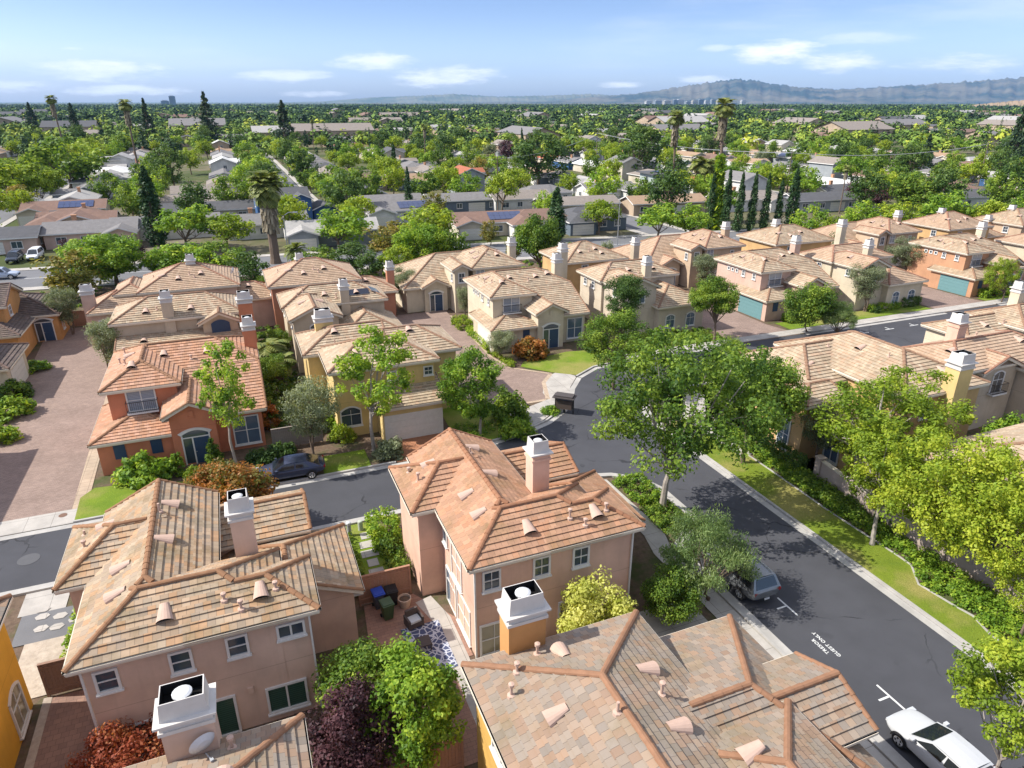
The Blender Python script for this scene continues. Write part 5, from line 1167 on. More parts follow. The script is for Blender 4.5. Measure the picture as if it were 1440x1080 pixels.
# ------------------------------------------------------------------ cars
def carpaint(name, c, metal=.3): return plain(name, c, .22, .6, metal, .03)
def car(u, v, rz, paint, label, kind='sedan', cat='car', L_=4.8, Wd=1.84, name='parked_car', group=None):
    root = empty(name, label, cat, UVW(u, v), TH + rz, group); hw = Wd / 2
    H_ = {'sedan': 1.43, 'suv': 1.72, 'van': 1.8}[kind]
    if kind == 'sedan': st = [(-.5, .60, .80, .62), (-.492, .52, .88, .74), (-.475, .46, .93, .84), (-.44, .42, .955, .91), (-.38, .42, .98, .95), (-.25, .3, .98, 1), (0, .28, .96, 1), (.2, .28, .95, 1), (.30, .3, .88, .99), (.38, .31, .83, .965), (.44, .34, .77, .90), (.475, .39, .71, .80), (.492, .46, .65, .68), (.5, .52, .6, .55)]
    else: st = [(-.5, .66, .98, .84), (-.485, .48, 1.06, .92), (-.40, .42, 1.08, .97), (-.25, .34, 1.08, 1), (0, .32, 1.07, 1), (.2, .32, 1.05, 1), (.33, .34, 1.02, .99), (.45, .38, .93, .93), (.49, .46, .82, .84), (.5, .56, .74, .76)]
    rings = []
    for x, zb, zt, wf in st:
        w = hw * wf; zm = zb + (zt - zb) * .55
        half = [(w * .86, zb), (w * .985, zb + .1), (w, zm), (w * .965, zt - .07), (w * .86, zt - .005), (w * .45, zt + .025)]
        rings.append([Vector((x * L_, -y, z)) for y, z in half] + [Vector((x * L_, y, z)) for y, z in half[::-1]])
    mb = MB(); n = len(rings[0])
    for i in range(len(rings) - 1):
        for k in range(n):
            k2 = (k + 1) % n; mb.face([rings[i][k], rings[i + 1][k], rings[i + 1][k2], rings[i][k2]], 0, smooth=True)
    mb.face(rings[0], 0); mb.face(rings[-1][::-1], 0)
    zb = max(q[2] for q in st) - .03
    if kind == 'sedan': fb, ft, rt, rb = .25, .07, -.24, -.43
    elif kind == 'suv': fb, ft, rt, rb = .24, .1, -.42, -.485
    else: fb, ft, rt, rb = .33, .14, -.44, -.49
    wb, wt = hw * .93, hw * .72; zr = H_
    def ring(f, r, w, z, cr=0.): return [Vector((f * L_, -w, z)), Vector((f * L_, w, z)), Vector((r * L_, w, z)), Vector((r * L_, -w, z))]
    B = ring(fb, rb, wb, zb); T = ring(ft, rt, wt, zr - .05)
    cab = MB()
    for k in range(4):
        k2 = (k + 1) % 4; cab.face([B[k], B[k2], T[k2], T[k]], 0)
    nx = 6
    def roofp(i, j):
        t, s = i / nx, j / 4 * 2 - 1; x = (ft + (rt - ft) * t) * L_; return Vector((x, s * wt, zr - .05 + .055 * (1 - s * s) * 1 + .03 * math.sin(math.pi * t)))
    for i in range(nx):
        for j in range(4): cab.face([roofp(i, j), roofp(i, j + 1), roofp(i + 1, j + 1), roofp(i + 1, j)][::-1], 0, smooth=True)
    body = mb.build('body', paint, root, True); ss = body.modifiers.new('smooth', 'SUBSURF'); ss.levels = ss.render_levels = 2; cab.build('cabin', paint, body)
    gl = M['car_glass']
    def pane(nm, P, a0, a1, b0, b1, parent, outw):
        q = lambda s, t: (P[0].lerp(P[1], s)).lerp(P[3].lerp(P[2], s), t) + outw
        g_ = MB(); g_.face([q(a0, b0), q(a1, b0), q(a1, b1), q(a0, b1)]); return g_.build(nm, gl, parent)
    pane('windscreen', [B[0], B[1], T[1], T[0]], .06, .94, .06, .94, root, Vector((.012, 0, .012))); pane('rear_window', [B[2], B[3], T[3], T[2]], .1, .9, .15, .92, root, Vector((-.012, 0, .012)))
    cuts = [(.07, .44), (.48, .78)] if kind == 'sedan' else [(.07, .36), (.39, .66), (.69, .93)]
    for s, P in ((1, [B[1], B[2], T[2], T[1]]), (-1, [B[0], B[3], T[3], T[0]])):
        for a, b in cuts: pane('side_window', P, a, b, .12, .9, root, Vector((0, s * .012, .006)))
    for s in (-1, 1):
        for x in (.305, -.29):
            w = MB(); r = .335 if kind == 'sedan' else .37; w.tube([(x * L_, s * (hw - .24), r), (x * L_, s * (hw - .02), r), (x * L_, s * (hw + .012), r)], [r, r, r * .86], 20); t = w.build('wheel', M['rubber'], root)
            q = MB(); q.tube([(x * L_, s * (hw + .011), r), (x * L_, s * (hw + .017), r)], [r * .66, r * .62], 16); q.build('rim', M['chrome'], t)
            for k in range(5): a = k * 1.2566; e = MB(); e.box(x * L_ + r * .4 * math.cos(a) - .035, min(s * (hw + .017), s * (hw + .02)), r + r * .4 * math.sin(a) - .05, x * L_ + r * .4 * math.cos(a) + .035, max(s * (hw + .017), s * (hw + .02)), r + r * .4 * math.sin(a) + .05); e.build('rim_opening', M['black'], t)
            a_ = MB(); N_ = 14
            for k in range(N_):
                a, b = math.pi * k / N_, math.pi * (k + 1) / N_; y = s * (hw + .003)
                a_.face([(x * L_ + r * math.cos(a), y, r + r * math.sin(a)), (x * L_ + (r + .07) * math.cos(a), y, r + (r + .07) * math.sin(a)), (x * L_ + (r + .07) * math.cos(b), y, r + (r + .07) * math.sin(b)), (x * L_ + r * math.cos(b), y, r + r * math.sin(b))])
            a_.build('wheel_arch', M['black'], root)
        zf = .66 if kind == 'sedan' else .78; h1 = MB(); h1.box(.44 * L_, s * hw * .66 - .2, zf - .07, .482 * L_, s * hw * .66 + .14, zf + .06); h1.build('headlight', M['lamp_glass'], root)
        zf = .78 if kind == 'sedan' else .9; h1 = MB(); h1.box(-.494 * L_, s * hw * .72 - .2, zf - .06, -.47 * L_, s * hw * .72 + .1, zf + .1); h1.build('tail_light', M['tail_red'], root)
        mi = MB(); mi.box(fb * L_ - .35, s * (hw + .06) - .1, zb + .02, fb * L_ - .2, s * (hw + .06) + .1, zb + .16); mi.build('wing_mirror', paint, root)
    for x, nm in ((.497, 'front_plate'), (-.5, 'rear_plate')): p = MB(); p.box(x * L_ - .01, -.16, .48, x * L_ + .015, .16, .6); p.build(nm, M['lightgrey'], root)
    gr = MB(); gr.box(.485 * L_, -hw * .42, .46 if kind == 'sedan' else .55, .5 * L_ + .006, hw * .42, .6 if kind == 'sedan' else .76); gr.build('grille', M['black'], root)
    if kind == 'suv':
        for s in (-1, 1): b = MB(); b.tube([((ft - .03) * L_, s * wt * .86, zr + .03), ((rt + .03) * L_, s * wt * .86, zr + .03)], .022, 6); b.build('roof_rail', M['metal'], root)
    return root
M['car_glass'] = plain('car_glass', (.015, .02, .024), .04, .9, 0, .02); M['lamp_glass'] = plain('lamp_glass', (.6, .62, .64), .1, .8, .3); M['tail_red'] = plain('tail_red', (.25, .012, .012), .2, .6)
car(1.35, 45.85, R(177), carpaint('slate_blue_paint', (.055, .065, .105), .45), 'slate blue sedan parked in front of the salmon house', L_=4.85)
car(23.55, 24.5, R(90), carpaint('silver_grey_paint', (.20, .21, .22), .5), 'grey van like wagon parked by the kerb under the grey green willow', 'suv', L_=4.95, Wd=1.95)
car(23.6, 11.65, R(90), carpaint('white_paint', (.47, .48, .49), .0), 'white sedan parked beside the painted T mark at the bottom right', L_=4.75)
car(*(-34.90, 137.67), R(-92), carpaint('dark_blue_paint', (.05, .06, .075), .4), 'dark blue car parked nose out on the concrete drive, left edge', 'suv', L_=4.6)
car(*(-32.17, 139.00), R(-92), carpaint('van_white_paint', (.75, .76, .76), 0), 'white minivan parked beside the dark blue car, left edge', 'van', L_=5.0)
car(*(-33.72, 124.21), R(-6), carpaint('pale_blue_paint', (.42, .47, .55), .2), 'pale blue car driving along the avenue at the left edge', 'suv', name='car', L_=4.7)
# ------------------------------------------------------------------ trees one can tell apart, near to far: base, top
def T(key, uvh, label, wide=1.0, cat='tree', name='tree', rz=None, group=None):
    return put_tree(key, uvh[0], uvh[1], label, cat, name, uvh[2], rz, group, wide)
T('syc1', (7.68, 47.61, 10.7), 'sparse light green street tree in front of the straw house left of its garage', 1.0)
T('ash', (16.13, 46.83, 7.7), 'full bright green tree beside the right end of the white garage door', 1.0)
T('syc2', (-2.27, 48.85, 10.6), 'sparse yellow green street tree in front of the salmon house', .82)
T('oak', (23.74, 32.16, 13.1), 'large spreading street tree with a pale trunk in the planting bulb by the main road', 1.0)
T('oak2', (30.92, 51.20, 8.3), 'broad leafy green tree behind the large street tree, across the bend', 1.05)
T('fine', (35.42, 57.59, 9.7), 'tall fine leaved dark tree rising in front of the white grey house', .95)
T('oak2', (39.12, 45.73, 6.1), 'green tree crowding the right side of the large street tree, left of the ochre house', .75)
T('verge', (32.85, 35.25, 9.5), 'green verge tree with a pale curved trunk in front of the ochre orange house', .95)
T('olive', (37.90, 33.09, 5.3), 'small grey green tree beside the ochre wall on the right verge', 1.0)
T('locust2', (36.61, 29.17, 8.7), 'dark trunked yellow green tree before the garden wall, left of the pale leaning trunk', 1.25)
T('locust1', (41.54, 29.37, 8.7), 'open yellow green tree with bare twigs in front of the flared chimney', 1.1)
T('locust2', (33.40, 24.01, 7.5), 'slender yellow green tree with a pale leaning trunk on the right verge lawn', .92)
T('locust3', (35.82, 20.51, 8.9), 'wide yellow green tree over the garden wall on the right', .95)
T('locust3', (36.10, 17.02, 9.1), 'big yellow green tree with a dark trunk at the right edge', .9)
T('tall_locust', (22.3, 9.3, 8.6), 'yellow green treetop beside the white car at the bottom right edge', 1.0)
T('locust1', (33.4, 15.2, 6.0), 'yellow green tree at the lower right edge above the white car', .8)
T('plum', (21.6, 8.6, 4.4), 'dark red leaved treetop just entering the bottom right corner', .9)
T('willow', (21.0, 23.6, 5.2), 'grey green weeping tree beside the parked grey wagon', 1.0)
T('patio2', (18.0, 22.8, 3.4), 'dark leafy bush tree below the weeping tree, beside the ochre house roof', .9)
T('lime', (13.5, 22.3, 4.9), 'pale lime yellow bushy tree against the pink house wall', .9)
T('patio', (4.2, 20.2, 5.6), 'bright green patio tree at the bottom, nearer of the pair', .95)
T('patio2', (2.9, 23.0, 4.2), 'green patio tree behind the brighter one, between the mauve and pink houses', 1.05)
T('plum', (1.6, 19.9, 4.6), 'dark purple plum tree next to the patio trees', .95)
T('maple', (-6.6, 22.6, 2.9), 'red leaved maple in front of the mauve house wall, bottom left', 1.0)
T('myrtle', (-2.00, 40.26, 4.8), 'orange red crepe myrtle behind the mauve house roof', 1.0)
T('myrtle', (-3.97, 41.66, 4.2), 'second orange red crepe myrtle, nearer the clipped round shrub', .8)
T('olive', (3.18, 48.55, 6.5), 'grey olive tree between the salmon and straw houses', .95)
T('olive2', (-12.96, 72.41, 6.1), 'grey olive tree leaning over the left brick court', 1.05)
T('olive', (-10.57, 78.03, 4.6), 'grey olive tree behind the salmon house roof by the brick court', .95)
T('olive2', (-19.01, 89.22, 5.9), 'grey olive tree in front of the orange house at the end of the left court', 1.0)
T('olive', (23.96, 62.90, 3.4), 'grey olive tree in front of the beige grey house, left of its red shrub', 1.25)
T('olive2', (25.30, 78.01, 4.2), 'small olive tree by the central court beside the cream house', .85)
T('olive', (19.51, 87.32, 5.4), 'grey olive tree behind the solar panel roof', 1.15)
T('verge', (48.20, 58.79, 7.6), 'round green tree by the brown fence right of the white grey house', 1.0)
T('olive2', (60.45, 77.95, 5.7), 'olive tree in front of the tan house with the white turret', 1.1)
T('rusty', (60.47, 57.68, 6.4), 'green tree with reddish tips in front of the blush pink house', 1.0)
T('willow', (62.24, 54.73, 4.4), 'low grey green willow by the bend of the road', .85)
T('olive2', (73.99, 61.71, 6.5), 'dark olive tree against the cream house with the gable window', 1.1)
T('olive', (94.60, 73.35, 6.3), 'grey green tree left of the terracotta house', 1.3)
T('locust3', (94.66, 58.09, 6.1), 'yellow green tree in front of the terracotta house at the right edge', .8)
T('bigbush', (50.6, 25.8, 4.3), 'dense bright green mass of leaves below the beige arched gable, right', .95)
T('bigbush', (44.5, 19.5, 4.6), 'dense green tree behind the garden wall at the right edge', .8)
T('fruit', (1.81, 62.96, 3.8), 'small green tree between the salmon and straw houses, behind the olive', .9)
T('fruit', (2.90, 71.41, 3.4), 'small green tree beside the beige house wall in the left centre', .8)
T('fruit', (2.77, 95.22, 3.9), 'leafy green tree right of the pink hip roofed house', .9)
T('small_palm', (2.3, 63.5, 2.6), 'feathery yellow green palm between the salmon and straw houses', 1.0, 'palm', 'palm_tree')
T('small_palm', (1.5, 66.0, 3.4), 'taller feathery palm just behind the smaller one', 1.0, 'palm', 'palm_tree')
T('big_avenue', (-17.08, 113.69, 8.1), 'big round bright green avenue tree behind the left court', 1.4)
T('m_rust0', (-21.68, 107.83, 6.7), 'olive and rust coloured tree left of the big round avenue tree', 1.25)
T('m_bright1', (-7.68, 112.24, 6.1), 'bright green tree behind the pink hip roofed house', 1.4)
T('m_green1', (-2.13, 108.58, 6.3), 'dark green dense tree between the pink house and the shaggy palm', 1.3)
T('m_bright1', (-8.11, 137.16, 8.1), 'light yellow green tree with open branches beside the tall dark cypress', 1.35)
T('m_yellow0', (-1.27, 134.39, 6.8), 'yellow green tree in front of the grey roofed bungalow', 1.3)
T('fan_palm', (5.82, 120.03, 12.4), 'thick shaggy fan palm with a fat trunk left of centre', .85, 'palm', 'palm_tree')
T('date_palm', (8.38, 109.18, 4.0), 'low feathery palm right of the thick shaggy one', .8, 'palm', 'palm_tree')
T('m_green0', (12.16, 109.19, 4.5), 'dark dense shrubby tree behind the brick red house', 1.4)
T('m_bright0', (17.66, 128.15, 7.7), 'round green tree in front of the long grey roof', 1.4)
T('m_dark1', (16.88, 105.75, 5.5), 'dark green tree between the palm and the big avenue tree', 1.3)
T('m_rust0', (23.78, 115.78, 6.6), 'yellowish bronze tree left of the big avenue tree', 1.3)
T('big_avenue', (26.78, 103.28, 8.5), 'big bright green avenue tree behind the cream turret house', 1.0)
T('m_yellow1', (34.09, 125.13, 8.0), 'tall domed yellow green tree behind the big bright avenue tree', 1.4)
T('m_rust0', (44.52, 120.92, 4.9), 'small bronze leaved tree in front of the brown solar roof', .75)
T('big_avenue2', (43.19, 95.12, 9.9), 'dense dark green tree beside the central white chimney', 0.7)
T('cypress2', (58.09, 120.82, 10.2), 'pointed dark cypress behind the dense central tree', 1.6, 'cypress', 'cypress_tree')
T('m_yellow2', (68.79, 123.15, 7.0), 'wide umbrella shaped yellow green tree by the curved street lamp', 1.15)
T('m_bright1', (76.49, 113.39, 7.0), 'big clipped round bright green tree, left half of the mass below the cypress row', 1.35)
T('m_bright2', (83.88, 112.83, 6.5), 'big round bright green tree, right half of the mass below the cypress row', 1.25)
T('olive', (63.13, 95.71, 4.7), 'grey green tree in front of the tan house with the white turret, left side', 1.7)
for uvh, k, w, l in [((-10.54, 111.05, 5.7), 'm_bright0', 1.2, 'bright green tree right of the big round avenue tree'), ((-4.09, 106.64, 5.6), 'm_bright2', 1.3, 'bright green tree touching the pink hip roof from behind'), ((0.18, 98.21, 6.6), 'm_dark0', 1.1, 'dark green tree in the gap right of the pink hip roofed house'), ((8.89, 104.13, 4.9), 'm_green2', 1.1, 'mid green tree just right of the shaggy palm trunk'),
        ((17.94, 100.47, 4.9), 'm_dark2', 1.2, 'dark green bushy tree behind the brick red house, right side'), ((21.68, 98.96, 5.6), 'm_yellow2', .9, 'yellowish slim tree behind the olive at the solar roof'), ((32.08, 103.78, 6.5), 'm_green0', .9, 'mid green tree right of the big avenue tree'), ((50.86, 100.66, 3.8), 'm_yellow0', .9, 'low yellow green tree on the avenue verge behind the amber house'), ((56.34, 98.45, 4.0), 'm_olive0', .9, 'grey green tree on the avenue verge below the street lamp'), ((59.61, 93.75, 3.8), 'm_bright0', .8, 'small bright tree on the avenue verge right of the street lamp'),
        ((-15.95, 127.66, 4.9), 'm_purple0', .9, 'dark bronze clipped tree across the avenue behind the big round tree'), ((-27.38, 138.32, 3.3), 'm_purple0', .7, 'dark round bush beside the pink bungalow'), ((90.47, 102.36, 3.0), 'm_yellow1', .9, 'small yellow green tree at the feet of the cypress row'), ((42.92, 106.23, 4.5), 'm_rust0', .7, 'small bronze tree on the avenue verge in the centre')]:
    T(k, uvh, l, w)
T('m_magenta0', (100.62, 151.63, 1.6), 'magenta bougainvillea on the tan roofed house', 1.2, 'bush', 'flowering_bush')
T('ivy_palm', (95.02, 119.80, 24.1), 'very tall ivy clad fan palm beside the cypress row', 1.0, 'palm', 'palm_tree')
T('tall_palm', (91.52, 131.23, 22.1), 'tall slim fan palm left of the ivy clad one', 1.0, 'palm', 'palm_tree')
T('date_palm', (129.27, 171.60, 8.0), 'feathery date palm with orange fruit behind the tall palms', 1.0, 'palm', 'palm_tree')
for i, (x, b, t_) in enumerate([(997, 322, 250), (1018, 324, 246), (1036, 326, 251), (1054, 326, 250), (1072, 326, 252), (1091, 326, 258), (1109, 327, 244)]): pass
CYP = [(93.76, 120.31, 10.5), (95.59, 117.70, 11.2), (96.97, 115.31, 10.7), (99.44, 114.31, 10.8), (101.91, 113.31, 10.5), (104.51, 112.26, 9.7), (106.37, 110.61, 11.7)]
CLAB = ['slim dark cypress at the left end of the row of seven behind the tan roofs', 'slim dark cypress, second from the left in the row of seven', 'slim dark cypress, third from the left in the row of seven', 'slim dark cypress in the middle of the row of seven', 'slim dark cypress, third from the right in the row of seven', 'slim dark cypress, second from the right in the row of seven', 'slightly fatter dark cypress at the right end of the row of seven']
for c, l in zip(CYP, CLAB): T('cypress2' if 'fatter' in l else 'cypress', (c[0], c[1], c[2] * 1.12), l, .85, 'cypress', 'cypress_tree', group='row of cypress trees')
T('cypress2', (-13.59, 144.40, 14.5), 'tall dark leaning cypress beside a power pole at left', 1.2, 'cypress', 'cypress_tree')
T('m_bright2', (99.78, 98.59, 7.5), 'bright green tree right of the cypress row', .9)
T('m_yellow0', (100.91, 94.51, 6.2), 'yellow green tree behind the low tan roofs', .85)
T('m_bright0', (114.45, 100.48, 7.3), 'green round tree right of the dark grey bungalow', 1.0)
T('m_olive0', (91.39, 84.29, 5.4), 'grey green tree between the tan roofs', .8)
T('tall_palm', (136.68, 126.70, 10.6), 'short pale trunked fan palm beside the purple trees', 1.1, 'palm', 'palm_tree')
T('m_purple0', (147.59, 132.65, 7.0), 'dark purple tree right of the short fan palm', 1.0)
T('m_purple0', (149.88, 127.71, 6.7), 'second dark purple tree, nearer the weeping green tree', .9)
T('m_yellow1', (121.77, 97.52, 7.5), 'low yellow green tree behind the tan roofs, right', 1.15)
T('m_bright1', (133.18, 97.14, 8.7), 'wide bright green tree behind the tan roofs at right', 1.2)
T('m_green2', (154.25, 119.59, 9.9), 'drooping green tree below the block of cypresses at right', 1.2)
T('m_yellow2', (137.84, 91.03, 7.5), 'yellow green tree at the right end of the back row of roofs', 1.0)
T('m_green0', (171.03, 112.82, 9.9), 'big green tree in front of the brown roof at the right edge', 1.0)
T('m_bright2', (158.77, 97.91, 7.2), 'bright green tree at the right edge above the tan roofs', 1.0)
CYB = [(217.44, 179.09, 10.3), (223.45, 181.85, 11.2), (225.10, 181.19, 10.5), (226.97, 180.43, 11.0)]
for c in CYB: T('cypress2', c, 'dark cypress in the tight block of cypresses at right, beyond the purple trees', 1.3, 'cypress', 'cypress_tree', group='tight block of cypresses')
# ---- shrubs and hedges
P = put_shrub
P('ball_b', *(-8.36, 49.10), 'large rounded bright green shrub below the salmon house balcony', h=2.3, wide=1.0); P('tall_b', *(-6.32, 49.14), 'clipped egg shaped light green shrub left of the salmon house door', h=2.3, wide=.9); P('tall_g', *(-3.69, 49.31), 'clipped tall green shrub right of the salmon house door', h=2.6, wide=.8)
P('ball_t', *(27.20, 62.29), 'round rust red shrub beside the beige grey house', h=2.3, wide=1.05); P('ball_b', *(23.38, 48.77), 'bright green mound under the mailboxes', h=.7, wide=1.6)
P('ball_d', *(-0.51, 49.08), 'low dark shrub behind the blue sedan', h=1.0, wide=1.5); P('ball_d', *(0.91, 49.47), 'dark shrub below the weathered fence', h=1.1, wide=1.3)
P('ball_y', *(5.72, 50.35), 'yellowish shrub below the straw house window', h=1.3); P('ball_o', *(8.63, 46.35), 'pale flowering shrub beside the garage door of the straw house', h=1.5); P('ball_b', *(5.00, 53.16), 'lime green shrub at the left corner of the straw house', h=2.0)
P('ball_b', *(18.90, 45.71), 'small green shrub on the lawn below the curved pavement', h=1.8, wide=1.0); P('ball_g', *(19.46, 48.80), 'cone shaped dark green shrub under the full bright tree', h=2.6, wide=.8)
P('ball_d', *(34.77, 61.65), 'dark clipped shrub right of the beige grey house door', h=1.5, wide=1.2)
hedge(5.2, 34.6, 6.7, 36.8, 1.5, 'square clipped green hedge on the left side of the pink house, by the street', 'leaf_bright'); hedge(5.5, 31.4, 6.4, 34.2, 1.1, 'lower clipped hedge behind the reddish fence', 'leaf_green'); hedge(3.2, 31.2, 3.9, 36.5, .5, 'low strip of green plants left of the stepping stones', 'leaf_green')
hedge(-10.2, 29.9, -8.9, 34.6, 1.0, 'clipped yellow green hedge beside the mauve house and wooden gate', 'leaf_bright')
hedge(22.4, 29.8, 24.2, 32.0, .55, 'low clipped mound near the parked wagon in the planting bulb', 'leaf_green'); hedge(22.5, 33.0, 24.3, 36.0, .6, 'low clipped mound further back in the planting bulb', 'leaf_bright')
hedge(20.2, 62.0, 22.6, 73.0, .7, 'yellow green planting strip along the central court', 'leaf_bright') if False else None
hedge(23.0, 73.6, 24.6, 76.2, 1.0, 'square clipped hedge by the central court', 'leaf_yellow'); hedge(23.6, 66.0, 24.4, 72.5, .7, 'strip of green plants beside the beige grey house wall', 'leaf_bright')
hedge(61.2, 61.2, 68.0, 62.4, 1.0, 'long dark clipped hedge in front of the blush pink house', 'leaf_green'); hedge(80.0, 61.0, 83.0, 62.6, 1.1, 'rounded dark hedge at the corner of the cream gable house', 'leaf_dark'); hedge(74.5, 60.8, 79.0, 61.8, .8, 'low light green planting below the arched windows of the cream house', 'leaf_bright')
hedge(94.4, 60.2, 99.4, 61.2, 1.1, 'clipped hedge in front of the terracotta house, left piece', 'leaf_bright'); hedge(101.0, 60.0, 104.0, 61.2, 1.1, 'clipped hedge in front of the terracotta house, right piece', 'leaf_green'); P('ball_t', 105.5, 59.8, 'rust coloured shrub at the right edge by the terracotta house', h=1.9, wide=1.1)
hedge(35.0, 32.4, 36.0, 36.0, 1.3, 'dark clipped hedge at the foot of the ochre wall', 'leaf_dark')
P('ball_b', *(-20.06, 65.53), 'bright green shrub at the left edge of the brick court', h=2.0, wide=1.2); P('ball_g', *(-20.85, 69.96), 'green shrub behind the bright one on the left edge', h=1.8, wide=1.2); P('ball_d', *(-20.29, 70.98), 'small dark round shrub at the corner of the cream garage', h=1.2); P('ball_b', *(-20.39, 77.49), 'low green shrub between the cream garage and the orange house', h=1.1, wide=1.5); P('ball_b', *(-19.40, 60.23), 'green shrub at the left edge nearest the street', h=1.6)
hedge(-9.5, 49.8, -7.6, 50.4, .5, 'low planting under the salmon house shutters', 'leaf_green') ; P('ball_y', *(-5.21, 48.26), 'small yellow green clipped block beside the salmon house step', h=.9, wide=.9)
P('tall_t', *(0.50, 54.97), 'thin bronze leaved shrub between the two front houses', h=2.8); P('ball_g', *(-1.59, 44.91), 'dark leaved base of the crepe myrtles', h=1.2)
P('ball_d', 75.0, 57.0 + 4.0, 'dark shrub below the cream house window', h=1.0)
# ground cover along the right verge: nobody could count its plants
def cover(name, poly, n, h, leaf, size, seed):
    r = rs(seed); pts = []
    us = [p[0] for p in poly]; vs = [p[1] for p in poly]
    def inside(x, y):
        c = False
        for i in range(len(poly)):
            (x0, y0), (x1, y1) = poly[i], poly[i - 1]
            if (y0 > y) != (y1 > y) and x < (x1 - x0) * (y - y0) / (y1 - y0) + x0: c = not c
        return c
    while len(pts) < n:
        x, y = r.uniform(min(us), max(us)), r.uniform(min(vs), max(vs))
        if inside(x, y): pts.append((x, y, h * r.rand() * .8 + .05))
    V, rnd = leaf_arrays(np.array(pts), np.full(n, .32), 34, size, r, .7, .7)
    V[:, 2] = np.maximum(V[:, 2], .03); o = bpy.data.objects.new(name, quads_mesh(name, V, rnd, M[leaf])); COL.objects.link(o); o.rotation_euler = (0, 0, TH); return o
tag(cover('ground_cover', [(b[0] + .2, b[1]) for b in BORD] + [(35.6, -4), (35.3, 20), (35.0, 25), (35.6, 31), (35.8, 40)], 1900, .75, 'leaf_bright', .16, 5), 'bright green ground cover between the lawn edging and the garden wall', kind='stuff')
tag(cover('ground_cover', [(34.0, 24), (35.3, 24), (35.6, 32), (34.2, 32)], 260, 1.0, 'leaf_green', .16, 6), 'taller dark green planting at the foot of the garden wall', kind='stuff')
tag(cover('ground_cover', [(22.5, 29.4), (24.4, 31.2), (24.4, 34.3), (22.5, 36.6)], 70, .25, 'leaf_green', .14, 8), 'low green cover in the planting bulb', kind='stuff')
tag(cover('ground_cover', [(14.4, 46), (18.5, 47.5), (18, 49), (14.4, 49.5)], 60, .3, 'leaf_bright', .14, 9), 'low plants below the full bright tree', kind='stuff')
tag(cover('ground_cover', [(24.0, 60), (25.0, 60.6), (23.6, 66), (23.4, 66)], 60, .5, 'leaf_yellow', .15, 10), 'yellow green plants along the central court border', kind='stuff')
tag(cover('ground_cover', [(-28, 47), (-22, 47), (-21.6, 65), (-27, 65)], 420, .8, 'leaf_bright', .2, 11), 'green planting on the left side of the brick court', kind='stuff')
tag(cover('ground_cover', [(-1, 53.5), (4.0, 53.5), (3.4, 80), (-.2, 80)], 420, 1.6, 'leaf_green', .22, 12), 'dense planting in the gap between the left houses', kind='stuff')
tag(cover('ground_cover', [(37, 59.4), (50, 59.4), (50, 63.4), (37, 63.4)], 260, .6, 'leaf_green', .18, 13), 'low planting in front of the white grey house', kind='stuff')
tag(cover('ground_cover', [(-30, 97), (115, 82), (130, 98), (40, 104), (-30, 112)], 900, 1.6, 'leaf_green', .34, 14), 'green planting strip between the back row of houses and the avenue', kind='stuff')
# ------------------------------------------------------------------ the avenue and the single storey town beyond
AV = [(-160, 138), (-75, 128.2), (-33, 123.2), (10, 119.2), (45, 115.2), (90, 110), (170, 100)]
ribbon('avenue', AV, -6.2, 6.2, .0, .0, M['avenue']); ribbon('pavement', AV, 6.3, 8.2, 0, .05, M['concrete']); ribbon('pavement', AV, -6.3, -8.2, 0, .05, M['concrete']); ribbon('lane_line', AV, -.08, .08, 0, .01, M['paint'])
STREETS = [-52, 17, 83, 148, 212, -117, 276, -182]
def vav(u): return 128.2 + (u + 75) * (-.112)
for s in STREETS: sheet('street', [(s - 4.2, vav(s) + 6.3), (s + 4.2, vav(s) + 6.3), (s + 4.2, 520), (s - 4.2, 520)], .0, M['avenue']); ribbon('pavement', [(s, vav(s) + 8.3), (s, 520)], 4.4, 6.0, 0, .04, M['concrete']); ribbon('pavement', [(s, vav(s) + 8.3), (s, 520)], -4.4, -6.0, 0, .04, M['concrete'])
def shingle(name, c):
    t = NT(name); p = t.coord(); a = t.noise(p, 1.2, 4, .65); b = t.noise(p, 14, 2, .7)
    col = t.mix(t.mr(a, .3, .7), tuple(x * .85 for x in c), tuple(x * 1.15 for x in c)); col = t.mix(t.mr(b, .35, .7, 0, .5), col, tuple(x * .65 for x in c)); return t.done(col, .92, .15)
for k, c in dict(sh_grey=(.20, .19, .185), sh_dark=(.105, .105, .11), sh_brown=(.21, .135, .105), sh_tan=(.34, .235, .155), sh_pale=(.36, .345, .325), sh_red=(.36, .13, .075), sh_taupe=(.255, .22, .19), sh_white=(.62, .61, .58)).items(): M[k] = shingle(k, c)
for k, c in dict(p_white=(.62, .60, .56), p_cream=(.52, .46, .36), p_pink=(.55, .39, .31), p_blue=(.055, .115, .24), p_grey=(.30, .32, .33), p_slate=(.13, .16, .19), p_tan=(.40, .31, .22), p_green=(.36, .41, .38)).items(): M[k] = stucco(k, c)
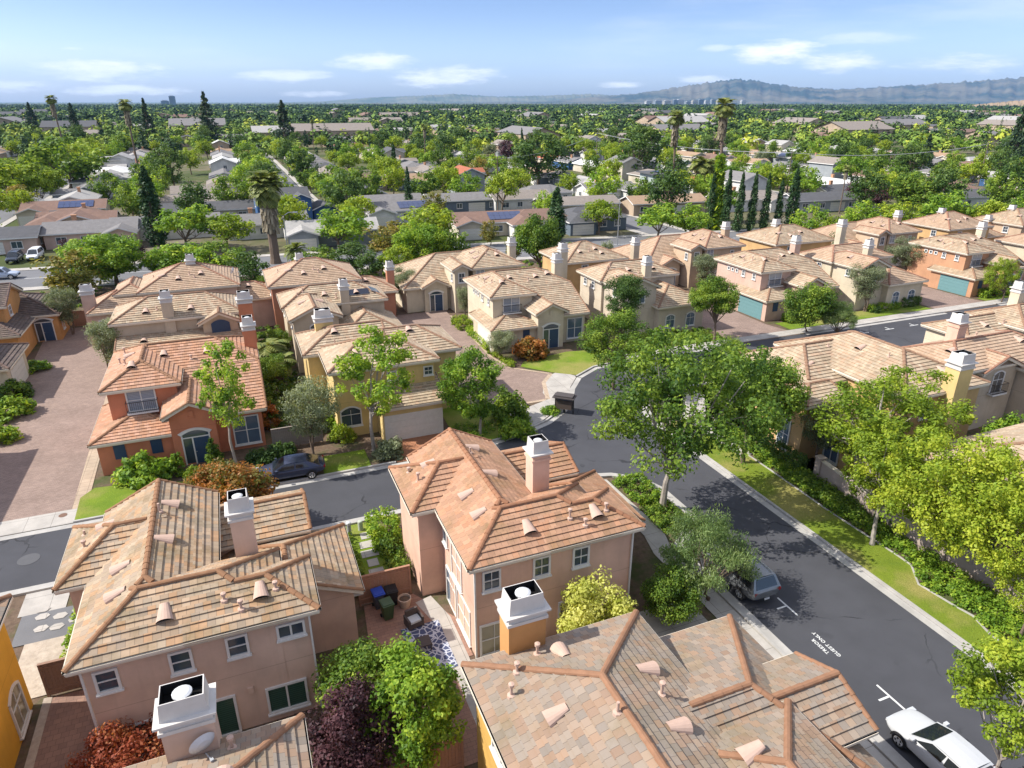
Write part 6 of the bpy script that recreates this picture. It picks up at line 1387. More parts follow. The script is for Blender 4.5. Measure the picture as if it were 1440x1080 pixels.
def gable(mb_r, mb_w, mb_t, x0, y0, x1, y1, e, sl, axis, ends='gg', ov=.5, th=.14):
    """low pitched roof slab and walls of one wing"""
    if axis == 'x': Tt = lambda x, y, z: (x0 + x, y0 + y, z); L_, W_ = x1 - x0, y1 - y0
    else: Tt = lambda x, y, z: (x0 + y, y0 + x, z); L_, W_ = y1 - y0, x1 - x0
    h = W_ / 2 * sl; i0 = W_ / 2 if ends[0] == 'h' else 0; i1 = W_ / 2 if ends[1] == 'h' else 0
    fl = axis != 'x'
    def F(P, mb): mb.face(P[::-1] if fl else P)
    for dz, rev in ((0, False), (-th, True)):
        c = [Tt(0, 0, e + dz), Tt(L_, 0, e + dz), Tt(L_, W_, e + dz), Tt(0, W_, e + dz)]; r0, r1 = Tt(i0, W_ / 2, e + h + dz), Tt(L_ - i1, W_ / 2, e + h + dz)
        for P in ([c[0], c[1], r1, r0], [c[2], c[3], r0, r1]) + (([c[3], c[0], r0],) if i0 else ()) + (([c[1], c[2], r1],) if i1 else ()):
            if not rev: F(P, mb_r)
    up = lambda p, z: (p[0], p[1], p[2] + z)
    c = [Tt(0, 0, e), Tt(L_, 0, e), Tt(L_, W_, e), Tt(0, W_, e)]; r0, r1 = Tt(i0, W_ / 2, e + h), Tt(L_ - i1, W_ / 2, e + h)
    edges = [(c[0], c[1]), (c[2], c[3])] + ([(c[3], c[0])] if i0 else [(c[3], r0), (r0, c[0])]) + ([(c[1], c[2])] if i1 else [(c[1], r1), (r1, c[2])])
    for p, q in edges: mb_t.face([up(p, -.22), up(q, -.22), up(q, .015), up(p, .015)])
    a0, a1, b0, b1 = ov, L_ - ov, ov, W_ - ov; zt = e + ov * sl - .04
    w = [Tt(a0, b0, -.2), Tt(a1, b0, -.2), Tt(a1, b1, -.2), Tt(a0, b1, -.2)]
    for i in range(4): p, q = w[i], w[(i + 1) % 4]; F([p, q, (q[0], q[1], zt), (p[0], p[1], zt)], mb_w)
    if not i0: F([Tt(a0, b1, zt), Tt(a0, b0, zt), Tt(a0, W_ / 2, e + h - .06)], mb_w)
    if not i1: F([Tt(a1, b0, zt), Tt(a1, b1, zt), Tt(a1, W_ / 2, e + h - .06)], mb_w)
PROTO = {}
def ranch_proto(key, wings, wins, gar=None, chim=None, solar=None, e=2.75):
    r_, w_, t_ = MB(), MB(), MB()
    for x0, y0, x1, y1, ee, sl, ax, en in wings: gable(r_, w_, t_, x0, y0, x1, y1, ee, sl, ax, en)
    d = dict(roof=r_.mesh('roof', M['sh_grey']), wall=w_.mesh('wall', M['p_white']), trim=t_.mesh('eave_trim', M['white']), wins=wins)
    if gar:
        x, y, wd, fc = gar; g_ = MB()
        if fc == 'F':
            for i in range(4): g_.box(x - wd / 2, y - .06, .03 + i * .53, x + wd / 2, y + .02, .03 + i * .53 + .5)
        d['gar'] = g_.mesh('garage_door', M['garage_white'])
    if chim: x, y, z = chim; c = MB(); c.box(x - .4, y - .3, 1.5, x + .4, y + .3, z); c.box(x - .48, y - .38, z, x + .48, y + .38, z + .14); d['chim'] = c.mesh('chimney', M['w_terracotta'])
    if solar:
        s_ = MB(); x0, y0, x1, y1, z0, sl = solar; n = int((x1 - x0) / 1.05)
        for i in range(n):
            for j in range(2):
                xa, xb = x0 + (x1 - x0) * i / n + .02, x0 + (x1 - x0) * (i + 1) / n - .02; ya, yb = y0 + (y1 - y0) * j / 2 + .02, y0 + (y1 - y0) * (j + 1) / 2 - .02; zz = lambda y: z0 + (y - y0) * sl
                s_.face([(xa, ya, zz(ya)), (xb, ya, zz(ya)), (xb, yb, zz(yb)), (xa, yb, zz(yb))]); s_.face([(xa, ya, zz(ya) - .08), (xb, ya, zz(ya) - .08), (xb, ya, zz(ya)), (xa, ya, zz(ya))])
        d['solar'] = s_.mesh('solar_panels', M['solar_blue'])
    PROTO[key] = d
W1 = [('F', 3.2, .5, 1.45, 1.6, 1.1), ('F', 7.0, .5, 1.45, 1.2, 1.1), ('R', 3.0, 15.5, 1.45, 1.2, 1.0), ('L', 5.5, .5, 1.45, 1.2, 1.0)]
ranch_proto('gable', [(0, 0, 16, 9.4, 2.75, .34, 'x', 'gg'), (10.2, -3.4, 16.2, 5, 2.7, .36, 'y', 'gg')], W1[:2] + [('L', 5.5, .5, 1.45, 1.2, 1.0)], (13.2, -2.9, 4.6, 'F'), (5.2, 5.2, 5.2))
ranch_proto('hip', [(0, 0, 15, 10, 2.75, .34, 'x', 'hh'), (-.2, -3.6, 6.4, 5, 2.7, .34, 'y', 'hg')], [('F', 9, .5, 1.45, 1.8, 1.1), ('F', 12.4, .5, 1.45, 1.2, 1.1), ('R', 4, 14.5, 1.45, 1.2, 1.0)], (3.1, -3.1, 4.6, 'F'))
ranch_proto('gable_solar', [(0, 0, 17, 9.4, 2.75, .34, 'x', 'gg'), (-.3, -3.2, 6, 5, 2.7, .36, 'y', 'gg')], [('F', 9, .5, 1.45, 1.8, 1.1), ('R', 4, 16.5, 1.45, 1.2, 1.0)], (2.8, -2.7, 4.6, 'F'), None, (7.4, .9, 14.4, 3.9, 3.2, .34))
ranch_proto('cross', [(0, 0, 14, 9, 2.75, .36, 'x', 'gg'), (3.6, -2.6, 9.6, 5.5, 2.8, .42, 'y', 'gg'), (8, 3, 14.4, 13, 2.7, .34, 'y', 'gg')], [('F', 6.6, -2.1, 1.5, 2.0, 1.2), ('F', 12, .5, 1.45, 1.2, 1.0), ('L', 4, .5, 1.45, 1.2, 1.0)], None, (11.6, 4.2, 5.0))
ranch_proto('long', [(0, 0, 20, 8.6, 2.8, .33, 'x', 'gg')], [('F', 3, .5, 1.5, 1.6, 1.1), ('F', 8, .5, 1.5, 1.2, 1.1), ('F', 16.5, .5, 1.5, 1.6, 1.1), ('R', 4, 19.5, 1.5, 1.2, 1.0)], (12.4, .5, 4.2, 'F'))
ranch_proto('two', [(0, 0, 12, 9, 5.5, .42, 'x', 'gg'), (7.0, -2.2, 12.2, 5, 5.45, .45, 'y', 'gg'), (11.6, -1, 18, 7, 2.8, .42, 'y', 'gg')], [('F', 3, .5, 4.3, 1.1, 1.3), ('F', 9.6, -1.7, 4.3, 1.1, 1.4), ('F', 9.6, -1.7, 1.5, 1.6, 1.3), ('F', 14.8, -.5, 1.6, 1.4, 1.2), ('L', 4, .5, 4.3, 1.0, 1.2)], None)
def ranch(key, u, v, rz, roofm, wallm, label, group=None, cat='house', name='bungalow', sc=1.0, far=False):
    d = PROTO[key]; root = empty(name, label, cat, UVW(u, v), TH + rz, group, sc)
    def link(me, nm, mt=None, parent=root):
        o = bpy.data.objects.new(nm, me); COL.objects.link(o); o.parent = parent
        if mt: o.material_slots[0].link = 'OBJECT'; o.material_slots[0].material = M[mt]
        return o
    link(d['wall'], 'wall', wallm); rf = link(d['roof'], 'roof', roofm); link(d['trim'], 'eave_trim', None, rf)
    if 'chim' in d: link(d['chim'], 'chimney', None, rf)
    if 'solar' in d: link(d['solar'], 'solar_panels', None, rf)
    if 'gar' in d: link(d['gar'], 'garage_door')
    for w in d['wins']: add_window(root, *w, 'slide', 'glass', not far)
    return root
def at(px_uv, rz=0.0, dx=0., dy=0.):
    return px_uv
# hand placed bungalows facing the avenue and side streets (front left corner)
H = R(180)
for key, (u, v), rz, rf, wl, lab in [
    ('gable', (-32.71, 147.10), R(0), 'sh_grey', 'p_pink', 'pink bungalow with a grey gabled roof beside the parked white minivan'),
    ('long', (-52.5, 145), R(0), 'sh_dark', 'p_pink', 'low grey roofed garage wing behind the dark blue car, left edge'),
    ('hip', (-37.5, 163), R(0), 'sh_brown', 'p_cream', 'brown roofed bungalow behind the pink one at left'),
    ('gable_solar', (-43, 181), R(0), 'sh_brown', 'p_cream', 'brown roofed house with a blue solar panel at the left edge'),
    ('cross', (-24.5, 160), R(90), 'sh_brown', 'p_tan', 'rust brown cross gabled house behind the pink bungalow'),
    ('long', (-22, 150), R(0), 'sh_grey', 'p_white', 'small house with a white pergola left of the leaning cypress'),
    ('gable', (-1.5, 144), R(0), 'sh_grey', 'p_white', 'grey bungalow with white gable trim left of the shaggy palm'),
    ('gable_solar', (8.82, 131.72), R(-4), 'sh_pale', 'p_grey', 'grey bungalow with dark roof panels right of the shaggy palm'),
    ('two', (5.0, 160), R(2), 'sh_dark', 'p_blue', 'bright blue two storey house with white windows behind the shaggy palm'),
    ('long', (-14, 168), R(0), 'sh_dark', 'p_cream', 'dark grey roofed house left of the blue two storey house'),
    ('long', (-16, 184), R(0), 'sh_taupe', 'p_cream', 'taupe roofed house behind the dark grey roof left of the blue house'),
    ('cross', (-14, 203), R(0), 'sh_taupe', 'p_white', 'taupe cross gabled house in the receding row at left'),
    ('long', (23.95, 166.28), R(-3), 'sh_grey', 'p_white', 'long grey roofed house with white gable ends, left of centre'),
    ('gable_solar', (27.5, 152), R(0), 'sh_grey', 'p_white', 'grey house with a black solar roof in front of the long grey roof'),
    ('long', (44.0, 163), R(-4), 'sh_grey', 'p_slate', 'slate blue house with a long grey roof and white gable trim'),
    ('gable', (60, 160), R(0), 'sh_taupe', 'p_white', 'grey roofed house right of the slate blue one'),
    ('gable_solar', (40.51, 130.36), R(-6), 'sh_brown', 'p_cream', 'brown tiled house with dark solar panels and garage, centre'),
    ('hip', (51.17, 128.56), R(-6), 'sh_brown', 'p_white', 'brown hip roofed house with a blue solar panel beside the dark tree'),
    ('hip', (62.80, 127.32), R(-4), 'sh_dark', 'p_slate', 'small dark navy house behind the central dark tree'),
    ('long', (66.5, 146), R(-4), 'sh_taupe', 'p_cream', 'long taupe roof behind the pointed cypress, right of centre'),
    ('long', (87.5, 141), R(-6), 'sh_tan', 'p_tan', 'tan roofed house behind the magenta bougainvillea'),
    ('hip', (71, 168), R(0), 'sh_grey', 'p_white', 'grey hip roofed house right of centre, beyond the taupe roof'),
    ('gable', (90, 168), R(0), 'sh_grey', 'p_white', 'grey house with white garage left of the modern house'),
    ('long', (126.77, 130.70), R(-6), 'sh_dark', 'p_grey', 'dark grey roofed bungalow with white doors right of the cypress row'),
    ('gable', (112, 138), R(-4), 'sh_taupe', 'p_white', 'white gabled bungalow behind the cypress row'),
    ('gable', (146.5, 140), R(0), 'sh_dark', 'p_white', 'dark roofed house with a white gable below the purple trees'),
    ('long', (165, 121), R(-6), 'sh_dark', 'p_white', 'dark roofed house behind the back row of tan roofs, right'),
    ('hip', (178, 132), R(-6), 'sh_brown', 'p_cream', 'brown hip roofed house at the right edge of the avenue'),
    ('long', (203, 128), R(-6), 'sh_brown', 'p_pink', 'rust roofed house at the far right edge'),
    ('gable', (45.84, 212.82), R(0), 'sh_tan', 'p_slate', 'orange tan roofed slate house by the left side street'),
    ('hip', (31, 214), R(0), 'sh_brown', 'p_tan', 'brown hip roof left of the orange tan roofed house')]:
    ranch(key, u, v, rz, rf, wl, lab)
# modern two storey house
def modern(u, v):
    root = empty('modern_house', 'modern pale green two storey house with flat dark roofs, right of centre', 'house', UVW(u, v), TH - R(6)); w = MB()
    w.box(0, 0, -.2, 11, 9, 6.4); w.box(-4.5, -4, -.2, 5, 4.99, 3.2); w.build('wall', M['p_green'], root)
    r = MB(); r.box(-.9, -.9, 6.41, 11.9, 9.9, 6.7); r.box(-5.2, -4.8, 3.21, 5.6, -.01, 3.5); r.box(-5.2, 0, 3.21, -.02, 5.4, 3.5); r.build('roof', M['sh_dark'], root)
    s = MB()
    for i in range(5): s.box(2 + i * 1.6, 3, 6.9, 3.5 + i * 1.6, 6, 6.98)
    s.build('solar_panels', M['solar_blue'], root)
    for a in ((2, 0, 5, 1.4, 1.6), (6.5, 0, 4.9, 1.0, 1.8), (9, 0, 4.9, 1.4, 1.2)): add_window(root, 'F', a[0], a[1], a[2], a[3], a[4], 'plain')
    add_window(root, 'F', -2.6, -4, 1.9, 1.4, 1.4, 'plain'); add_window(root, 'L', 4.5, 0, 4.9, 1.5, 1.6, 'plain'); add_panel(root, 'garage_door', 'F', 2.2, -4, 0, 3.6, 2.6, M['black'])
modern(*(109.23, 165.97))
# ---- the rest of the streets: bungalows copied along both kerbs
rg = random.Random(21)
placed = []
for o in COL.objects:
    if o.type == 'EMPTY' and o.name.startswith(('bungalow', 'modern')): placed.append((o.location.x, o.location.y))
def zone(x, y):
    a = math.degrees(math.atan2(x, y)); side = 'far left' if a < -24 else 'left' if a < -9 else 'middle' if a < 7 else 'right' if a < 21 else 'far right'
    d = math.hypot(x, y); dist = 'nearest blocks' if d < 225 else 'second blocks' if d < 310 else 'third blocks' if d < 410 else 'distant blocks'
    return side, dist
def visible(x, y, m=6):
    return y > 60 and abs(x) < y * .765 + m
ROOFN = dict(sh_grey='grey', sh_dark='dark grey', sh_brown='brown', sh_tan='tan', sh_pale='pale grey', sh_red='red', sh_taupe='taupe', sh_white='white')
KN = dict(gable='gabled', hip='hip', gable_solar='solar panelled', cross='cross gabled', long='long', two='two storey')
nh = 0; cand = []
for s in STREETS:
    for side in (-1, 1):
        v = vav(s) + 26
        while v < 500:
            u = s + side * 12.5; p = UVW(u + side * 5, v + 8); cand.append((math.hypot(p.x, p.y), s, side, u, v)); v += rg.uniform(18.5, 21.5)
for _, s, side, u, v in sorted(cand):
    p = UVW(u + side * 5, v + 8)
    if not visible(p.x, p.y): continue
    if any((p.x - a) ** 2 + (p.y - b) ** 2 < 17 ** 2 for a, b in placed): continue
    if nh >= 150: break
    nh += 1
    key = rg.choice(['gable', 'hip', 'gable', 'cross', 'long', 'gable_solar', 'hip', 'two'] if rg.random() < .8 else ['gable', 'hip'])
    rf = rg.choice(['sh_grey', 'sh_grey', 'sh_dark', 'sh_taupe', 'sh_taupe', 'sh_brown', 'sh_pale', 'sh_pale', 'sh_tan', 'sh_white', 'sh_red' if rg.random() < .5 else 'sh_grey']); wl = rg.choice(['p_white', 'p_cream', 'p_grey', 'p_tan', 'p_white', 'p_blue' if rg.random() < .3 else 'p_cream'])
    zs, zd = zone(p.x, p.y)
    # front of the house looks at its street
    rz = R(90) if side < 0 else R(-90)
    uu, vv = (u, v) if side < 0 else (u, v + 15)
    ranch(key, uu, vv, rz, rf, wl, f'{ROOFN[rf]} {KN[key]} roofed {"house" if key == "two" else "bungalow"} in the {zd} beyond the avenue, {zs}', f'{ROOFN[rf]} {KN[key]} houses, {zd}, {zs}', far=True)
# ---- trees between the bungalows
kinds = [('m_green0', 3), ('m_green1', 3), ('m_green2', 3), ('m_bright0', 3), ('m_bright1', 3), ('m_bright2', 3), ('m_yellow0', 5), ('m_yellow1', 5), ('m_yellow2', 5), ('m_dark0', 2.2), ('m_dark1', 2.2), ('m_dark2', 2.2), ('m_olive0', 1), ('m_purple0', 1.0), ('m_rust0', .8), ('cypress', .5), ('pine', .15), ('pine2', .15), ('tall_palm', .35)]
DES = dict(m_green='mid green round tree', m_bright='bright green leafy tree', m_yellow='yellow green tree', m_dark='dark green dense tree', m_olive='grey green tree', m_purple='dark purple tree', m_rust='bronze leaved tree', cypress='dark narrow cypress', pine='dark pointed conifer', pine2='dark broad conifer', tall_palm='tall thin fan palm')
kw = [k for k, w in kinds for _ in range(int(w * 20))]
tp = []; tries = 0; NT_ = 275
roads = lambda u: min(abs(u - s) for s in STREETS)
hs = [(o.matrix_basis @ Vector((8, 4, 0))).to_2d() for o in COL.objects if o.type == 'EMPTY' and o.name.startswith(('bungalow', 'modern'))]
while len(tp) < NT_ and tries < 60000:
    tries += 1
    d = 145 + 280 * rg.random() ** .95; a = R(rg.uniform(-39, 39)); x, y = d * math.sin(a) / math.cos(a) * .98, d
    u, v = x * CA + y * SA, -x * SA + y * CA
    if tries % 3 == 0:                                             # a street tree on one of the kerbs
        u = rg.choice(STREETS[:5]) + rg.choice((-7.2, 7.2)); x, y = UVW(u, v).to_2d()
        if math.hypot(x, y) > 420: continue
    if v < vav(u) + 9: continue
    if roads(u) < 4.6 or (roads(u) > 9 and rg.random() < .35) or not visible(x, y): continue
    if any((x - q[0]) ** 2 + (y - q[1]) ** 2 < 8.5 ** 2 for q in tp): continue
    if any((x - q.x) ** 2 + (y - q.y) ** 2 < 8.2 ** 2 for q in hs): continue
    k = rg.choice(kw); tp.append((x, y)); zs, zd = zone(x, y)
    base = k if k in DES else k[:-1]
    h = TREEC[k][2] * rg.uniform(.85, 1.3); h = {'tall_palm': rg.uniform(13, 19), 'pine': rg.uniform(13, 22), 'pine2': rg.uniform(12, 18), 'cypress': rg.uniform(9, 14)}.get(k, h)
    nm = 'palm_tree' if 'palm' in k else 'cypress_tree' if k == 'cypress' else 'conifer_tree' if 'pine' in k else 'tree'
    put_tree(k, u, v, f'{DES[base]} in the {zd} beyond the avenue, {zs}', 'palm' if 'palm' in k else 'tree', nm, h, None, f'{DES[base]}s, {zd}, {zs}', rg.uniform(.9, 1.1))
# single landmarks in the distance
for uvh, k, lab, w in [((-5.20, 479.85, 30.9), 'pine', 'tall dark layered conifer on the skyline at left', 1.1), ((34.58, 427.29, 26.1), 'pine2', 'broad dark conifer on the skyline, second from the left palms', 1.0), ((-39.18, 493.58, 27.4), 'pine', 'pointed dark conifer between the left palms and the skyline conifer', .9), ((-87.61, 556.03, 24.6), 'pine2', 'dark conifer above the far left trees', .9),
        ((-137.44, 689.31, 25.0), 'pine2', 'dark conifer at the upper left corner of the town', 1.0), ((258.15, 167.84, 25.7), 'pine2', 'big brownish conifer at the right edge of the skyline', .75), ((92.40, 206.24, 17.1), 'm_dark0', 'very big round dark green tree behind the central roofs', 1.3), ((135.08, 217.56, 18.4), 'm_dark1', 'big dark green tree left of the tall palms', 1.2), ((-44.06, 249.14, 15.5), 'm_green0', 'big leafy green tree at the left beyond the brown roofs', 1.5), ((-49.99, 215.25, 11.9), 'm_yellow0', 'yellow green street tree at the left edge', 1.4)]:
    T(k, uvh, lab, w, name='conifer_tree' if 'pine' in k else 'tree')
for uvh, lab in [((-61.16, 354.14, 26.1), 'tall thin fan palm on the skyline at far left'), ((-25.01, 253.67, 24.4), 'tall leaning fan palm right of the far left one')]: T('tall_palm', uvh, lab, 1.0, 'palm', 'palm_tree')
# ---- power poles and wires
poles = [(-14.09, 144.60, 11.6), (59.99, 157.68, 13.1), (149.05, 158.26, 12.2), (147.68, 269.76, 13.4), (222.66, 153.61, 13.3)]
for q, lab in zip(poles, ['grey wooden power pole beside the leaning cypress at left', 'wooden power pole among the grey roofs in the centre', 'wooden power pole behind the cypress row at right', 'thin power pole left of the big dark tree, right of centre', 'leaning wooden power pole at the right edge']):
    root = empty('power_pole', lab, 'power pole', UVW(q[0], q[1]), TH); b = MB(); b.tube([(0, 0, 0), (0, 0, q[2])], [.16, .11], 7); b.build('pole', M['bark'], root)
    for z in (.6, 1.6): b = MB(); b.box(-1.2, -.06, q[2] - z, 1.2, .06, q[2] - z + .12); b.build('crossarm', M['bark'], root)
    b = MB(); b.lathe(.35, 0, [(.0, q[2] - 3.3), (.22, q[2] - 3.3), (.22, q[2] - 2.5), (0, q[2] - 2.45)], 8); b.build('transformer', M['grey'], root)
def wire(a, b, lab):
    A, B = UVW(a[0], a[1], a[2] - .5), UVW(b[0], b[1], b[2] - .5); mb = MB(); n = 14
    for off in (-1.0, 0, 1.0):
        mb.tube([A.lerp(B, i / n) + Vector((off * .4, off * .8, -1.8 * 4 * (i / n) * (1 - i / n))) for i in range(n + 1)], .025, 4)
    tag(mb.build('power_line', M['grey']), lab, 'wire')
wire(poles[1], poles[3], 'slack power wires between the central and right of centre poles'); wire(poles[2], poles[4], 'slack power wires crossing the trees at right'); wire(poles[3], poles[2], 'long power wires running past the modern house')
# a few parked cars along the streets
for (u, v), rz, c, lab in [((29.79, 132.26), 92, (.03, .03, .035), 'black car on a drive below the domed tree, left of centre'), ((37.50, 118.73), 80, (.4, .41, .42), 'silver car by the fence of the brown solar house'), ((109.43, 106.73), 5, (.6, .61, .62), 'pale car behind the cypress row'), ((108.04, 215.84), 5, (.05, .05, .06), 'dark car on the street beyond the grey hip roof'), ((107.06, 163.66), 10, (.7, .7, .7), 'white car beside the modern house'), ((0.33, 123.43), 90, (.04, .04, .05), 'dark car on the drive left of the shaggy palm')]:
    car(u, v, R(rz), carpaint('paint_' + lab[:6] + str(int(u)), c, .2), lab, 'sedan')
# ------------------------------------------------------------------ the far canopy: too many trees to count
def canopy(name, d0, d1, n, leaves, hmin, hmax, seed, lsz, label, dark=.0):
    r = rs(seed); d = np.sqrt(r.uniform(d0 ** 2, d1 ** 2, n)); a = np.radians(r.uniform(-40, 40, n)); x = d * np.tan(a); y = d
    big = np.sin(x * .013 + 1.7 * np.sin(y * .008)) + np.sin(y * .017 + x * .006)
    h = r.uniform(hmin, hmax, n); rad = h * r.uniform(.36, .6, n); con = r.rand(n) < .16; h[con] *= r.uniform(1.15, 1.7, con.sum()); rad[con] *= .5
    N = n * leaves; dd = r.normal(size=(N, 3)); dd /= np.linalg.norm(dd, axis=1)[:, None]; q = r.rand(N) ** .4
    H3 = np.repeat(h, leaves); Rr = np.repeat(rad, leaves); cn = np.repeat(con, leaves)
    z = .55 + .43 * dd[:, 2] * q; wl = np.where(cn, np.clip(1.15 - z, .05, 1.2), 1.0)
    P = np.stack([np.repeat(x, leaves) + dd[:, 0] * q * Rr * wl, np.repeat(y, leaves) + dd[:, 1] * q * Rr * wl, H3 * z], 1)
    nn = dd * .8 + np.array([0, 0, .5]) + r.normal(size=(N, 3)) * .35; nn /= np.linalg.norm(nn, axis=1)[:, None]
    t = np.cross(nn, r.normal(size=(N, 3))); t /= np.linalg.norm(t, axis=1)[:, None]; b = np.cross(nn, t); L = (Rr * lsz * (.7 + .6 * r.rand(N)))[:, None]
    V = np.stack([P - t * L, P + b * L * .7, P + t * L, P - b * L * .7], 1).reshape(-1, 3)
    tone = np.clip(r.beta(1.5, 1.7, n) * .85 + .12 * big * .5 - dark, 0, 1); tone[con] = r.rand(con.sum()) * .18
    rnd = np.clip(np.repeat(tone, leaves) + (r.rand(N) - .5) * .2, 0, 1)
    o = bpy.data.objects.new(name, quads_mesh(name, V, rnd, M['canopy'])); COL.objects.link(o); tag(o, label, kind='stuff')
def canopy_mat():
    t = NT('canopy'); at_ = t.new('ShaderNodeAttribute'); at_.attribute_name = 'rnd'
    c = t.ramp(at_.outputs['Fac'], [(.0, (.024, .05, .02)), (.25, (.06, .11, .026)), (.5, (.13, .21, .032)), (.75, (.29, .35, .042)), (1, (.52, .51, .055))]); return t.done(c, .7, .15)
M['canopy'] = canopy_mat()
canopy('tree_canopy', 330, 470, 320, 110, 6, 11, 300, .2, 'mixed treetops between the farther bungalows')
canopy('tree_canopy', 460, 760, 1600, 60, 6, 11, 301, .26, 'mixed green treetops filling the blocks beyond the houses')
canopy('tree_canopy', 740, 1500, 5200, 30, 7, 14, 302, .34, 'darker band of treetops further out', .12)
canopy('tree_canopy', 1450, 4200, 11000, 12, 8, 16, 303, .5, 'thin dark line of treetops below the skyline', .25)
def far_roofs():
    r = rs(77); mb = MB()
    for i in range(520):
        d = math.sqrt(r.uniform(430 ** 2, 1500 ** 2)); a = R(r.uniform(-39, 39)); x, y = d * math.tan(a), d; w, l, h = r.uniform(10, 15), r.uniform(15, 24), r.uniform(3.2, 4.6)
        if r.rand() < .12: w, l, h = w * 2.2, l * 2.4, h * 1.8
        th = TH + (math.pi / 2 if r.rand() < .5 else 0); c, s = math.cos(th), math.sin(th); p = lambda a_, b_, z: (x + a_ * c - b_ * s, y + a_ * s + b_ * c, z)
        m = r.randint(5); rz = h + w * .16
        mb.face([p(-l / 2, -w / 2, h), p(l / 2, -w / 2, h), p(l / 2, 0, rz), p(-l / 2, 0, rz)], m); mb.face([p(l / 2, w / 2, h), p(-l / 2, w / 2, h), p(-l / 2, 0, rz), p(l / 2, 0, rz)], m)
        for A, B in (((-l / 2, -w / 2), (l / 2, -w / 2)), ((l / 2, -w / 2), (l / 2, w / 2)), ((l / 2, w / 2), (-l / 2, w / 2)), ((-l / 2, w / 2), (-l / 2, -w / 2))): mb.face([p(A[0] * .95, A[1] * .95, 0), p(B[0] * .95, B[1] * .95, 0), p(B[0] * .95, B[1] * .95, h + .02), p(A[0] * .95, A[1] * .95, h + .02)], 5)
        for e in (-1, 1): mb.face([p(e * l * .475, -w * .475, h), p(e * l * .475, w * .475, h), p(e * l * .475, 0, rz - .1)], 5)
    tag(mb.build('distant_roofs', [M[k] for k in ('sh_grey', 'sh_dark', 'sh_taupe', 'sh_pale', 'sh_brown', 'p_tan')]), 'scattered far roofs among the treetops towards the skyline', kind='stuff')
far_roofs()
# ------------------------------------------------------------------ hills and skyline
def hills(name, prof, dist, depth, seed, mat):
    """a range built as terrain: crest heights (metres) by bearing, ridged spurs in front"""
    r = rs(seed); nx, ny = 420, 40; X0, X1 = prof[0][0], prof[-1][0]; V = []; ph = r.rand(12) * 6.28
    xs = np.array([p[0] for p in prof]); zs = np.array([p[1] for p in prof])
    for j in range(ny):
        t = j / (ny - 1)
        for i in range(nx):
            a = X0 + (X1 - X0) * i / (nx - 1); d = dist + depth * (t - .0); x = d * math.tan(R(a)); crest = np.interp(a, xs, zs) * 1.17
            f = math.sin(min(1, t / .72) * math.pi / 2) ** 1.25 if t < .72 else 1 - (t - .72) * 1.4
            sp = abs(math.sin(a * 2.3 + ph[0] + 1.1 * math.sin(t * 3 + a * .7))) * .5 + abs(math.sin(a * 5.1 + ph[1] + t * 2.6)) * .32 + abs(math.sin(a * 9.7 + ph[2] - t * 4)) * .1
            n2 = math.sin(a * 19 + ph[3] + t * 9) * .03 + math.sin(a * 37 + ph[4] + t * 5) * .015
            z = crest * f * (1 - (1 - f * .82) * .55 * sp) + crest * n2 * f
            V.append((x, d, max(-5, z) - 1))
    F = [(j * nx + i, j * nx + i + 1, (j + 1) * nx + i + 1, (j + 1) * nx + i) for j in range(ny - 1) for i in range(nx - 1)]
    me = bpy.data.meshes.new(name); me.from_pydata(V, [], F); me.materials.append(mat); me.polygons.foreach_set('use_smooth', [True] * len(F)); o = bpy.data.objects.new(name, me); COL.objects.link(o); tag(o, kind='structure')
def hill_mat(name, a, b):
    t = NT(name); p = t.pos(); n = t.noise(p, .0012, 6, .65); m = t.noise(p, .006, 5, .6); c = t.mix(t.mr(n, .42, .6), a, b); c = t.mix(t.mr(m, .55, .7, 0, .6), c, tuple(x * .5 for x in b)); return t.done(c, .95, .05)
DH = 10500
hz = lambda px, py, d=DH: (math.degrees(math.atan((px - 720) / 960)), max(0, 25 + d * (143 - py) / 960 / math.cos(0) * 1.0))
hills('hills', [hz(420, 150), hz(480, 147), hz(560, 145), hz(760, 143), hz(830, 136), hz(880, 132), hz(905, 128), hz(945, 121), hz(985, 115), hz(1005, 112), hz(1025, 113), hz(1060, 119), hz(1090, 123), hz(1140, 126), hz(1180, 124), hz(1240, 120), hz(1300, 116), hz(1360, 111), hz(1410, 106), hz(1450, 102), hz(1560, 98)], DH, 4200, 5, hill_mat('hill_grass', (.15, .135, .10), (.035, .055, .05)))
hills('hills', [hz(380, 150, 16000), hz(470, 143, 16000), hz(540, 138, 16000), hz(600, 136, 16000), hz(645, 134, 16000), hz(700, 137, 16000), hz(760, 136, 16000), hz(820, 134, 16000), hz(900, 138, 16000)], 15500, 2500, 6, hill_mat('hill_far', (.17, .16, .10), (.08, .10, .06)))
hills('hills', [hz(1290, 150, 3200), hz(1330, 146, 3200), hz(1380, 142, 3200), hz(1430, 139, 3200), hz(1500, 136, 3200), hz(1560, 136, 3200)], 2900, 500, 8, hill_mat('hill_dry', (.30, .22, .14), (.11, .11, .05)))
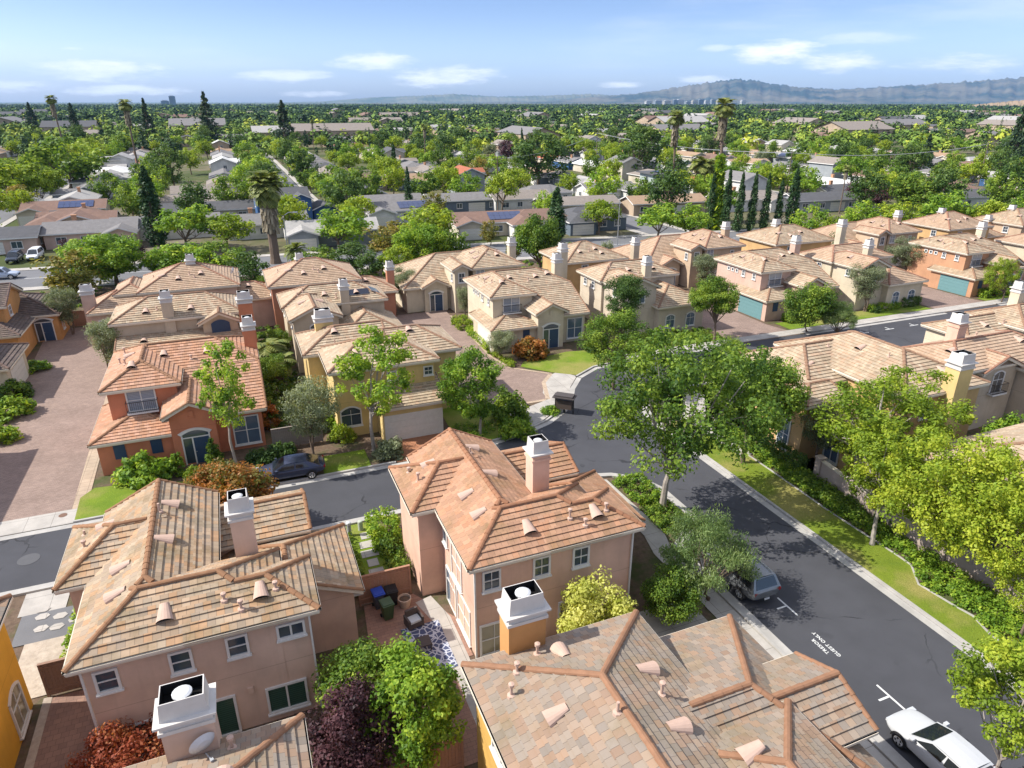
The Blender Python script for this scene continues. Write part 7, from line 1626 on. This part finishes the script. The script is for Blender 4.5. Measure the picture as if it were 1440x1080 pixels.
def tower(px, w, top, d, mat, label, group=None):
    x = (px - 720) / 960 * d; h = 25 + (143 - top) / 960 * d * 1.02; ww = w / 960 * d; root = empty('office_tower', label, 'tower', (x, d, 0), .3, group)
    b = MB(); b.box(-ww / 2, -ww * .35, 0, ww / 2, ww * .35, h); b.build('wall', M[mat], root); g_ = MB(); n = max(3, int(h / 9))
    for i in range(n): z = h * (i + .35) / n; g_.box(-ww / 2 - .3, -ww * .35 - .3, z, ww / 2 + .3, ww * .35 + .3, z + h / n * .45)
    g_.build('window', M['tower_glass'], root); r = MB(); r.box(-ww * .3, -ww * .2, h, ww * .3, ww * .2, h + 4); r.build('roof', M['grey'], root)
M['tower_glass'] = plain('tower_glass', (.10, .13, .16), .3, .5)
for i, (px, w, tp_) in enumerate([(897, 8, 142.5), (909, 9, 142), (921, 9, 142), (932, 6, 141), (938, 9, 140.5), (949, 9, 143), (957, 7, 141.5), (965, 7, 140.5), (973, 6, 141.5), (981, 6, 140.5), (989, 6, 141), (995, 6, 142), (1020, 6, 141.5), (1008, 8, 144.5)]):
    tower(px, w, tp_, 6800 + 90 * (i % 3), ['p_white', 'p_grey', 'p_cream', 'p_slate'][(i * 5) % 4], f'mid rise office block on the skyline below the hills, number {i + 1} counted from the left' if False else 'office block in the small cluster on the skyline below the hills', 'office blocks on the skyline')
tower(279, 7, 136.5, 5200, 'p_slate', 'tall lone dark tower on the skyline at left'); tower(269, 9, 142, 5200, 'p_slate', 'lower dark tower just left of the tall lone one')
# ------------------------------------------------------------------ air
def haze():
    b = MB(); b.box(-17000, -500, -8, 17000, 19000, 720); m = bpy.data.materials.new('haze'); m.use_nodes = True; nt = m.node_tree; nt.nodes.remove(nt.nodes['Principled BSDF'])
    v = nt.nodes.new('ShaderNodeVolumePrincipled'); v.inputs['Color'].default_value = (.33, .60, 1.0, 1); v.inputs['Density'].default_value = HAZE; v.inputs['Anisotropy'].default_value = .1
    nt.links.new(v.outputs[0], nt.nodes['Material Output'].inputs['Volume']); tag(b.build('haze', m), kind='stuff')
HAZE = 3.3e-5
haze()
